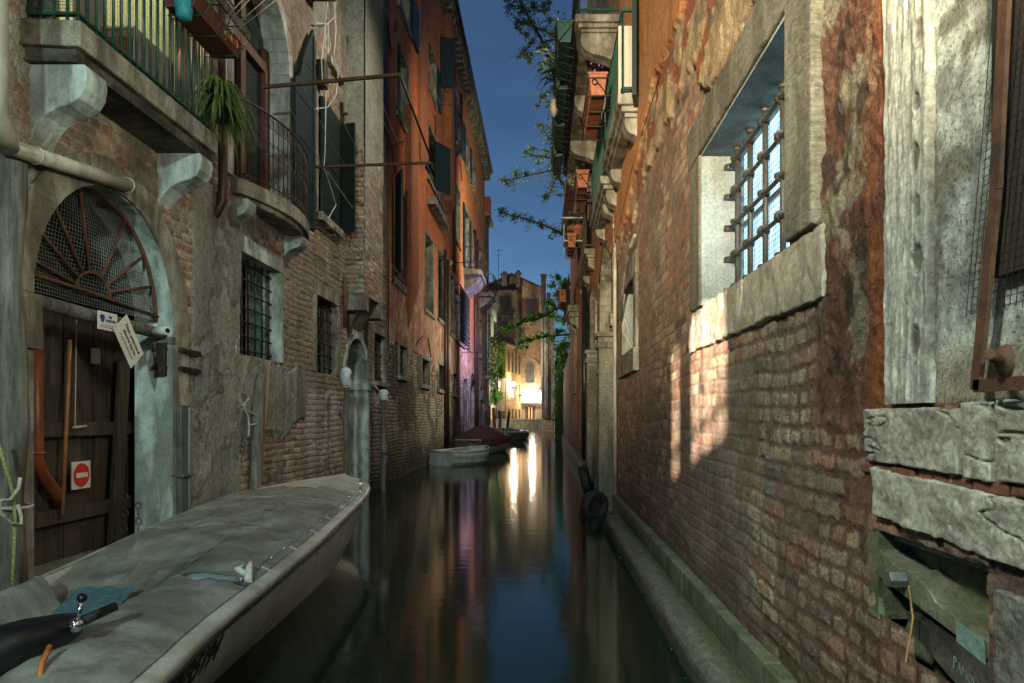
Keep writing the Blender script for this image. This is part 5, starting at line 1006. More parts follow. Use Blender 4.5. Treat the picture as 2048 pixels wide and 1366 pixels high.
# ================================================================== RIGHT: brick and orange house
E = thing('brick_orange_house', 'old house, rough brick below and orange plaster above, near right with grated window', 'house', (XR, 8, 0))
V1 = (3.25, 5.06, 2.33, 3.45); V2 = (8.8, 10.05, 2.39, 3.32)
GD = (11.4, 13.75, 2.9, 3.75); GC, GH = (GD[0] + GD[1]) / 2, (GD[1] - GD[0]) / 2
AR2 = (15.25, 17.0); AC, AH = sum(AR2) / 2, (AR2[1] - AR2[0]) / 2
RC = (1.83, 2.46, .80, 1.10)
def styleE(U, Z):
    near = 1 - sst(2.6, 4.6, U + .6 * (fbm(U, Z, 501, 3) - .5))
    wbr = [4, 3, 4, 4, 5, 2, 3, 4, 2, 3]
    ht, col, m = bricks(U, Z, .092, .26, 511, mort=.014 + .016 * near, wob=.7, w=wbr, rag=.03 + .05 * near)
    n1 = fbm(U * 1.2, Z * 1.2, 541, 6); n2 = fbm(U * 3.5, Z * 3.5, 557, 5); n3 = fbm(U * 9, Z * 9, 563, 4); nf = fbm(U * 30, Z * 30, 565, 3); n5 = fbm(U * 6, Z * 1.1, 569, 5)
    mort = mixc(np.array((.27, .205, .155)) * (.7 + .6 * n2)[..., None], (.145, .065, .042), near)
    # near the camera the bricks are eaten away and the red mortar stands proud
    pale = np.array((.30, .265, .185)) * (.5 + 1.0 * n2)[..., None]
    bn = mixc(pale, col, sst(.38, .62, n1 + .08 * near)); col = mixc(col, bn, near * .75)
    col = mixc(mort, col, m); ht = ht * .75 + near * (.022 * (n2 - .5) + .016 * (n3 - .5)) + .012 * (n2 - .5)
    lime = sst(.54, .72, n2 * .5 + fbm(U * 1.5, Z * .9, 571, 5) * .5); col = mixc(col, (.40, .36, .31), lime * .5 * (1 - near))
    dk = sst(.56, .72, fbm(U * 2.3, Z * 2.6, 577, 4)); col = mixc(col, (.10, .095, .075), dk * .5)
    smr = sst(.40, .56, fbm(U * 1.6, Z * 1.4, 579, 5)) * (1 - .3 * near); col = mixc(col, np.array((.20, .135, .095)) * (.6 + .8 * n3)[..., None], smr * .55); ht = ht * (1 - .45 * smr)
    # eroded red strip beside the stone pillar
    er = bxw(U + .10 * (n2 - .5) + .05 * (n3 - .5), 2.24, 2.98, .05) * sst(1.25, 1.7, Z + .3 * (n1 - .5)); ec = mixc(np.array((.115, .055, .036)) * (.6 + .9 * n3)[..., None], (.20, .18, .125), sst(.52, .60, fbm(U * 7, Z * 5, 587, 4)) * .85); ec = mixc(ec, (.03, .022, .016), sst(.58, .68, fbm(U * 9, Z * 7, 589, 4)) * .8)
    ec = mixc(ec, (.24, .085, .035), bxw(U + .14 * (n5 - .5), 2.22, 2.52, .05) * sst(.35, .55, n5)); col = mixc(col, ec, er); ht = ht * (1 - er) + er * (.05 * (n2 - .5) + .025 * (n3 - .5) + .02 * nf - .005)
    # whitewashed stretch at the edge of the picture
    wh = (1 - sst(2.05, 2.1, U)) * sst(1.53, 1.56, Z); wc = mixc(np.array((.62, .66, .58)) * (.75 + .5 * n2)[..., None], (.24, .23, .18), sst(.5, .62, n3 * .5 + n1 * .5)); wc = mixc(wc, (.16, .17, .155), sst(.52, .66, fbm(U * 7, Z * 3.2, 601, 5)) * .65); wc = mixc(wc, (.33, .29, .22), 1 - sst(1.62, 1.75, Z)); col = mixc(col, wc, wh); ht = ht * (1 - wh) + wh * (.006 * n3 + .004)
    # buff render and orange plaster high up
    top = Z + .55 * (n1 - .5) + .16 * (n2 - .5) + .05 * (n3 - .5)
    rb = sst(3.74, 3.80, top - .62 * sst(4.7, 5.6, U) + .35 * sst(7.5, 9.2, U)) * sst(2.9, 3.3, U); bc = np.array((.40, .30, .18)) * (.62 + .7 * n2)[..., None]
    bc = mixc(bc, (.27, .10, .05), sst(.54, .57, fbm(U * 3.6, Z * 4.6, 593, 6))); bc = mixc(bc, (.16, .12, .08), sst(.55, .6, fbm(U * 6, Z * 6, 599, 5)) * .6); col = mixc(col, bc, rb); ht = ht * (1 - .6 * rb) + rb * (.042 - .012 * sst(.54, .57, fbm(U * 3.6, Z * 4.6, 593, 6)) + .03 * (n2 - .5) + .012 * (n3 - .5))
    og = sst(4.92, 4.96, top + .65 * sst(7.2, 9.4, U)) * sst(3.2, 3.6, U); oc = np.array((.47, .215, .085)) * (.78 + .35 * n1)[..., None]
    oc = mixc(oc, (.31, .125, .055), sst(.5, .7, n5) * .6); oc = mixc(oc, (.40, .25, .13), sst(.55, .75, fbm(U * .8, Z * 3, 597, 4)) * .5); col = mixc(col, oc, og); ht = ht * (1 - og) + og * (.075 + .004 * n3)
    og2 = sst(11, 11.2, U) * sst(2.2, 2.6, Z + .6 * (n1 - .5)); col = mixc(col, mixc(oc, (.18, .12, .08), .35 + 0 * n1), og2 * .85)
    md = sst(11.0, 12, U) * (1 - sst(1.8, 3, Z)); col = mixc(col, (.12, .085, .06), md * .5)
    al = 1 - sst(.25, .75, Z + .5 * (n2 - .5)); col = mixc(col, (.075, .055, .03), al * .55); gr = (1 - sst(.2, .42, Z + .25 * (n1 - .5))); col = mixc(col, (.05, .06, .02), gr * .6)
    return ht + .03 * (n1 - .5), col
ys = list(np.arange(-1.5, 1.3, .025)) + [1.3]
while ys[-1] < 17.6: ys.append(ys[-1] + float(np.clip(ys[-1] ** 2 / 820 * .8, .0055, .03)))
sheet('wall', WALL, E, lambda U, Z, d: np.stack([XR - d, U, Z], -1), np.array(ys + [*V1[:2], *V2[:2], *GD[:2], *AR2, *RC[:2]]), np.concatenate([np.arange(-.1, 3.7, .0085), np.arange(3.7, 6, .016), np.arange(6, 13, .05), [*V1[2:], *V2[2:], *RC[2:]]]),
      [rect(*V1), rect(*V2), arch(GC, GH, -1, GD[3], .95), arch(AC, AH, 2.2, 3.8, .8), rect(*RC), rect(1.83, 2.2, .72, .86)], styleE)
k = MB(); k.box(XR + 1.0, XR + 9, -1.5, 17.5, -.2, 13); k.box(XR + .1, XR + 1.0, 5.7, 8.3, -.2, 13); k.box(XR + .14, XR + 1.0, -1.5, 2.7, -.2, 13); k.box(XR + .1, XR + 1.0, 2.7, 5.7, -.2, 2.0); k.box(XR + .1, XR + 1.0, 2.7, 5.7, 3.8, 13); k.box(XR + .1, XR + 1, 8.3, 17.5, 4.75, 13); k.box(XR + .6, XR + 1, 8.3, 17.5, -.2, 4.75)
k.build('inner_walls', M['void'], E)
# --- big grated window with lit pane
f = MB(); X0, X1 = XR + .46, XR - .045
f.box(X0, X1, V1[1], V1[1] + .33, V1[2] - .0, V1[3]); f.box(X0, X1 - .01, V1[0] - .33, V1[0], V1[2] + .0, V1[3]); f.box(X0, X1 - .006, V1[0] - .37, V1[1] + .38, V1[3] + .001, V1[3] + .30)
w1 = f.build('window', M['frame_stone'], E, bevel=.014)
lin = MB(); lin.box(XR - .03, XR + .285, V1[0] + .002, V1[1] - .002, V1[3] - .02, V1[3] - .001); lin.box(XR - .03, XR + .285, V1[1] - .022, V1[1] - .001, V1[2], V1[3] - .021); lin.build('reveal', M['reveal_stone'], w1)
def sillstyle(U, Z):
    n = fbm(U * 3, Z * 3, 611, 5); n3 = fbm(U * 11, Z * 11, 617, 4)
    e = np.minimum(np.minimum(U - 2.85, 5.5 - U), np.minimum(Z - (V1[2] - .33 + .05 * (n - .5)), V1[2] + .02 * (n3 - .5) - .0 - Z)); m = sst(.0, .012, e + .012 * (n3 - .5))
    cr = 1 - sst(0, .03, np.abs(fbm(U * 1.6, Z * .8, 619, 4) - .5))
    col = np.array((.33, .30, .23)) * (.55 + .75 * n)[..., None]; col = mixc(col, (.22, .2, .16), cr * .6)
    return m * (.048 + .02 * (n - .5) + .02 * (n3 - .5) - .02 * cr) - .05 * (1 - m), col
sl = sheet('sill', WALL_STONE, w1, lambda U, Z, d: np.stack([XR + .02 - d, U, Z], -1), np.arange(2.84, 5.52, .010), np.arange(V1[2] - .42, V1[2] + .03, .009), [], sillstyle)
k = MB(); k.box(XR + .28, XR - .01, V1[0] - .1, V1[1] + .02, V1[2] - .12, V1[2] - .003); k.build('sill', M['rough_stone'], w1, bevel=.01)
k = MB(); k.box(XR + .29, XR + .31, V1[0] - .1, V1[1] + .05, V1[2] - .05, V1[3] + .05); k.build('pane', M['lit_pane'], w1)
k = MB(); k.box(XR + .275, XR + .289, 3.42, 3.60, 2.75, 3.08); k.build('stained_glass', M['stained'], w1)
k = MB(); k.box(XR + .268, XR + .288, 4.02, 4.06, V1[2], V1[3]); k.box(XR + .268, XR + .287, V1[0], V1[1], 2.9, 2.93); k.build('sash', M['grey_pipe'], w1)
k = MB(); wire_screen(k, lambda a, b_: (XR + .245, V1[0] + (V1[1] - V1[0]) * a, V1[2] + (V1[3] - V1[2]) * b_), 46, 32, .0015); k.build('wire_mesh', M['grey_pipe'], w1)
g = MB(); gx = XR + .185; r = .019
vy = [3.40, 3.66, 3.94, 4.25, 4.56, 4.86]; hz = [2.43, 2.66, 2.89, 3.12, 3.34]
for y in vy: g.tube([(gx, y, V1[2] - .01), (gx + .003, y + .006, 2.8), (gx, y, V1[3] - .02)], r, 8); g.tube([(gx, y, V1[3] - .05), (gx, y, V1[3] - .02)], r * 1.5, 8)
for i, z in enumerate(hz):
    P = [(gx - .01, V1[0], z)]
    for y in vy: P += [(gx - .012, y - .05, z - .004), (gx - .03, y, z), (gx - .012, y + .05, z - .003)]
    P.append((gx - .01, V1[1] - .02, z)); g.tube(P, r * .78, 7)
    for y in vy: g.torus((gx - .012, y, z), .031, .011, (.35, 1 if i % 2 else .2, .9), 10, 6); g.sphere((gx - .02, y, z), .030, 8, (1, 1, .8))
    g.lathe([(.045, -.02), (.04, .02)], (gx - .01, V1[1] - .03, z), 8)
g.build('grille', M['blue_iron'], w1)
# --- smaller grated window further on
w2 = window(E, XR, -1, *V2, fw=.2, lint=.3, sill=.3, depth=.42, proud=.04, sillp=.03, stone='stone', pane='glass_grey', grille=(5, 5, .018), gd=-.2, gmat='blue_iron', bev=.012, mull=False)
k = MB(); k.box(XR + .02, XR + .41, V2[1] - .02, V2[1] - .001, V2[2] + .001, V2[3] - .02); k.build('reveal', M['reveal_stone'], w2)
k = MB(); k.tube([(XR + .0, V2[1] - .03, 2.95), (XR + .1, V2[1] - .1, 2.6), (XR + .15, V2[1] - .25, 2.42)], .008, 5); k.tube([(XR - .02, V2[1] - .02, 2.75), (XR + .1, V2[1] - .15, 2.5), (XR + .16, V2[1] - .3, 2.41)], .006, 5); tag(k.build('cord', M['cable']), 'loose pale cords lying in the small grated window on the right', 'cord')
# --- stone plinth and stone tube along the waterline
P_ = MB()
rng = random.Random(3); y = .9
while y < 10.9:
    L = rng.uniform(.9, 1.8); y2 = min(y + L, 10.9); P_.box(XR - .085 + rng.uniform(-.006, .006), XR + .05, y + .004, y2 - .004, -.3, .265 + rng.uniform(-.01, .008)); y = y2
P_.build('plinth', M['dark_stone'], E, bevel=.012)
y = .9
kp = thing('stone_kerb', 'long rounded grey stone kerb at the foot of the right brick wall', 'kerb', (.94, 5, .1))
KPROF = np.array([(.84, -.12), (.835, .03), (.84, .09), (.847, .135), (.865, .165), (.89, .18), (.93, .19), (.99, .192), (1.04, .182), (1.065, .155), (1.075, .09), (1.12, .05)])
def kerbstyle(U, V):
    n = fbm(U * 2, V * 6, 801, 5); nf = fbm(U * 22, V * 40, 805, 4); jn = np.min(np.abs(U[..., None] - np.array([2.9, 4.15, 6.6, 8.1]) - .02 * (fbm(V * 9, V * 0, 807, 3)[..., None] - .5)), -1); j = 1 - sst(.004, .014, jn)
    col = np.array((.125, .122, .095)) * (.5 + .6 * n + .3 * nf)[..., None]; col = mixc(col, (.05, .05, .035), j * .8); gr = sst(.54, .70, V + .22 * (n - .5)) * (1 - sst(.93, 1, V)); col = mixc(col, (.055, .075, .02), gr * .75); low = 1 - sst(.12, .30, V + .12 * (n - .5)); col = mixc(col, (.035, .035, .022), low * .8)
    return .018 * (n - .5) + .008 * (nf - .5) - .014 * j, col
def kerbplace(U, V, d):
    t = V * (len(KPROF) - 1); i0 = np.clip(t.astype(int), 0, len(KPROF) - 2); f_ = (t - i0)[..., None]; p = KPROF[i0] * (1 - f_) + KPROF[i0 + 1] * f_; q = p - np.array((.94, .06)); q = q / (np.linalg.norm(q, axis=-1, keepdims=True) + 1e-6); p = p + q * d[..., None]; return np.stack([p[..., 0], U, p[..., 1]], -1)
ku = [1.0]
while ku[-1] < 9.2: ku.append(ku[-1] + float(np.clip(ku[-1] ** 2 / 700, .008, .04)))
sheet('kerb_blocks', WALL_STONE, kp, kerbplace, ku, np.linspace(0, 1, 60), [], kerbstyle)
k = MB(); k.prism([tuple(p) for p in KPROF[1:-1]], 9.19, 9.205, 'y'); k.build('end_face', M['kerb'], kp)
wd = MB(); rg = random.Random(31)
for i in range(420):
    y = 1.2 + 8 * rg.random(); p = Vector((.84 + rg.uniform(-.012, .01), y, rg.uniform(-.01, .05))); leaf(wd, p, rg.uniform(.012, .035), rg)
o = wd.build('weed_fringe', M['leaf_dark'], kp); o['kind'] = 'stuff'
k = MB(); k.tube([(XR - .055, 10.85, -.1), (XR - .055, 10.85, 5.2)], .028, 8); k.tube([(XR - .04, 10.95, 2.9), (XR - .05, 10.95, 4.7)], .02, 6); k.torus((XR - .055, 10.85, 4.55), .035, .012, (0, 0, 1)); k.box(XR - .09, XR, 10.8, 10.9, 4.5, 4.56); k.build('drainpipe', M['white_pvc'], E)
# --- near right: pillar, blocks, recess, screen
def rough_block(name, par, y0, y1, z0, z1, proud, seed, base=(.35, .34, .275), slope=0, cell=.0042, lay=6):
    def stl(U, Z):
        n = fbm(U * 6, Z * 6, seed, 5); n3 = fbm(U * 7 + 3, Z * 15, seed + 9, 5); nf = fbm(U * 34, Z * 34, seed + 14, 3); zz = Z - slope * (U - y0)
        e = np.minimum(np.minimum(U - y0, y1 - U), np.minimum(zz - z0, z1 - zz)) + .014 * (n - .5) + .010 * (nf - .5); m = sst(.0, .008, e)
        lr = 1 - sst(0, .010, np.abs(fbm(U * 1.4, Z * lay, seed + 20, 5) - .5)); tool = fbm(U * 40, Z * 46, seed + 40, 4)
        col = np.array(base) * (.62 + .5 * n + .22 * n3)[..., None]; col = mixc(col, np.array(base) * .3, lr * .8); col = col * (.75 + .5 * tool)[..., None]; col = mixc(col, np.array(base) * .6, sst(.55, .75, fbm(U * 2.5, Z * 4, seed + 30, 4)) * .6)
        return m * (proud + .014 * (n - .5) + .012 * (n3 - .5) + .006 * nf + .003 * (tool - .5) - .014 * lr) - .06 * (1 - m), col
    return sheet(name, WALL_STONE, par, lambda U, Z, d: np.stack([XR - d, U, Z], -1), np.arange(y0 - .02, y1 + .021, cell), np.arange(z0 - .02 - abs(slope) * (y1 - y0), z1 + .021 + abs(slope) * (y1 - y0), cell), [], stl)
def pilstyle(U, Z):
    n = fbm(U * 55, Z * 5, 631, 4); nf = fbm(U * 70, Z * 24, 633, 4); n1 = fbm(U * 3, Z * 3, 637, 4)
    ed = .03 * (fbm(U * 0 + 2, Z * 4, 639, 4) - .5); e = np.minimum(U - 2.065 + 0 * ed, 2.35 + ed + .05 * sst(1.9, 1.5, Z) * 0 - U); m = sst(0, .016, e)
    lm = 0
    for (zc, yc, a_, b_) in ((1.74, 2.14, .035, .05), (2.0, 2.13, .03, .045), (2.16, 2.13, .026, .035), (2.31, 2.14, .024, .05), (2.49, 2.13, .02, .03), (2.7, 2.12, .022, .04)): lm = np.maximum(lm, sst(1.15, .75, np.sqrt(((U - yc) / a_) ** 2 + ((Z - zc) / b_) ** 2) + .5 * (nf - .5)))
    col = np.array((.42, .42, .36)) * (.55 + .75 * n)[..., None]; col = mixc(col, np.array((.11, .10, .075)) * (.4 + 1.2 * nf)[..., None], lm * .95); col = mixc(col, (.26, .25, .2), bxw(U, 2.065, 2.15, .01) * .35)
    return m * (.035 + .014 * (n - .5) + .008 * (nf - .5) - .012 * lm) - .03 * (1 - m), col
ps = sheet('quoin_pillar', WALL_STONE, E, lambda U, Z, d: np.stack([XR - d, U, Z], -1), np.arange(2.04, 2.39, .0035), np.arange(1.545, 3.4, .006), [], pilstyle)
rough_block('quoin_block', E, 1.915, 2.49, 1.335, 1.535, .03, 641); rough_block('quoin_block', E, 1.775, 1.905, 1.325, 1.545, .03, 651); rough_block('quoin_block', E, 1.55, 1.765, 1.33, 1.55, .03, 661)
rough_block('quoin_block', E, 1.5, 2.43, 1.115, 1.295, .03, 671, slope=.035)
k = MB(); yb = 1.5; rng = random.Random(9)
while yb < 2.45: L = rng.uniform(.09, .2); k.box(XR + .02, XR - .014 - rng.uniform(0, .014), yb, yb + L - .012, 1.298 + rng.uniform(0, .006), 1.328 + rng.uniform(0, .008)); yb += L
k.build('brick_course', M['old_brick'], E, bevel=.005)
# recess with iron block, bolt, paper and scribble
k = MB(); k.box(XR + .13, XR + .11, 1.6, 2.6, .6, 1.2); k.box(XR + .11, XR - .0, 2.44, 2.52, .78, 1.12); k.build('recess', M['dark_stone'], E)
ib = thing('iron_anchor', 'dark iron anchor block with big bolt set in the wall recess, lower right', 'anchor', (XR, 2.1, .95)); k = MB()
k.prism([(2.44, 1.03), (2.28, .985), (2.24, 1.0), (2.13, .97), (2.09, .935), (1.84, .90), (1.84, .845), (2.44, .93)], XR + .115, XR - .0, 'x'); k.build('block', M['dark_stone'], ib, bevel=.004)
k = MB(); q = onX(1797, 1157, XR - .02); k.prism([(q[1] + .034 * math.cos(t), q[2] + .03 * math.sin(t)) for t in [6.2832 * i / 6 for i in range(6)]], XR - .002, XR - .06, 'x'); k.build('bolt', M['grey_pipe'], ib, bevel=.003)
q2 = onX(1818, 1172, XR - .05); k = MB(); k.tube([q2, (q2[0] + .01, q2[1] - .004, q2[2] - .1), (q2[0] - .01, q2[1] + .002, q2[2] - .24)], .0035, 5); tag(k.build('string', M['warm_wood']), 'tan string dangling from the big bolt, lower right', 'string')
k = MB(); pa = [(1.975, .915), (1.845, .90), (1.842, .835), (1.97, .855)]; k.prism([(y, z - .002) for y, z in pa], XR - .004, XR - .007, 'x'); tag(k.build('sticker', M['chalk']), 'pale blue green paper stuck on the iron anchor block, lower right', 'sticker')
fp = MB(); fp.prism([(2.25, .86), (1.80, .835), (1.80, .70), (2.0, .735), (2.2, .80)], XR + .05, XR - .004, 'x'); fp.build('smooth_patch', M['soffit'], E)
k = MB(); yw, zw, hh = 1.985, .79, .05
for ch in ([[(0, -1), (.05, .9)], [(.05, .9), (.5, .85), (.55, .35), (.08, .1)]], [[(.8, -1), (1.1, .6), (1.45, -1)], [(.92, -.3), (1.32, -.3)]], [[(1.75, -1), (1.8, .6), (2.1, -.1), (2.4, .6), (2.45, -1)]], [[(3.1 + .38 * math.cos(t), -.35 + .6 * math.sin(t)) for t in [6.3 * i / 10 for i in range(11)]]], [[(3.8, -1.3), (3.85, .5)], [(4.4, .3), (3.85, -.4), (4.3, -1.5)]]):
    for st_ in ch: k.tube([(XR - .0055, yw - a * .024, zw + b_ * .019 - a * .0045) for a, b_ in st_], .0013, 4)
tag(k.build('graffiti', M['chalk']), 'small chalk scribble PAMOK on the dark wall patch, lower right', 'graffiti')
rough_block('quoin_block', E, 1.45, 1.78, .72, 1.06, .03, 681, base=(.15, .145, .12), lay=2)
# wire screen in a rusty frame at the right edge
ws = thing('wire_screen', 'rusty framed wire screen leaning on the whitewashed wall, right edge', 'screen', (XR, 1.8, 1.6)); fx_ = XR - .06
k = MB(); a = Vector(onX(1952, 780, fx_)); bb = Vector(onX(1992, 380, fx_)); c_ = Vector(onX(2012, -40, fx_)); k.beam(a, bb, .012, .036, (0, 1, 0)); k.beam(bb, c_, .012, .036, (0, 1, 0)); d_ = Vector((fx_, 1.45, a.z + .01)); k.beam(a + Vector((0, .005, .01)), d_, .012, .033); k.build('frame', M['rust'], ws)
k = MB()
for i in range(16):
    y = 1.86 - .022 * i; k.tube([(fx_ + .02, y + .012, 1.77 + .01 * math.sin(i)), (fx_ + .015, y - .06, 2.2), (fx_ + .02, y - .12, 2.7)], .0012, 3)
for i in range(42): z = 1.78 + .022 * i; y0 = 1.88 - (z - 1.6) * .14; k.tube([(fx_ + .02, y0, z), (fx_ + .02, 1.5, z + .004)], .0012, 3)
k.build('wire_mesh', M['iron'], ws)
k = MB(); q = onX(2022, 722, XR); k.sphere((XR - .0, q[1] + .01, q[2]), .042, 10, (.9, .9, 1.1)); k.tube([(XR - .03, q[1], q[2]), (XR - .12, q[1] - .1, q[2] + .01)], .014, 6); tag(k.build('iron_spike', M['rust']), 'rusty iron spike in a stone lump behind the wire screen frame', 'spike')
k = MB(); k.box(XR - .04, XR - .0, 1.55, 1.765, 1.86, 3.2); k.build('old_board', M['dark_wood'], E)
# --- water doors
k = MB()
for y in (11.0, 13.95):
    k.box(.90, XR, y, y + .42, -.3, 2.62); k.box(.87, XR, y - .03, y + .45, 2.622, 2.70); k.box(.89, XR, y - .01, y + .43, 2.702, 2.80); k.box(.86, XR, y - .05, y + .47, 2.802, 2.88); k.box(.88, XR, y - .015, y + .44, 2.20, 2.26); k.cut()
gt = k.build('water_gate_pier', M['frame_stone'], E, bevel=.012)
ring = MB(); ringpts(0, .2, XR - .06, XR + .45, 16, yc=GC, hw=GH, zs=GD[3], rise=.95); ring.box(XR - .06, XR + .45, GD[0] - .2, GD[0], 2.885, GD[3] - .004); ring.box(XR - .06, XR + .45, GD[1], GD[1] + .2, 2.885, GD[3] - .004); ring.box(XR - .1, XR + .2, GD[0] - .26, GD[0] + .02, 3.0, 3.2)
wg = ring.build('water_gate', M['stone'], E, bevel=.01); k = MB(); k.box(XR + .42, XR + .46, GD[0], GD[1], -.3, 4.75); k.build('door_leaf', M['grey_plaster'], wg)
ring = MB(); ringpts(0, .16, XR - .05, XR + .35, 14, yc=AC, hw=AH, zs=3.8, rise=.8); ring.box(XR - .05, XR + .35, AR2[0] - .16, AR2[0], 2.2, 3.796); ring.box(XR - .05, XR + .35, AR2[1], AR2[1] + .16, 2.2, 3.796); ring.box(XR - .08, XR + .35, AR2[0] - .2, AR2[1] + .2, 2.05, 2.198)
o = ring.build('arched_window', M['stone'], E, bevel=.01); k = MB(); k.box(XR + .3, XR + .34, AR2[0], AR2[1], 2.2, 4.7); k.build('pane', M['glass'], o)
k = MB(); k.tube([(.98, 16.2, .5), (.98, 16.2, 4.6)], .06, 10); [k.torus((.98, 16.2, z), .065, .014, (0, 0, 1)) for z in (1.0, 2.1, 3.2)]; k.cut(); k.tube([(1.02, 17.0, .5), (1.02, 17.0, 4.7)], .05, 8); k.build('drainpipe', M['black'], E)
# --- balconies
def rbalcony(y0, y1, xf, zb, th, corb, ch=.42, rail='green_iron', rh=1.0, cw=.26):
    k = MB(); k.box(XR + .1, xf, y0, y1, zb + th * .5, zb + th); k.box(XR + .1, xf + .05, y0 + .04, y1 - .04, zb + th * .22, zb + th * .5 - .002); k.box(XR + .1, xf + .09, y0 + .08, y1 - .08, zb, zb + th * .22 - .002)
    o = k.build('balcony', M['stone'], E, bevel=.014); k = MB()
    for y in corb: s_corbel(k, XR, -1, y, y + cw, zb - .003, XR - xf - .10, ch)
    k.build('corbel', M['stone'], o, bevel=.012)
    k = MB(); z0, z1 = zb + th, zb + th + rh; x = xf + .06
    for z in (z0 + .08, z1): k.beam((x, y0 + .05, z), (x, y1 - .05, z), .03, .03); k.beam((x, y0 + .05, z), (XR, y0 + .05, z), .03, .03); k.beam((x, y1 - .05, z), (XR, y1 - .05, z), .03, .03)
    n = int((y1 - y0) / .12)
    for i in range(n + 1): y = y0 + .05 + (y1 - y0 - .1) * i / n; k.tube([(x, y, z0), (x, y, z1)], .010, 5)
    n = max(2, int((XR - x) / .14))
    for i in range(n): xx = x + (XR - x) * i / n; k.tube([(xx, y0 + .05, z0), (xx, y0 + .05, z1)], .010, 5)
    k.build('railing', M[rail], o); return o
R1 = rbalcony(9.95, 16.3, .468, 7.17, .22, (10.05, 12.0, 13.95, 15.85), ch=.62)
k = MB(); wire_screen(k, lambda a, b_: (.55 + (XR - .55) * a, 9.99, 7.42 + .95 * b_), 30, 40, .002); k.build('wire_mesh', M['grey_pipe'], R1)
R2 = rbalcony(8.0, 10.15, .876, 5.06, .24, (8.1, 9.75), ch=.36); R3 = rbalcony(10.35, 12.8, .87, 4.93, .24, (10.4, 10.95, 12.4), ch=.34); R4 = rbalcony(14.8, 18.6, .89, 4.93, .24, (14.85, 16.5, 18.2), ch=.34, rail='iron')
def moss(): pass
# shutters and doors behind the balconies
o = window(E, XR - .05, -1, 8.5, 9.6, 5.3, 7.0, fw=.1, depth=.05, stone='stone', sill=0, mull=False); k = MB(); k.cbeam((XR - .06, 8.28, 6.3), (XR - .17, 7.72, 6.3), .05, 2.3, (0, 0, 1)); k.box(XR - .11, XR - .06, 9.72, 10.3, 5.3, 7.0); k.build('shutter', M['green_wood'], o)
k = MB(); k.beam((XR - .30, 8.16, 5.75), (XR - .06, 8.16, 5.75), .03, .85); k.build('panel', M['curtain'], o)
for (ya, yb) in ((10.9, 12.0), (15.4, 16.5)):
    o = window(E, XR - .05, -1, ya, yb, 5.2, 7.0, fw=.1, depth=.05, sill=0, mull=False); k = MB(); k.box(XR - .12, XR - .07, yb + .12, yb + .6, 5.2, 7.0); k.build('shutter', M['green_iron'], o)
k = MB(); P = [onX(u, v, XR - .08) for u, v in ((1322, 148), (1300, 215), (1276, 290), (1262, 345), (1246, 420), (1226, 500), (1200, 560))]; k.tube(P, .005, 5); k.build('cable', M['black'], E)
k = MB(); P = [onX(u, v, XR - .07) for u, v in ((1270, 470), (1258, 500), (1248, 560), (1241, 640))]; k.tube(P, .02, 6); k.build('drainpipe', M['stone'], E)
# flower boxes
def box_planter(name, label, x0, x1, y0, y1, z0, z1, m, group=None, cage=True, plant=None):
    t = thing(name, label, 'planter', ((x0 + x1) / 2, (y0 + y1) / 2, z0), group); k = MB(); i_ = .03
    for z, g_ in ((z0, i_), (z1, 0)): k.v += [(x0 + g_, y0 + g_, z), (x1 - g_, y0 + g_, z), (x1 - g_, y1 - g_, z), (x0 + g_, y1 - g_, z)]
    k.f += [(0, 1, 2, 3), (0, 1, 5, 4), (1, 2, 6, 5), (2, 3, 7, 6), (3, 0, 4, 7)]; k.sm += [False] * 5
    k.box(x0 - .015, x1 + .015, y0 - .015, y1 + .015, z1, z1 + .03); k.build('box', M[m], t, bevel=.006)
    if cage:
        k = MB(); e_ = .012; lo = [(x0 + .02, y0), (x1, y0), (x1, y1), (x0 + .02, y1)]
        for z in (z0 - e_, z1 - .05): k.tube([(x, y, z) for x, y in ((x0 - e_, y0 - e_), (x1 + e_, y0 - e_), (x1 + e_, y1 + e_), (x0 - e_, y1 + e_))], .009, 5, closed=True)
        for f_ in (0, .33, .66, 1): y = y0 + (y1 - y0) * f_; k.tube([(x1 + .1, y, z1 - .05), (x0 - e_, y, z1 - .05), (x0 - e_, y, z0 - e_), (x1 + e_, y, z0 - e_), (x1 + .1, y, z0 + .02)], .008, 5)
        k.tube([(x0 + (x1 - x0) * .3 + .035 * math.cos(t_), y0 - e_ - .004, z0 + (z1 - z0) * .62 + .035 * math.sin(t_)) for t_ in [6.28 * i / 10 for i in range(11)]], .006, 4); k.tube([(x0 + (x1 - x0) * .3, y0 - e_ - .004, z1 - .06), (x1 - .02, y0 - e_ - .004, z0 + .03)], .007, 4)
        k.build('cage', M['iron'], t)
    if plant: plant(t)
    else:
        rg = random.Random(int(y0 * 7)); k = MB(); k.box(x0 + .03, x1 - .03, y0 + .03, y1 - .03, z1 - .03, z1 + .012); k.build('soil', M['bark'], t); k = MB()
        for q in range(70):
            p = Vector((rg.uniform(x0, x1), rg.uniform(y0, y1), z1 + .02)); h_ = rg.uniform(.05, .28); d_ = Vector((rg.gauss(-.06, .07), rg.gauss(0, .07), h_)); sd = Vector((.006, .009, 0)); k.add([p - sd, p + sd, p + d_ + Vector((0, 0, -.02 if q % 3 else -.3 * h_))], [(0, 1, 2)]); leaf(k, p + d_ * .8, .06, rg)
        k.build('plants', M['leaf_dark'], t)
    return t
def purple(t):
    k = MB(); g = MB(); rg = random.Random(5)
    for i in range(170):
        p = Vector((rg.uniform(.60, .82), rg.uniform(8.9, 10.2), 5.98 + rg.uniform(0, .14))); leaf(k, p, .045, rg)
        if i % 2: leaf(g, p - Vector((0, 0, .06)), .05, rg)
    k.build('flowers', M['purple'], t); g.build('leaves', M['leaf'], t)
G1 = 'terracotta flower boxes in iron cages on the right balconies'
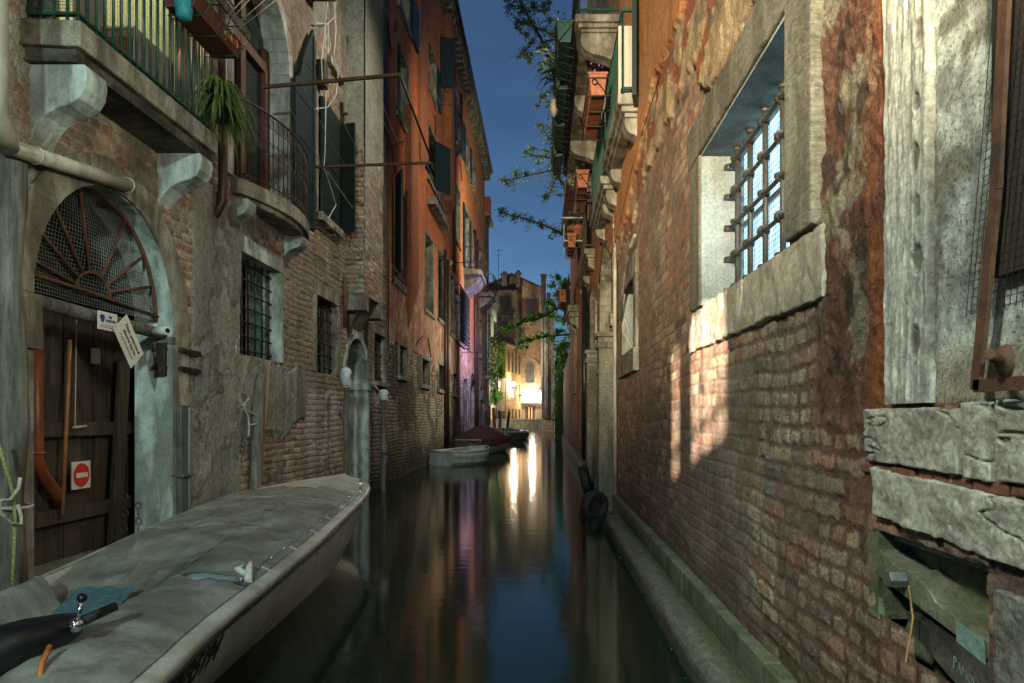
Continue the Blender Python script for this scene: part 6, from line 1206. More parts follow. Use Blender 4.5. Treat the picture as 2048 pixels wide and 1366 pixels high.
box_planter('flower_box', 'large terracotta flower box with purple flowers on a right balcony', .60, .83, 8.85, 10.25, 5.68, 5.95, 'terracotta', G1, plant=purple)
box_planter('flower_box', 'terracotta flower box below the big balcony corbels, second from the camera', .60, .82, 12.2, 13.2, 5.62, 5.9, 'terracotta', G1)
box_planter('flower_box', 'small dark terracotta flower box under the round orange pot', .58, .80, 16.2, 17.3, 5.55, 5.85, 'terracotta', G1)
box_planter('flower_box', 'farthest terracotta flower box, sticking out before the green tree', .56, .86, 23.6, 25.2, 5.5, 5.9, 'terracotta', G1)
G2 = 'green plastic flower boxes along the top right balcony'
for i, y in enumerate((10.0, 11.45, 12.9, 14.4)):
    box_planter('balcony_box', ('nearest green plastic flower box on the big balcony, top right', 'second green plastic flower box along the big balcony', 'third green plastic flower box along the big balcony', 'farthest green plastic flower box on the big balcony')[i], .20, .44, y, y + 1.2, 7.02, 7.3, 'green_iron', G2, cage=False)
k = MB(); rg = random.Random(8)
for i in range(26):
    y = 10 + 6.1 * i / 25; k.tube([(.46, y, 7.3), (.2, y, 6.98), (.46, y, 6.9)], .008, 4)
for z in (7.42, 7.7, 8.0, 8.3): k.beam((.5, 10, z), (.5, 16.2, z), .02, .1)
k.build('planter_bracket', M['iron'], R1)
sp = thing('balcony_plant', 'spiky green plant in a dried clump above the green flower boxes', 'plant', (.2, 12, 7.4)); k = MB()
for i in range(40):
    a = Vector((.28, 11.4 + rg.uniform(-.3, .3), 7.25)); d = Vector((-rg.uniform(.1, .5), rg.uniform(-.3, .3), rg.uniform(-.2, .5))); sd = Vector((0, .02, .02)); k.add([a - sd, a + sd, a + d * .7 + sd, a + d + Vector((0, 0, -.15)), a + d * .7 - sd], [(0, 1, 2, 3, 4)])
k.build('leaves', M['leaf_dark'], sp); k = MB(); k.sphere((.2, 12.3, 7.1), .14, 10, (.6, 1.4, 1.3)); k.build('dry_clump', M['rope'], sp)
q = onX(1152, 462, .85); pz = thing('flower_pot', 'round orange terracotta pot on a balcony shelf, right side', 'pot', q); Yp = 16.6; q = onY(1152, 470, Yp); k = MB(); k.lathe([(.13, -.2), (.2, .1), (.22, .1), (.22, .2), (.19, .2)], q, 16); k.build('pot', M['terracotta'], pz); k = MB(); leaf_cloud(k, (q[0], q[1], q[2] + .32), .25, 90, .12); k.build('leaves', M['leaf_dark'], pz)
k = MB(); k.box(.45, 1.0, Yp - .3, Yp + .3, q[2] + .32, q[2] + .35); k.box(.5, 1.0, Yp - .3, Yp + .3, q[2] - .23, q[2] - .2); k.box(.5, .53, Yp + .24, Yp + .27, q[2] - .6, q[2] + .32); tag(k.build('plant_shelf', M['white']), 'pale shelf frame holding the round terracotta pot, right balconies', 'shelf')
# ================================================================== RIGHT, further on
N_ = thing('low_orange_house', 'lower orange and brick house beyond the balconies, right side', 'house', (1.1, 22, 0))
def styleN(U, Z):
    ht, col, m = bricks(U, Z, .09, .27, 711, mort=.02); col = mixc(np.array((.2, .15, .11)) + 0 * col, col, m); n = fbm(U, Z, 721, 5); n5 = fbm(U * 2, Z * .4, 723, 5)
    col = mixc(col, (.16, .075, .05), sst(.4, .6, n) * .6); s = sst(3.4, 3.5, Z + 1.2 * (n - .5)); col = mixc(col, np.array((.38, .16, .08)) * (.7 + .5 * n5)[..., None], s); col = mixc(col, (.05, .045, .03), (1 - sst(.4, 1.2, Z)) * .7); return ht * (1 - s), col
sheet('wall', WALL_FAR, N_, lambda U, Z, d: np.stack([1.08 + (U - 17.6) * .004 - d, U, Z], -1), np.arange(17.6, 28.01, .05), np.arange(-.1, 9.2, .04), [], styleN)
k = MB(); k.box(1.2, 9, 17.62, 28, -.2, 9.1); k.box(1.09, 1.2, 17.6, 17.64, -.2, 9.1); k.build('inner_walls', M['grey_wall'], N_)
k = MB(); k.box(.75, 9, 17.6, 28.2, 9.1, 9.3); k.build('roof', M['tile'], N_); window(N_, 1.1, -1, 22.4, 23.4, 2.4, 4.6, depth=.03, mull=False)
k = MB(); k.box(1.2, .76, 20.9, 23.2, 4.75, 4.95); k.box(1.2, .8, 20.95, 23.15, 4.6, 4.748); s_corbel(k, 1.1, -1, 21.1, 21.4, 4.6, .28, .4); s_corbel(k, 1.1, -1, 22.6, 22.9, 4.6, .28, .4); o = k.build('balcony', M['stone'], N_, bevel=.012)
k = MB()
for z in (5.05, 5.9): k.beam((.8, 20.95, z), (.8, 26, z), .03, .03)
for i in range(30): y = 20.95 + 5 * i / 29; k.tube([(.8, y, 4.95), (.8, y, 5.9)], .012, 4)
k.build('railing', M['iron'], o)
gw = thing('garden_wall', 'brick garden wall with rounded end under hanging vines, right side', 'wall', (1.2, 36, 0))
def styleG(U, Z):
    ht, col, m = bricks(U, Z, .09, .27, 731, mort=.02); col = mixc(np.array((.2, .15, .11)) + 0 * col, col, m); n = fbm(U, Z, 741, 5); return ht, mixc(col, (.13, .06, .045), sst(.35, .6, n) * .7)
sheet('wall', WALL_FAR, gw, lambda U, Z, d: np.stack([1.12 + (U - 28) * .012 - d, U, Z - .9 * sst(39, 45, U)], -1), np.arange(28, 45.01, .08), np.arange(-.1, 4.4, .05), [], styleG)
k = MB(); k.prism([(1.14, 28), (1.34, 45), (1.8, 45), (1.8, 28)], -.2, 3.4, 'z'); k.build('core', M['grey_wall'], gw)
k = MB(); k.prism([(.86, 14.5), (1.22, 45.2), (1.5, 45.2), (1.5, 17.62), (1.19, 17.6), (1.19, 14.5)], -.3, .42, 'z'); tag(k.build('stone_plinth', M['dark_stone'], bevel=.02), 'long mossy stone plinth at the waterline under the right houses', 'plinth')
# ================================================================== BOATS
def interp(tab, n):
    t = np.array(tab, float); d = np.concatenate([[0], np.cumsum(np.linalg.norm(np.diff(t, axis=0), axis=1))]); s = np.linspace(0, d[-1], n)
    return [np.array([np.interp(x, d, t[:, i]) for i in range(t.shape[1])]) for x in s]
def smooth(P, k=2):
    P = [np.array(p, float) for p in P]
    for _ in range(k):
        Q = [P[0]]
        for a, b_ in zip(P[:-1], P[1:]): Q += [a * .75 + b_ * .25, a * .25 + b_ * .75]
        P = Q + [P[-1]]
    return P
fb = thing('covered_boat', 'large pale motor boat under a grey tarpaulin, moored in the foreground', 'boat', (-2.3, 5, 0))
NEAR = [(-1.30, 1.5, .55), (-1.42, 2.49, .55), (-1.53, 3.08, .55), (-1.60, 3.86, .555), (-1.73, 5.19, .57), (-1.85, 6.2, .595), (-1.95, 7.2, .63), (-2.08, 8.1, .665), (-2.32, 8.8, .69), (-2.62, 9.08, .70)]
FAR = [(-2.72, 1.5, .55), (-2.78, 2.49, .55), (-2.84, 3.2, .55), (-2.9, 3.81, .55), (-3.13, 4.95, .56), (-3.35, 6.2, .59), (-3.40, 7.2, .62), (-3.34, 8.1, .655), (-3.0, 8.9, .69), (-2.62, 9.08, .70)]
LN = [(-1.6, 1.5), (-1.72, 2.49), (-1.83, 3.08), (-1.92, 3.87), (-1.96, 5.0), (-2.03, 6.2), (-2.12, 6.95), (-2.24, 7.4), (-2.42, 7.75), (-2.64, 7.9)]
LF = [(-2.6, 1.5), (-2.66, 2.49), (-2.7, 3.08), (-2.78, 3.87), (-2.95, 5.0), (-3.1, 6.2), (-3.12, 6.95), (-3.04, 7.4), (-2.85, 7.75), (-2.64, 7.9)]
NS = 140; NP = interp(smooth(NEAR, 2), NS); FP = interp(smooth(FAR, 2), NS); LNP = interp(smooth(LN, 2), NS); LFP = interp(smooth(LF, 2), NS)
def side(G, Lw, K=10):
    rows = []
    for g, l in zip(G, Lw):
        a = np.array((g[0], g[1], g[2] - .03)); b_ = np.array((l[0], l[1], -.06)); r = []
        for k in range(K + 1):
            t = k / K; p = a + (b_ - a) * t; f_ = math.sin(math.pi * t) * .16; out = (a - b_); out[2] = 0; p = p + out * f_ * 1.0
            r.append(tuple(p))
        rows.append(r)
    return rows
k = MB(); k.grid(side(NP, LNP)); k.grid(side(FP, LFP)); hull = k.build('hull', M['hull'], fb)
k = MB(); rimP = NP + FP[::-1][1:]; cen = np.mean([p[:2] for p in rimP], axis=0)
def off(P, d, dz):
    R = []; n = len(P)
    for i, p in enumerate(P):
        a = P[max(i - 1, 0)]; b_ = P[min(i + 1, n - 1)]; t = (b_ - a)[:2]; t = t / (np.linalg.norm(t) + 1e-9); nn = np.array((-t[1], t[0]))
        R.append((p[0] + nn[0] * d, p[1] + nn[1] * d, p[2] + dz))
    return R
prof = [(-.03, -.045), (-.045, -.02), (-.03, .010), (0.0, .02), (.045, .018), (.065, .005), (.07, -.05)]
k.grid([list(r) for r in zip(*[off(rimP, d, dz) for d, dz in prof])]); k.build('gunwale', M['white_paint'], fb)
k = MB(); k.tube([(p[0], p[1], p[2] - .05) for p in off(NP, -.03, 0)], .014, 6); k.build('rub_rail', M['black'], fb)
# foredeck
IN, IF = off(NP, .032, .012), [tuple(p) for p in FP]
inF = off(FP[::-1], .032, .012)[::-1]
def cover(i0, i1, zf, name, m, nj=26):
    rows = []
    for i in range(i0, i1 + 1):
        a, b_ = np.array(IN[i]), np.array(inF[i]); r = []
        for j in range(nj + 1):
            t = j / nj; p = a + (b_ - a) * t; p[2] += zf(i, t, p); r.append(tuple(p))
        rows.append(r)
    k = MB(); k.grid(rows); return k.build(name, M[m], fb)
def wob(p, a=.02, f_=1.0): return a * (float(fbm(np.array(p[0] * 3.1 * f_), np.array(p[1] * 1.7 * f_), 801, 4)) - .5) * 2
def ridge_(p):
    v = float(fbm(np.array(p[0] * 1.7 + p[1] * .9), np.array(p[1] * 1.1), 851, 4)); return .030 * max(0, 1 - abs(v - .5) / .05)
def wobf(p, a): return a * (float(fbm(np.array((p[0] + p[1] * .35) * 7), np.array((p[1] - p[0] * .8) * 2.2), 831, 3)) - .5) * 2
cover(88, 139, lambda i, t, p: .015 + .035 * math.sin(math.pi * t), 'foredeck', 'white_paint')
NI = 55
yk = [p[1] for p in NP]; iA = min(range(NS), key=lambda i: abs(yk[i] - 3.75)); iB = min(range(NS), key=lambda i: abs(yk[i] - 7.35))
def zt(i, t, p):
    s_ = math.sin(math.pi * t) ** .7; e_ = min(1, (i - iA) / 10); drop = max(0, 1 - (i - iA) / 14.0) * .20 * sst(.2, .55, np.array(t))
    eg = min(1, t / .07, (1 - t) / .07); return .012 + eg * (.02 + .08 * s_ + wob(p, .020) + wobf(p, .022) * (.35 + .65 * s_) + ridge_(p) * s_ - float(drop))
cover(iA, iB, zt, 'tarpaulin', 'tarp', 60)
def z2(i, t, p):
    s_ = math.sin(math.pi * t); g = float(sst(.28, .5, np.array(t)) * (1 - sst(.8, .97, np.array(t)))); fall = float(sst(0, 18, np.array(float(iA - i + 6))))
    eg = min(1, t / .07, (1 - t) / .07); return .012 + eg * (.02 + .06 * s_ * (1 - g) - .30 * g * (.35 + .65 * fall) + wob(p, .022, 1.4) + wobf(p, .024) + ridge_(p) * s_ + .07 * math.exp(-((t - .90) / .06) ** 2))
cover(0, iA - 1, z2, 'stern_cover', 'tarp_warm', 44)
# blue lining, seams, snaps
def cpt(i, t, zf):
    a_, b2_ = np.array(IN[i]), np.array(inF[i]); p = a_ + (b2_ - a_) * t; p[2] += zf(i, t, p); return p
k = MB(); rows = []
for j in range(45):
    t = j / 44; p0 = cpt(iA, t, zt); p1 = cpt(iA - 1, t, z2); md = (p0 + p1) / 2; md[1] -= .05; rows.append([tuple(p0 + np.array((0, .01, -.004))), tuple(md), tuple(p1 + np.array((0, -.02, .004)))])
k.grid(rows); k.build('lining', M['lining'], fb)
k = MB(); rows = []
for j in range(18):
    t = .50 + .26 * j / 17; i = iA - 1; a, b_ = np.array(IN[i]), np.array(inF[i]); p = a + (b_ - a) * t; rows.append([(p[0], p[1] - .30, p[2] - .14 - .015 * math.sin(j * .7)), (p[0], p[1] + .02, p[2] + .0 + .006 * math.sin(j))])
k.grid(rows); k.build('lining', M['blue_cloth'], fb)
k = MB()
for i in range(iA, iB, 5):
    q = off(NP, .075, .05)[i]; k.sphere(q, .012, 6)
k.tube([(q[0], q[1], q[2] + .035) for q in off(NP, .085, .012)[iA:iB]], .006, 4); k.build('snap_line', M['chrome'], fb)
k = MB(); q = off(NP, .03, .03)[124]; k.cbeam((q[0], q[1] - .12, q[2]), (q[0] - .05, q[1] + .1, q[2]), .05, .03); q = off(NP, .03, .02)[114]; k.beam((q[0] + .02, q[1] - .18, q[2]), (q[0] - .06, q[1] + .14, q[2]), .035, .03); k.build('bow_fitting', M['chrome'], fb, bevel=.008)
k = MB(); q = off(NP, .07, .04)[iA + 2]; k.tube([q, (q[0] - .05, q[1] - .03, q[2] + .05), (q[0] - .02, q[1] + .05, q[2] + .06), (q[0] + .03, q[1] - .08, q[2] - .01)], .022, 8); k.build('tie_rope', M['paper'], fb)
k = MB()
for i in range(iA + 6, iB, 11):
    p, q = off(NP, .07, .045)[i], off(NP, -.035, -.035)[i]; k.ctube([p, tuple((np.array(p) + np.array(q)) / 2 + np.array((0, .01, .012))), q], .005, 5)
k.build('lashing', M['rope'], fb)
k = MB()
for t in (.34, .67): k.tube([tuple(cpt(i, t, zt) + np.array((0, 0, .004))) for i in range(iA + 4, iB, 2)], .006, 5)
for i in (iA + 24, iA + 50): k.tube([tuple(cpt(i, j / 40, zt) + np.array((0, 0, .004))) for j in range(2, 39)], .006, 5)
k.build('seams', M['tarp'], fb)
# registration on the near side
i = 16; g0, g1 = np.array(NP[18]), np.array(NP[38]); l0 = np.array(LNP[28]); ux = Vector(g1 - g0).normalized(); gm = (np.array(NP[24])); lm = np.array(LNP[24]); dn = Vector((lm[0] - gm[0], lm[1] - gm[1], -.6)).normalized()
iy = min(range(NS), key=lambda i: abs(yk[i] - 2.98)); sp_ = side(NP, LNP); o_ = Vector(sp_[iy][2]); o2 = Vector(sp_[iy][5]); uz = (Vector(sp_[iy][0]) - o2).normalized(); nn = ux.cross(uz); nn = nn if nn.x > 0 else -nn
text_mesh('registration', 'VV35194', .17, M['ink'], fb, Vector(sp_[iy][2]) + nn * .024, ux, uz, extr=.002, bold=.004)
# outboard tiller
tl = thing('outboard_tiller', 'black outboard motor tiller with chrome knob at the boat stern, bottom left', 'tiller', (-1.9, 2.4, .7)); A0, A1 = Vector(onY(-60, 1325, 2.28)), Vector(onY(150, 1248, 2.62)); A2 = Vector(onY(232, 1212, 2.75))
k = MB(); k.tube([A0, A0.lerp(A1, .5), A0.lerp(A1, .85), A1], [.10, .085, .06, .045], 12); k.build('arm', M['black'], tl); k = MB(); k.tube([A1, A2], [.022, .018], 10); k.build('grip', M['rubber'], tl)
k = MB(); q = Vector(onY(152, 1250, 2.52)); k.sphere(q, .027, 12); k.tube([q, q + Vector((.02, 0, .085))], .008, 8); k.build('lever', M['chrome'], tl); k = MB(); k.sphere(q + Vector((.022, 0, .10)), .018, 10); k.build('knob', M['black'], tl)
k = MB(); q0 = Vector(onY(100, 1292, 2.40)); q1 = Vector(onY(78, 1366, 2.28)); k.tube([q0, q0.lerp(q1, .5) + Vector((-.01, 0, 0)), q1], .010, 6); tag(k.build('strap', M['orange_basket']), 'short orange strap hanging from the black tiller', 'strap')
k = MB(); q = Vector(onY(70, 1352, 2.36)); k.grid([[tuple(q + Vector((.035 * a - .10, .02 * math.sin(3 * a + b_), .022 * b_ - .1 + .015 * math.sin(2 * a)))) for a in range(6)] for b_ in range(6)]); tag(k.build('cloth', M['blue_cloth']), 'light blue cloth lying under the black tiller, bottom left', 'cloth')

def small_boat(name, label, stern, bow, beam, fb_, cov=None, hullm='hull', strakes=False, seats=True, blunt=.55, rise=.15, ridge=.5, inner='white_paint'):
    S0, B0_ = Vector((*stern, 0)), Vector((*bow, 0)); ax = (B0_ - S0); L = ax.length; ax.normalize(); sd = Vector((ax.y, -ax.x, 0)); t_ = thing(name, label, 'boat', tuple((S0 + B0_) / 2)); n = 18
    def hb(t): return beam / 2 * (blunt + (1 - blunt) * math.sin(math.pi * min(1, t * .9 + .12)) if t < .5 else (1 - ((t - .5) / .5) ** 2.6)) if True else 0
    def hb(t): return beam / 2 * ((.82 + .18 * math.sin(math.pi * t)) if t < .5 else max(.02, (1 - ((t - .5) / .5) ** 2.4)))
    def zz(t): return fb_ + rise * t ** 2.2 + .04 * (1 - t) ** 2
    def sec(t, inn=0, K=8):
        r = []; h = hb(t) - inn; kz = -.12 + .25 * max(0, t - .75) * 2 + inn
        for i in range(-K, K + 1):
            a = abs(i) / K; s_ = 1 if i > 0 else -1; w_ = h * (1 - (1 - a) ** 2.2) if a < 1 else h; z = kz + (zz(t) - kz) * a ** 2.0
            lap = (.022 * ((i + K) % 2) if strakes else 0)
            p = S0 + ax * (L * t * (1 - .06 * (1 - a)) ) + sd * (s_ * (w_ + lap)); r.append((p.x, p.y, z))
        return r
    k = MB(); rows = [sec(i / n) for i in range(n + 1)]; k.grid(rows, not strakes); k.add(rows[0], [tuple(range(len(rows[0])))]); h = k.build('hull', M[hullm], t_)
    if not cov or cov != 'full':
        k = MB(); rows2 = [sec(.03 + .93 * i / n, .05) for i in range(n + 1)]; k.grid(rows2); k.build('lining', M[inner], t_)
    k = MB(); rim = [r[0] for r in rows][::-1] + [rows[0][0]] ; k.tube([r[0] for r in rows] , .03, 6); k.tube([r[-1] for r in rows], .03, 6); k.tube([rows[0][0], rows[0][-1]], .035, 6); k.build('gunwale', M['white_paint'] if hullm != 'dark' else M['paper'], t_)
    if seats:
        k = MB()
        for f_ in (.12, .45, .78): c = S0 + ax * L * f_; w_ = hb(f_) - .04; k.beam(c - sd * w_ + Vector((0, 0, fb_ - .12)), c + sd * w_ + Vector((0, 0, fb_ - .12)), .22, .03)
        k.build('seat', M['grey_wood'], t_)
    if cov:
        rows = []
        for i in range(n + 1):
            t = i / n * .86; r = []; h = hb(t) + .03
            for j in range(-8, 9):
                a = abs(j) / 8; p = S0 + ax * (L * t) + sd * (h * j / 8); z = zz(t) + .03 + ridge * math.sin(math.pi * min(1, .08 + .95 * i / n)) ** .8 * (1 - a ** 1.3) + .015 * math.sin(i * 1.7 + j); r.append((p.x, p.y, z))
            p0, p1 = r[0], r[-1]; r = [(p0[0], p0[1], p0[2] - .34 * (1 - .6 * t))] + r + [(p1[0], p1[1], p1[2] - .34 * (1 - .6 * t))]; rows.append(r)
        k = MB(); k.grid(rows); a0 = rows[0]; k.add(a0, [tuple(range(len(a0)))]); k.build('cover', M[cov], t_)
    return t_
small_boat('dinghy', 'small open cream rowing dinghy with lapped planks, by the left wall', (-3.2, 21.3), (-1.9, 23.0), 1.45, .40, strakes=True, rise=.14)
small_boat('covered_boat', 'boat under a maroon peaked canvas cover, behind the cream dinghy', (-3.15, 27.6), (-1.75, 31.5), 1.75, .55, cov='red_tarp', ridge=.55, rise=.18)
mb = small_boat('open_boat', 'open white motor boat with dark hull, moored near the far quay', (-1.6, 39.4), (-2.75, 46), 1.7, .62, hullm='glass_grey', rise=.2)
k = MB(); k.box(-2.3, -1.9, 42.0, 42.5, .6, .85); k.build('engine_box', M['grey_pipe'], mb)
small_boat('dark_boat', 'dark boat with black cover between the maroon boat and the white motor boat', (-3.0, 36), (-3.1, 40.5), 1.3, .55, cov='black', ridge=.45)
small_boat('far_boat', 'small dark skiff half hidden behind the white motor boat', (-1.5, 47), (-2.0, 51), 1.4, .45, hullm='black')
# ================================================================== POLES
def pole(name, label, u, vt, X, r, lean=0, m='grey_wood', bag=None, group='wooden mooring poles standing in the canal', Y=None):
    if Y is None: Y = pY(u, X)
    else: X = (u - U0) * Y / F
    z = pZ(vt, Y); t = thing(name, label, 'pole', (X, Y, 0), group); k = MB(); n = 12; rg = random.Random(int(u))
    P = [(X + lean * i / n + .01 * math.sin(i * 1.3 + u), Y + .01 * math.cos(i * 1.7), -.4 + (z + .4) * i / n) for i in range(n + 1)]; k.tube(P, [r * (1.08 - .12 * i / n + rg.uniform(-.04, .04)) for i in range(n + 1)], 12); k.build('post', M[m], t)
    if bag:
        k = MB(); rows = []
        for i in range(9):
            f_ = i / 8; rr = r * (1.35 + .5 * math.sin(math.pi * f_) + .15 * rg.random()); zz = z + .06 - bag * f_
            rows.append([(X + lean + (rr if i else .02) * (1 + .18 * math.sin(3 * a + i)) * math.cos(a), Y + (rr if i else .02) * math.sin(a), zz + .012 * math.sin(5 * a)) for a in [6.2832 * j / 14 for j in range(15)]])
        k.grid(rows); tag(k.build('plastic_bag', M['bag']), 'torn pale plastic bag tied over the %s mooring pole top' % ('first' if u < 700 else 'second'), 'bag')
    return t, P
t1, P1 = pole('mooring_pole', 'wooden mooring pole beside the arched doorway, pale bag on top', 691.5, 742, -3.30, .046, bag=.30)
t2, P2 = pole('mooring_pole', 'thin mooring pole with a bag before the small brick house window', 767, 785, -3.30, .05, bag=.22)
k = MB(); q = P1[5]; k.torus((q[0], q[1], .35), .06, .012, (0, .2, 1)); k.build('rope', M['rope_green'], t1); k = MB(); k.tube([(q[0] + .05, q[1], .35), (q[0] + .16, q[1], .28), (q[0] + .22, q[1], .15)], .009, 5); k.tube([(q[0] + .05, q[1], .34), (q[0] + .1, q[1], .22), (q[0] + .08, q[1], .1)], .007, 5); k.torus((P1[11][0], q[1], P1[11][2] - .05), .055, .012, (0, .1, 1)); k.build('rope_end', M['rope'], t1)
k = MB(); q = P2[6]; k.torus((q[0], q[1], .75), .064, .014, (0, .2, 1)); k.torus((q[0], q[1], .79), .064, .012, (.1, -.1, 1)); k.tube([(q[0] - .05, q[1], .76), (q[0] - .2, q[1] - .3, .72), (-3.55, q[1] - .4, .9)], .008, 5); k.build('rope', M['rope_blue'], t2)
k = MB(); z = P2[-1][2]
for i in range(7): k.tube([(P2[-1][0] - .05, P2[-1][1], z - .02 - .02 * i), (P2[-1][0] - .14 - .03 * math.sin(i * 2), P2[-1][1] - .1, z - .08 - .03 * i), (P2[-1][0] - .10 - .05 * math.cos(i), P2[-1][1] - .15, z + .05 - .05 * i)], .006, 4)
for i in range(6): k.tube([(P2[-1][0] - .06, P2[-1][1] - .05, z + .02), (P2[-1][0] - .14 - .02 * i, P2[-1][1] - .15, z + .16 + .04 * (i % 3))], .004, 4)
tag(k.build('dry_twigs', M['rope']), 'tangle of dry twigs and string tied at the second pole top', 'twigs')
# near left post with ropes
np_ = thing('mooring_pole', 'thick dark grey post wrapped with ropes at the left edge', 'pole', (-3.45, 4.42, 0)); k = MB(); k.tube([(-3.455 + .02 * math.sin(i), 4.42, -.3 + 3.45 * i / 14) for i in range(15)], [.10 - .001 * i + .006 * math.sin(i * 2.1) for i in range(15)], 14); k.build('post', M['grey_wood'], np_)
k = MB(); P = [onX(u, v, -3.32) for u, v in ((-6, 880), (18, 960), (26, 985), (30, 1040), (28, 1100), (25, 1180))]; k.tube(P, .011, 6); tag(k.build('rope', M['rope_yellow']), 'yellow green rope hanging down the post at the left edge', 'rope')
k = MB(); P = [onX(u, v, -3.30) for u, v in ((40, 955), (38, 975), (20, 1000), (2, 1000), (-5, 1015), (5, 1030), (20, 1045), (42, 1050), (42, 1030), (36, 1010))]; k.tube(P, .012, 6); k.torus((-3.45, 4.42, .93), .115, .012, (.1, 0, 1)); tag(k.build('rope', M['rope']), 'pale rope looped around the post at the left edge', 'rope')
# weathered post leaning on the wall
k = MB(); a, b_ = Vector(onX(511, 985, -3.5)), Vector(onX(516, 790, -3.52)); c_ = Vector(onX(526, 722, -3.52)); k.tube([a - Vector((0, 0, .5)), a, b_, b_.lerp(c_, .6)], [.085, .075, .07, .05], 12); po = k.build('mooring_pole', M['grey_wood']); tag(po, 'broad weathered post leaning on the left wall below the first grated window', 'pole')
k = MB(); q = b_; k.tube([onX(538, 722, -3.48), onX(530, 830, -3.48), onX(522, 980, -3.48)], .012, 6); tag(k.build('cane', M['warm_wood']), 'thin yellowish cane leaning beside the weathered post', 'cane')
rw = thing('rope_bundle', 'pale rope and rusty chain hanging on the wall beside the weathered post', 'rope', onX(485, 815, XL + .06)); k = MB()
for P in ([(478, 808), (490, 815), (498, 822), (512, 830), (526, 843), (528, 846), (512, 848), (500, 850)], [(480, 800), (485, 812), (495, 800), (498, 795)], [(490, 818), (497, 835), (498, 860), (496, 873)], [(475, 812), (483, 820), (492, 810), (486, 806)]): k.tube([onX(u, v, XL + .1) for u, v in P], .009, 5)
k.build('rope', M['rope'], rw); k = MB(); q0 = Vector(onX(490.5, 828, XL + .07)); q1 = Vector(onX(489, 912, XL + .07)); n = 22
for i in range(n): k.torus(q0.lerp(q1, i / n), .019, .006, (1, .2, 0) if i % 2 else (.2, 1, 0), 8, 4)
k.build('chain', M['grey_pipe'], rw); k = MB(); q = onX(480, 797, XL + .04); k.box(XL, XL + .08, q[1] - .07, q[1] + .07, q[2] - .05, q[2] + .06); k.build('bracket', M['stone'], rw)
# poles by the far boats
for i, (u, vt, Y, r, ln, m, lab) in enumerate(((914, 812, 31, .08, .05, 'wood', 'dark pole by the left wall behind the dinghy'), (934, 800, 34, .08, 0, 'wood', 'dark pole near the arched doorway of the orange house'), (962, 808, 36, .09, .1, 'wood', 'dark leaning pole behind the maroon boat cover'), (978, 812, 44, .10, 0, 'wood', 'dark upright pole at the end of the left houses'), (991, 815, 46, .11, -.15, 'orange_trim', 'orange pole before the far quay'), (1000, 822, 52, .12, 0, 'grey_wood', 'pale stubby pole before the far quay'), (1011, 824, 48, .09, .25, 'black', 'thin black slanted pole above the white motor boat'))):
    pole('mooring_pole', lab, u, vt, 0, r, ln, m, Y=Y)
# tyres used as fenders
def tyre(label, c, R, ax, rope):
    t = thing('tyre', label, 'tyre', c, 'old tyres hung as fenders'); k = MB(); axv = Vector(ax).normalized(); a = axv.orthogonal().normalized(); b_ = axv.cross(a); prof = [(R - .125, -.06), (R - .04, -.085), (R - .005, -.06), (R, 0), (R - .005, .06), (R - .04, .085), (R - .125, .06), (R - .11, 0)]
    n = 32; rows = [[tuple(Vector(c) + (a * math.cos(q) + b_ * math.sin(q)) * r + axv * h) for r, h in prof + prof[:1]] for q in [2 * math.pi * i / n for i in range(n + 1)]]; k.grid(rows); k.build('tread', M['rubber'], t)
tyre('black tyre hanging half in the water by the stone pier, right side', (.80, 10.5, .15), .225, (.55, -1, 0), (1.15, 10.9, 1.0)); tyre('black tyre hung edge on beyond the first tyre, right side', (.84, 13.5, .28), .29, (1, -.12, .25), (1.1, 13.9, 1.6))
k = MB(); rg = random.Random(2)
for i in range(8): k.tube([(.95 + rg.uniform(-.05, .05), 11.9, .55 + rg.uniform(-.1, .1)), (.9, 11.8, .3 + rg.uniform(-.1, .1)), (.98 + rg.uniform(-.05, .05), 11.9, .15)], .008, 4)
tag(k.build('net', M['rope_green']), 'bunch of dark green netting on the pier foot by the tyres', 'net')
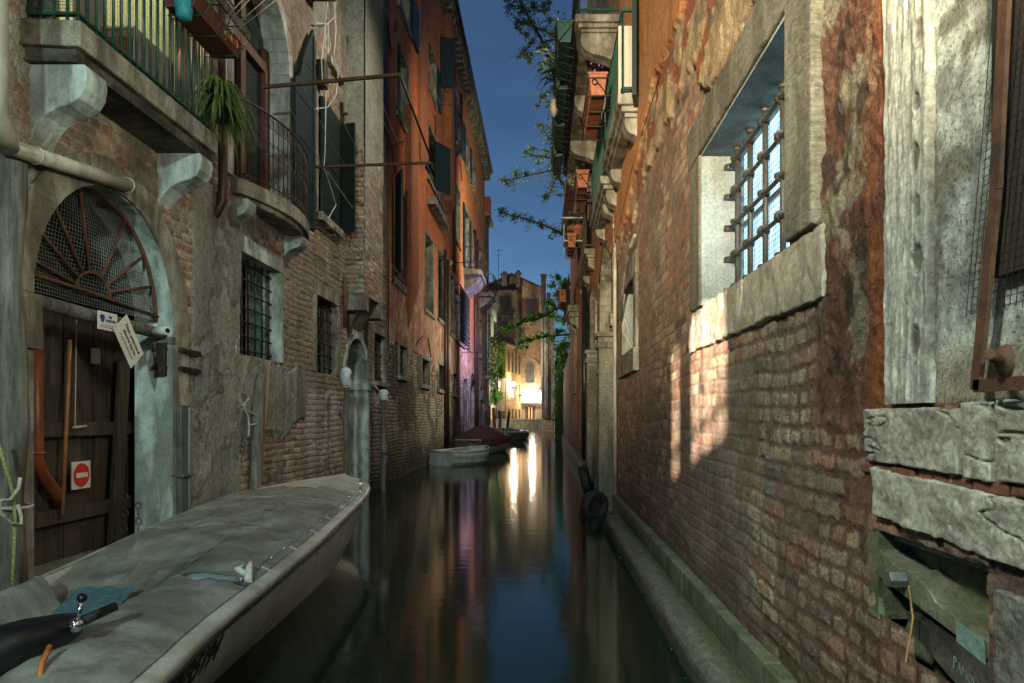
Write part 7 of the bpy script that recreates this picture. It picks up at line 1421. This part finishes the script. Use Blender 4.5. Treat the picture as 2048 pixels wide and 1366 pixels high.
# ================================================================== TREES AND VINES
def tree(name, label, Y0, trunk, limbs, clusters, mleaf, size, dens, seed):
    """limbs: [(pixel polyline, Y, r0, r1)]; clusters: [(u,v,rad_px,Y)]"""
    t = thing(name, label, 'tree', (trunk[0][0], trunk[0][1], 0)); rg = random.Random(seed); k = MB(); k.tube(trunk, [.22 * (1 - .5 * i / (len(trunk) - 1)) for i in range(len(trunk))], 10); tr = k.build('trunk', M['bark'], t)
    k = MB(); lf = MB(); acc = []
    for li, (pts, Y, r0, r1) in enumerate(limbs):
        P = [Vector(onY(u, v, Y + .25 * math.sin(i * 1.9))) for i, (u, v) in enumerate(pts)]; P = [Vector(p) for p in smooth(P, 2)]; n = len(P); k.tube(P, [r0 + (r1 - r0) * i / (n - 1) for i in range(n)], 6)
        if r0 <= .04 and acc: tp = min(acc, key=lambda q: (q - P[0]).length); k.tube([tp, tp.lerp(P[0], .5), P[0]], r0, 6)
        acc += P
        if r0 > .04: tp = min((Vector(q) for q in trunk), key=lambda q: abs(q.z - P[0].z + 1)); k.tube([tp, tp.lerp(P[0], .5) + Vector((0, 0, .2)), P[0]], r0, 6)
        for i in range(2, n):
            for _ in range(2):
                a = P[i]; d = Vector((rg.gauss(0, 1), rg.gauss(0, .8), rg.gauss(.1, .8))); d.normalize(); L = rg.uniform(.25, .9) * size * 7; b_ = a + d * L * .5; c_ = a + d * L + Vector((0, 0, -.12 * L)); k.tube([a, b_, c_], [r1 * .6, r1 * .45, r1 * .25], 4)
                for q in (a.lerp(b_, .5), b_, b_.lerp(c_, .5), c_):
                    for _ in range(dens): leaf(lf, q + Vector((rg.gauss(0, .1), rg.gauss(0, .1), rg.gauss(0, .1))) * size * 8, size * rg.uniform(.6, 1.2), rg)
    for (u, v, rp, Y, n) in clusters:
        n = int(n * 2.3)
        c = Vector(onY(u, v, Y)); R = rp * Y / F; sub = max(2, n // 26); tp = min(acc, key=lambda q: (q - c).length); k.tube([tp, tp.lerp(c, .5) + Vector((0, 0, .04)), c], [.016, .013, .01], 4)
        for _ in range(sub):
            while True:
                d = Vector((rg.uniform(-1, 1), rg.uniform(-1, 1), rg.uniform(-1, 1)))
                if d.length < 1: break
            e = c + Vector((d.x * R, d.y * R * 1.3, d.z * R * .85)); st = c + Vector((.6, .2, .2)) * R; k.tube([c.lerp(e, .1), c.lerp(e, .55) + Vector((0, 0, .05 * R)), e], [.012, .009, .005], 3)
            for _ in range(n // sub):
                f_ = rg.uniform(.25, 1.12); q = c.lerp(e, f_) + Vector((rg.gauss(0, 1), rg.gauss(0, 1), rg.gauss(0, .8))) * R * .13; leaf(lf, q, size * rg.uniform(.55, 1.25), rg)
    k.build('branches', M['bark'], t); lf.build('crown', M[mleaf], t); return t
Yt = 24
tree('leaning_tree', 'tall thin leaved tree leaning out over the canal behind the top right balcony', Yt, [(2.6, 25, 9), (2.5, 25, 11), (2.0, 24.6, 12.5), (1.4, 24.2, 13.2)],
     [([(1150, 330), (1112, 160), (1096, 105), (1068, 52), (1042, 10), (1025, -40)], 24, .085, .02), ([(1070, 55), (1052, 48), (1042, 42), (1036, 46)], 24, .03, .01), ([(1112, 78), (1098, 66), (1080, 58), (1070, 54)], 24, .035, .02), ([(1100, 95), (1085, 92), (1060, 110), (1042, 112)], 24, .025, .008), ([(1106, 150), (1100, 120), (1096, 105)], 24, .06, .04),
      ([(1142, 400), (1128, 372), (1113, 350), (1106, 322), (1096, 314), (1066, 312)], 24, .07, .02), ([(1104, 340), (1085, 345), (1060, 350), (1030, 358), (1010, 362)], 24.3, .03, .008), ([(1115, 350), (1108, 365), (1100, 385), (1092, 398)], 24.2, .025, .008),
      ([(1150, 490), (1125, 468), (1095, 452), (1070, 444), (1040, 434), (1010, 428), (1000, 424)], 24, .05, .01), ([(1120, 230), (1100, 255), (1085, 262)], 24.2, .02, .008), ([(1122, 190), (1100, 185), (1084, 192)], 24.2, .02, .008)],
     [(1022, 8, 22, 24, 150), (1046, 16, 26, 24, 200), (1068, 12, 22, 24, 150), (1058, 40, 16, 24, 80), (1033, 56, 14, 24, 80), (1050, 66, 15, 24, 70), (1064, 82, 16, 24, 80), (1082, 100, 14, 24, 60), (1045, 108, 15, 24, 100), (1056, 118, 13, 24, 60), (1088, 20, 16, 24, 100), (1096, 6, 16, 24, 90), (1100, 40, 16, 24, 80), (1108, 70, 14, 24, 80), (1086, 128, 12, 24, 60), (1076, 142, 9, 24, 35), (1098, 145, 12, 24, 55), (1102, 175, 10, 24, 40), (1082, 195, 9, 24, 40), (1078, 212, 8, 24, 25), (1096, 205, 10, 24, 40), (1084, 252, 12, 24, 50), (1098, 275, 16, 24, 100), (1104, 258, 10, 24, 60), (1062, 300, 14, 24, 70), (1050, 308, 10, 24, 35), (1092, 300, 12, 24, 50), (1075, 322, 10, 24, 30), (1030, 350, 16, 24, 90), (1010, 362, 14, 24, 70), (1050, 348, 12, 24, 50), (1088, 390, 12, 24, 50), (1130, 380, 10, 24, 50), (1118, 392, 8, 24, 20), (1006, 422, 12, 24, 55), (1030, 432, 14, 24, 70), (1060, 440, 12, 24, 60), (1082, 450, 12, 24, 60), (1112, 462, 14, 24, 70), (1100, 478, 8, 24, 20)], 'leaf', .068, 3, 21)
tree('garden_tree', 'leafy green tree behind the garden wall, branches lit from below', 50, [(3.0, 49, 0), (2.9, 49, 4), (2.4, 48.5, 8), (1.8, 48, 10)],
     [([(1150, 600), (1120, 614), (1096, 628), (1073, 640), (1040, 646), (1022, 656), (1010, 662)], 50, .09, .02), ([(1155, 668), (1120, 670), (1085, 674), (1064, 679), (1045, 683), (1035, 688)], 50, .08, .02), ([(1150, 560), (1125, 575), (1108, 590)], 49, .06, .02)],
     [(1112, 556, 16, 49, 130), (1128, 570, 18, 49, 190), (1106, 572, 12, 49, 80), (1118, 592, 18, 49, 190), (1105, 610, 14, 50, 130), (1096, 606, 10, 50, 60), (1128, 612, 16, 49, 160), (1125, 640, 16, 49, 150), (1112, 634, 12, 50, 80), (1098, 632, 12, 50, 90), (1080, 632, 11, 50, 80), (1064, 638, 11, 50, 90), (1048, 641, 10, 50, 80), (1032, 650, 10, 50, 70), (1018, 658, 9, 50, 55), (1116, 664, 14, 49, 130), (1130, 690, 18, 48, 240), (1116, 700, 14, 48, 170), (1104, 678, 9, 50, 50), (1090, 668, 10, 50, 60), (1076, 674, 9, 50, 60), (1058, 678, 8, 50, 50), (1042, 686, 8, 50, 45), (1054, 696, 5, 50, 22), (1124, 722, 14, 48, 170), (1112, 738, 10, 48, 90), (1128, 745, 12, 48, 130)], 'leaf_bright', .15, 2, 33)
vn_ = thing('hanging_vine', 'dense ivy curtain hanging over the garden wall end to the water, right side', 'vine', (1.5, 44, 3)); k = MB(); st = MB(); rg = random.Random(12)
for i in range(2600):
    f_ = rg.random() ** .9; z = 4.6 - 4.5 * f_; w_ = (.55 if z > 1.2 else .40) * (1 - .35 * abs(math.sin(z * 2.1))); p = Vector((1.22 + rg.uniform(-w_, w_ * .9) - .12 * f_, 44.6 + rg.uniform(-.5, 1.2), z)); leaf(k, p, .15 * rg.uniform(.6, 1.2), rg)
for i in range(14): x = .9 + .06 * i; st.tube([(x, 44.5, 4.5), (x + .05, 44.4, 2.5), (x - .05, 44.4, .6)], .015, 4)
k.build('leaves', M['leaf'], vn_); st.build('stems', M['bark'], vn_)
def far_tree(name, label, base, h, crown, n, m, sz, trunk_r=.12, cat='tree'):
    t = thing(name, label, cat, base); k = MB(); k.tube([base, (base[0], base[1], base[2] + h)], [trunk_r, trunk_r * .5], 8); k.build('trunk', M['bark'], t); k = MB(); rg = random.Random(len(label))
    for c, r, sq in crown:
        for _ in range(n):
            while True:
                p = Vector((rg.uniform(-1, 1), rg.uniform(-1, 1), rg.uniform(-1, 1)))
                if .5 < p.length < 1: break
            p = p * (.85 + .3 * rg.random()); leaf(k, Vector((c[0] + p.x * r * sq[0], c[1] + p.y * r * sq[1], c[2] + p.z * r * sq[2])), sz * rg.uniform(.6, 1.3), rg)
    k.build('crown', M[m], t)
c0 = onY(985, 700, 74); far_tree('conifer', 'dark feathery conifer at the left end of the quay', (c0[0] - .3, 74, 1.2), 10, [((c0[0] - .3, 74, z), r, (1, 1, 1.1)) for z, r in ((5.4, .7), (6.5, .95), (7.6, 1.0), (8.8, .95), (10, .8), (11.2, .6), (12.2, .4))], 420, 'conifer', .22)
c1 = onY(992, 792, 76.2); far_tree('clipped_tree', 'bright green clipped bush with flat rounded top behind the quay', (c1[0], 76.2, 1.2), 2.2, [((c1[0] - .2, 76.2, c1[2]), .85, (1.25, .9, .85))], 1500, 'leaf_bright', .17, .09)
c2 = onY(1003, 715, 77); far_tree('garden_shrub', 'light green climbing shrub beside the arched ochre windows', (c2[0], 77.4, 5.9), 1.5, [((c2[0] - .1, 77.4, c2[2] + dz), r, (.7, .7, 1)) for dz, r in ((1.2, .7), (.2, .9), (-.9, .8), (-1.8, .6))], 330, 'leaf_bright', .18, .08, 'shrub')
far_tree('background_tree', 'dark tree mass behind the ivy and garden wall, right end', (3.2, 62, 0), 6, [((2.4, 62, 4.5), 1.5, (.8, 1, 1)), ((2.8, 62, 7.5), 1.7, (1, 1, 1.1)), ((2.2, 60, 2), 1.2, (.8, 1, 1.2))], 800, 'leaf_dark', .25)
# shed beside the clipped bush
sh_ = thing('garden_shed', 'small terracotta coloured hut under the clipped green bush', 'shed', (-5.9, 77, 1.2)); k = MB(); k.box(-6.6, -5.42, 77.3, 79, 1.17, 3.5); k.build('wall', M['orange_trim'], sh_); k = MB(); k.add([(-6.7, 77.0, 3.5), (-5.2, 77.0, 3.3), (-5.2, 79, 3.7), (-6.7, 79, 3.9), (-6.7, 77.0, 3.6), (-5.2, 77.0, 3.4), (-5.2, 79, 3.8), (-6.7, 79, 4.0)], [(0, 1, 2, 3), (4, 5, 6, 7), (0, 1, 5, 4), (1, 2, 6, 5), (2, 3, 7, 6), (3, 0, 4, 7)]); k.build('roof', M['tile'], sh_); k = MB(); k.box(-6.0, -5.65, 77.26, 77.3, 1.2, 2.9); k.build('door', M['red_wood'], sh_)
# slotted iron plate, added unseen behind the photographer to break up the window light
gt_ = thing('slotted_mask', 'iron plate gate with vertical gaps added unseen behind the camera to shape window light', 'mask', (-4.46, -11, 3)); k = MB(); GY = -11.0
def gx_(Y): return -5.5 + 6.7 * (GY + 14) / (Y + 14)
def gz_(z, Y): return 6.0 + (z - 6.0) * (GY + 14) / (Y + 14)
slits = sorted([(gx_(4.74), gx_(4.50)), (gx_(5.12), gx_(4.82)), (gx_(5.48), gx_(5.22)), (gx_(6.30), gx_(6.06))]); prev = -5.4
for a, b_ in slits: k.box(prev, a, GY - .01, GY + .01, 4.4, 6.3); prev = b_
k.box(prev, -3.5, GY - .01, GY + .01, 4.4, 6.3)
k.box(-4.9, -4.0, GY + .011, GY + .03, 4.4, gz_(1.22, 5)); k.box(-4.9, -4.0, GY + .011, GY + .03, gz_(1.42, 5), gz_(1.46, 5)); k.box(-4.9, -4.0, GY + .011, GY + .03, gz_(2.32, 5), 6.3)
k.build('bars', M['iron'], gt_)

# unseen bridge added so its parapet cuts the lamp light off the lower walls
br = thing('added_bridge', 'unseen bridge parapet added behind the photographer to shade the low walls', 'bridge', (-1, -3.4, 2)); k = MB()
k.box(-6, 3.5, -3.6, -3.2, 2.1, 3.08); k.build('parapet', M['stone'], br); k = MB(); arcp = [(-6, 2.098), (3.5, 2.098), (3.5, -.3), (1.3, -.3)] + [(-1.2 + 2.45 * math.cos(math.pi * i / 14), .1 + 1.5 * math.sin(math.pi * i / 14)) for i in range(15)] + [(-3.7, -.3), (-6, -.3)]
k.prism(arcp, -6.4, -3.2, 'y'); k.build('arch', M['stone'], br)

# pale flakes drawn in for light glints where the water meets the walls
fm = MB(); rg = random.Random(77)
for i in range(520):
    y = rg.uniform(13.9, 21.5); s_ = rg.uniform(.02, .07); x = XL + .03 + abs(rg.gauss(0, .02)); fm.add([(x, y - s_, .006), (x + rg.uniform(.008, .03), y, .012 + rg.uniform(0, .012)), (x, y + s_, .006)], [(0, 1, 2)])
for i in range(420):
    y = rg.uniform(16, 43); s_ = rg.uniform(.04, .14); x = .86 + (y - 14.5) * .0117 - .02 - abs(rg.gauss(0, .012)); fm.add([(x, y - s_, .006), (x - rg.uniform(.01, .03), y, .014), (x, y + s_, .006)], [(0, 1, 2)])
tag(fm.build('waterline_glints', M['bag']), kind='stuff')
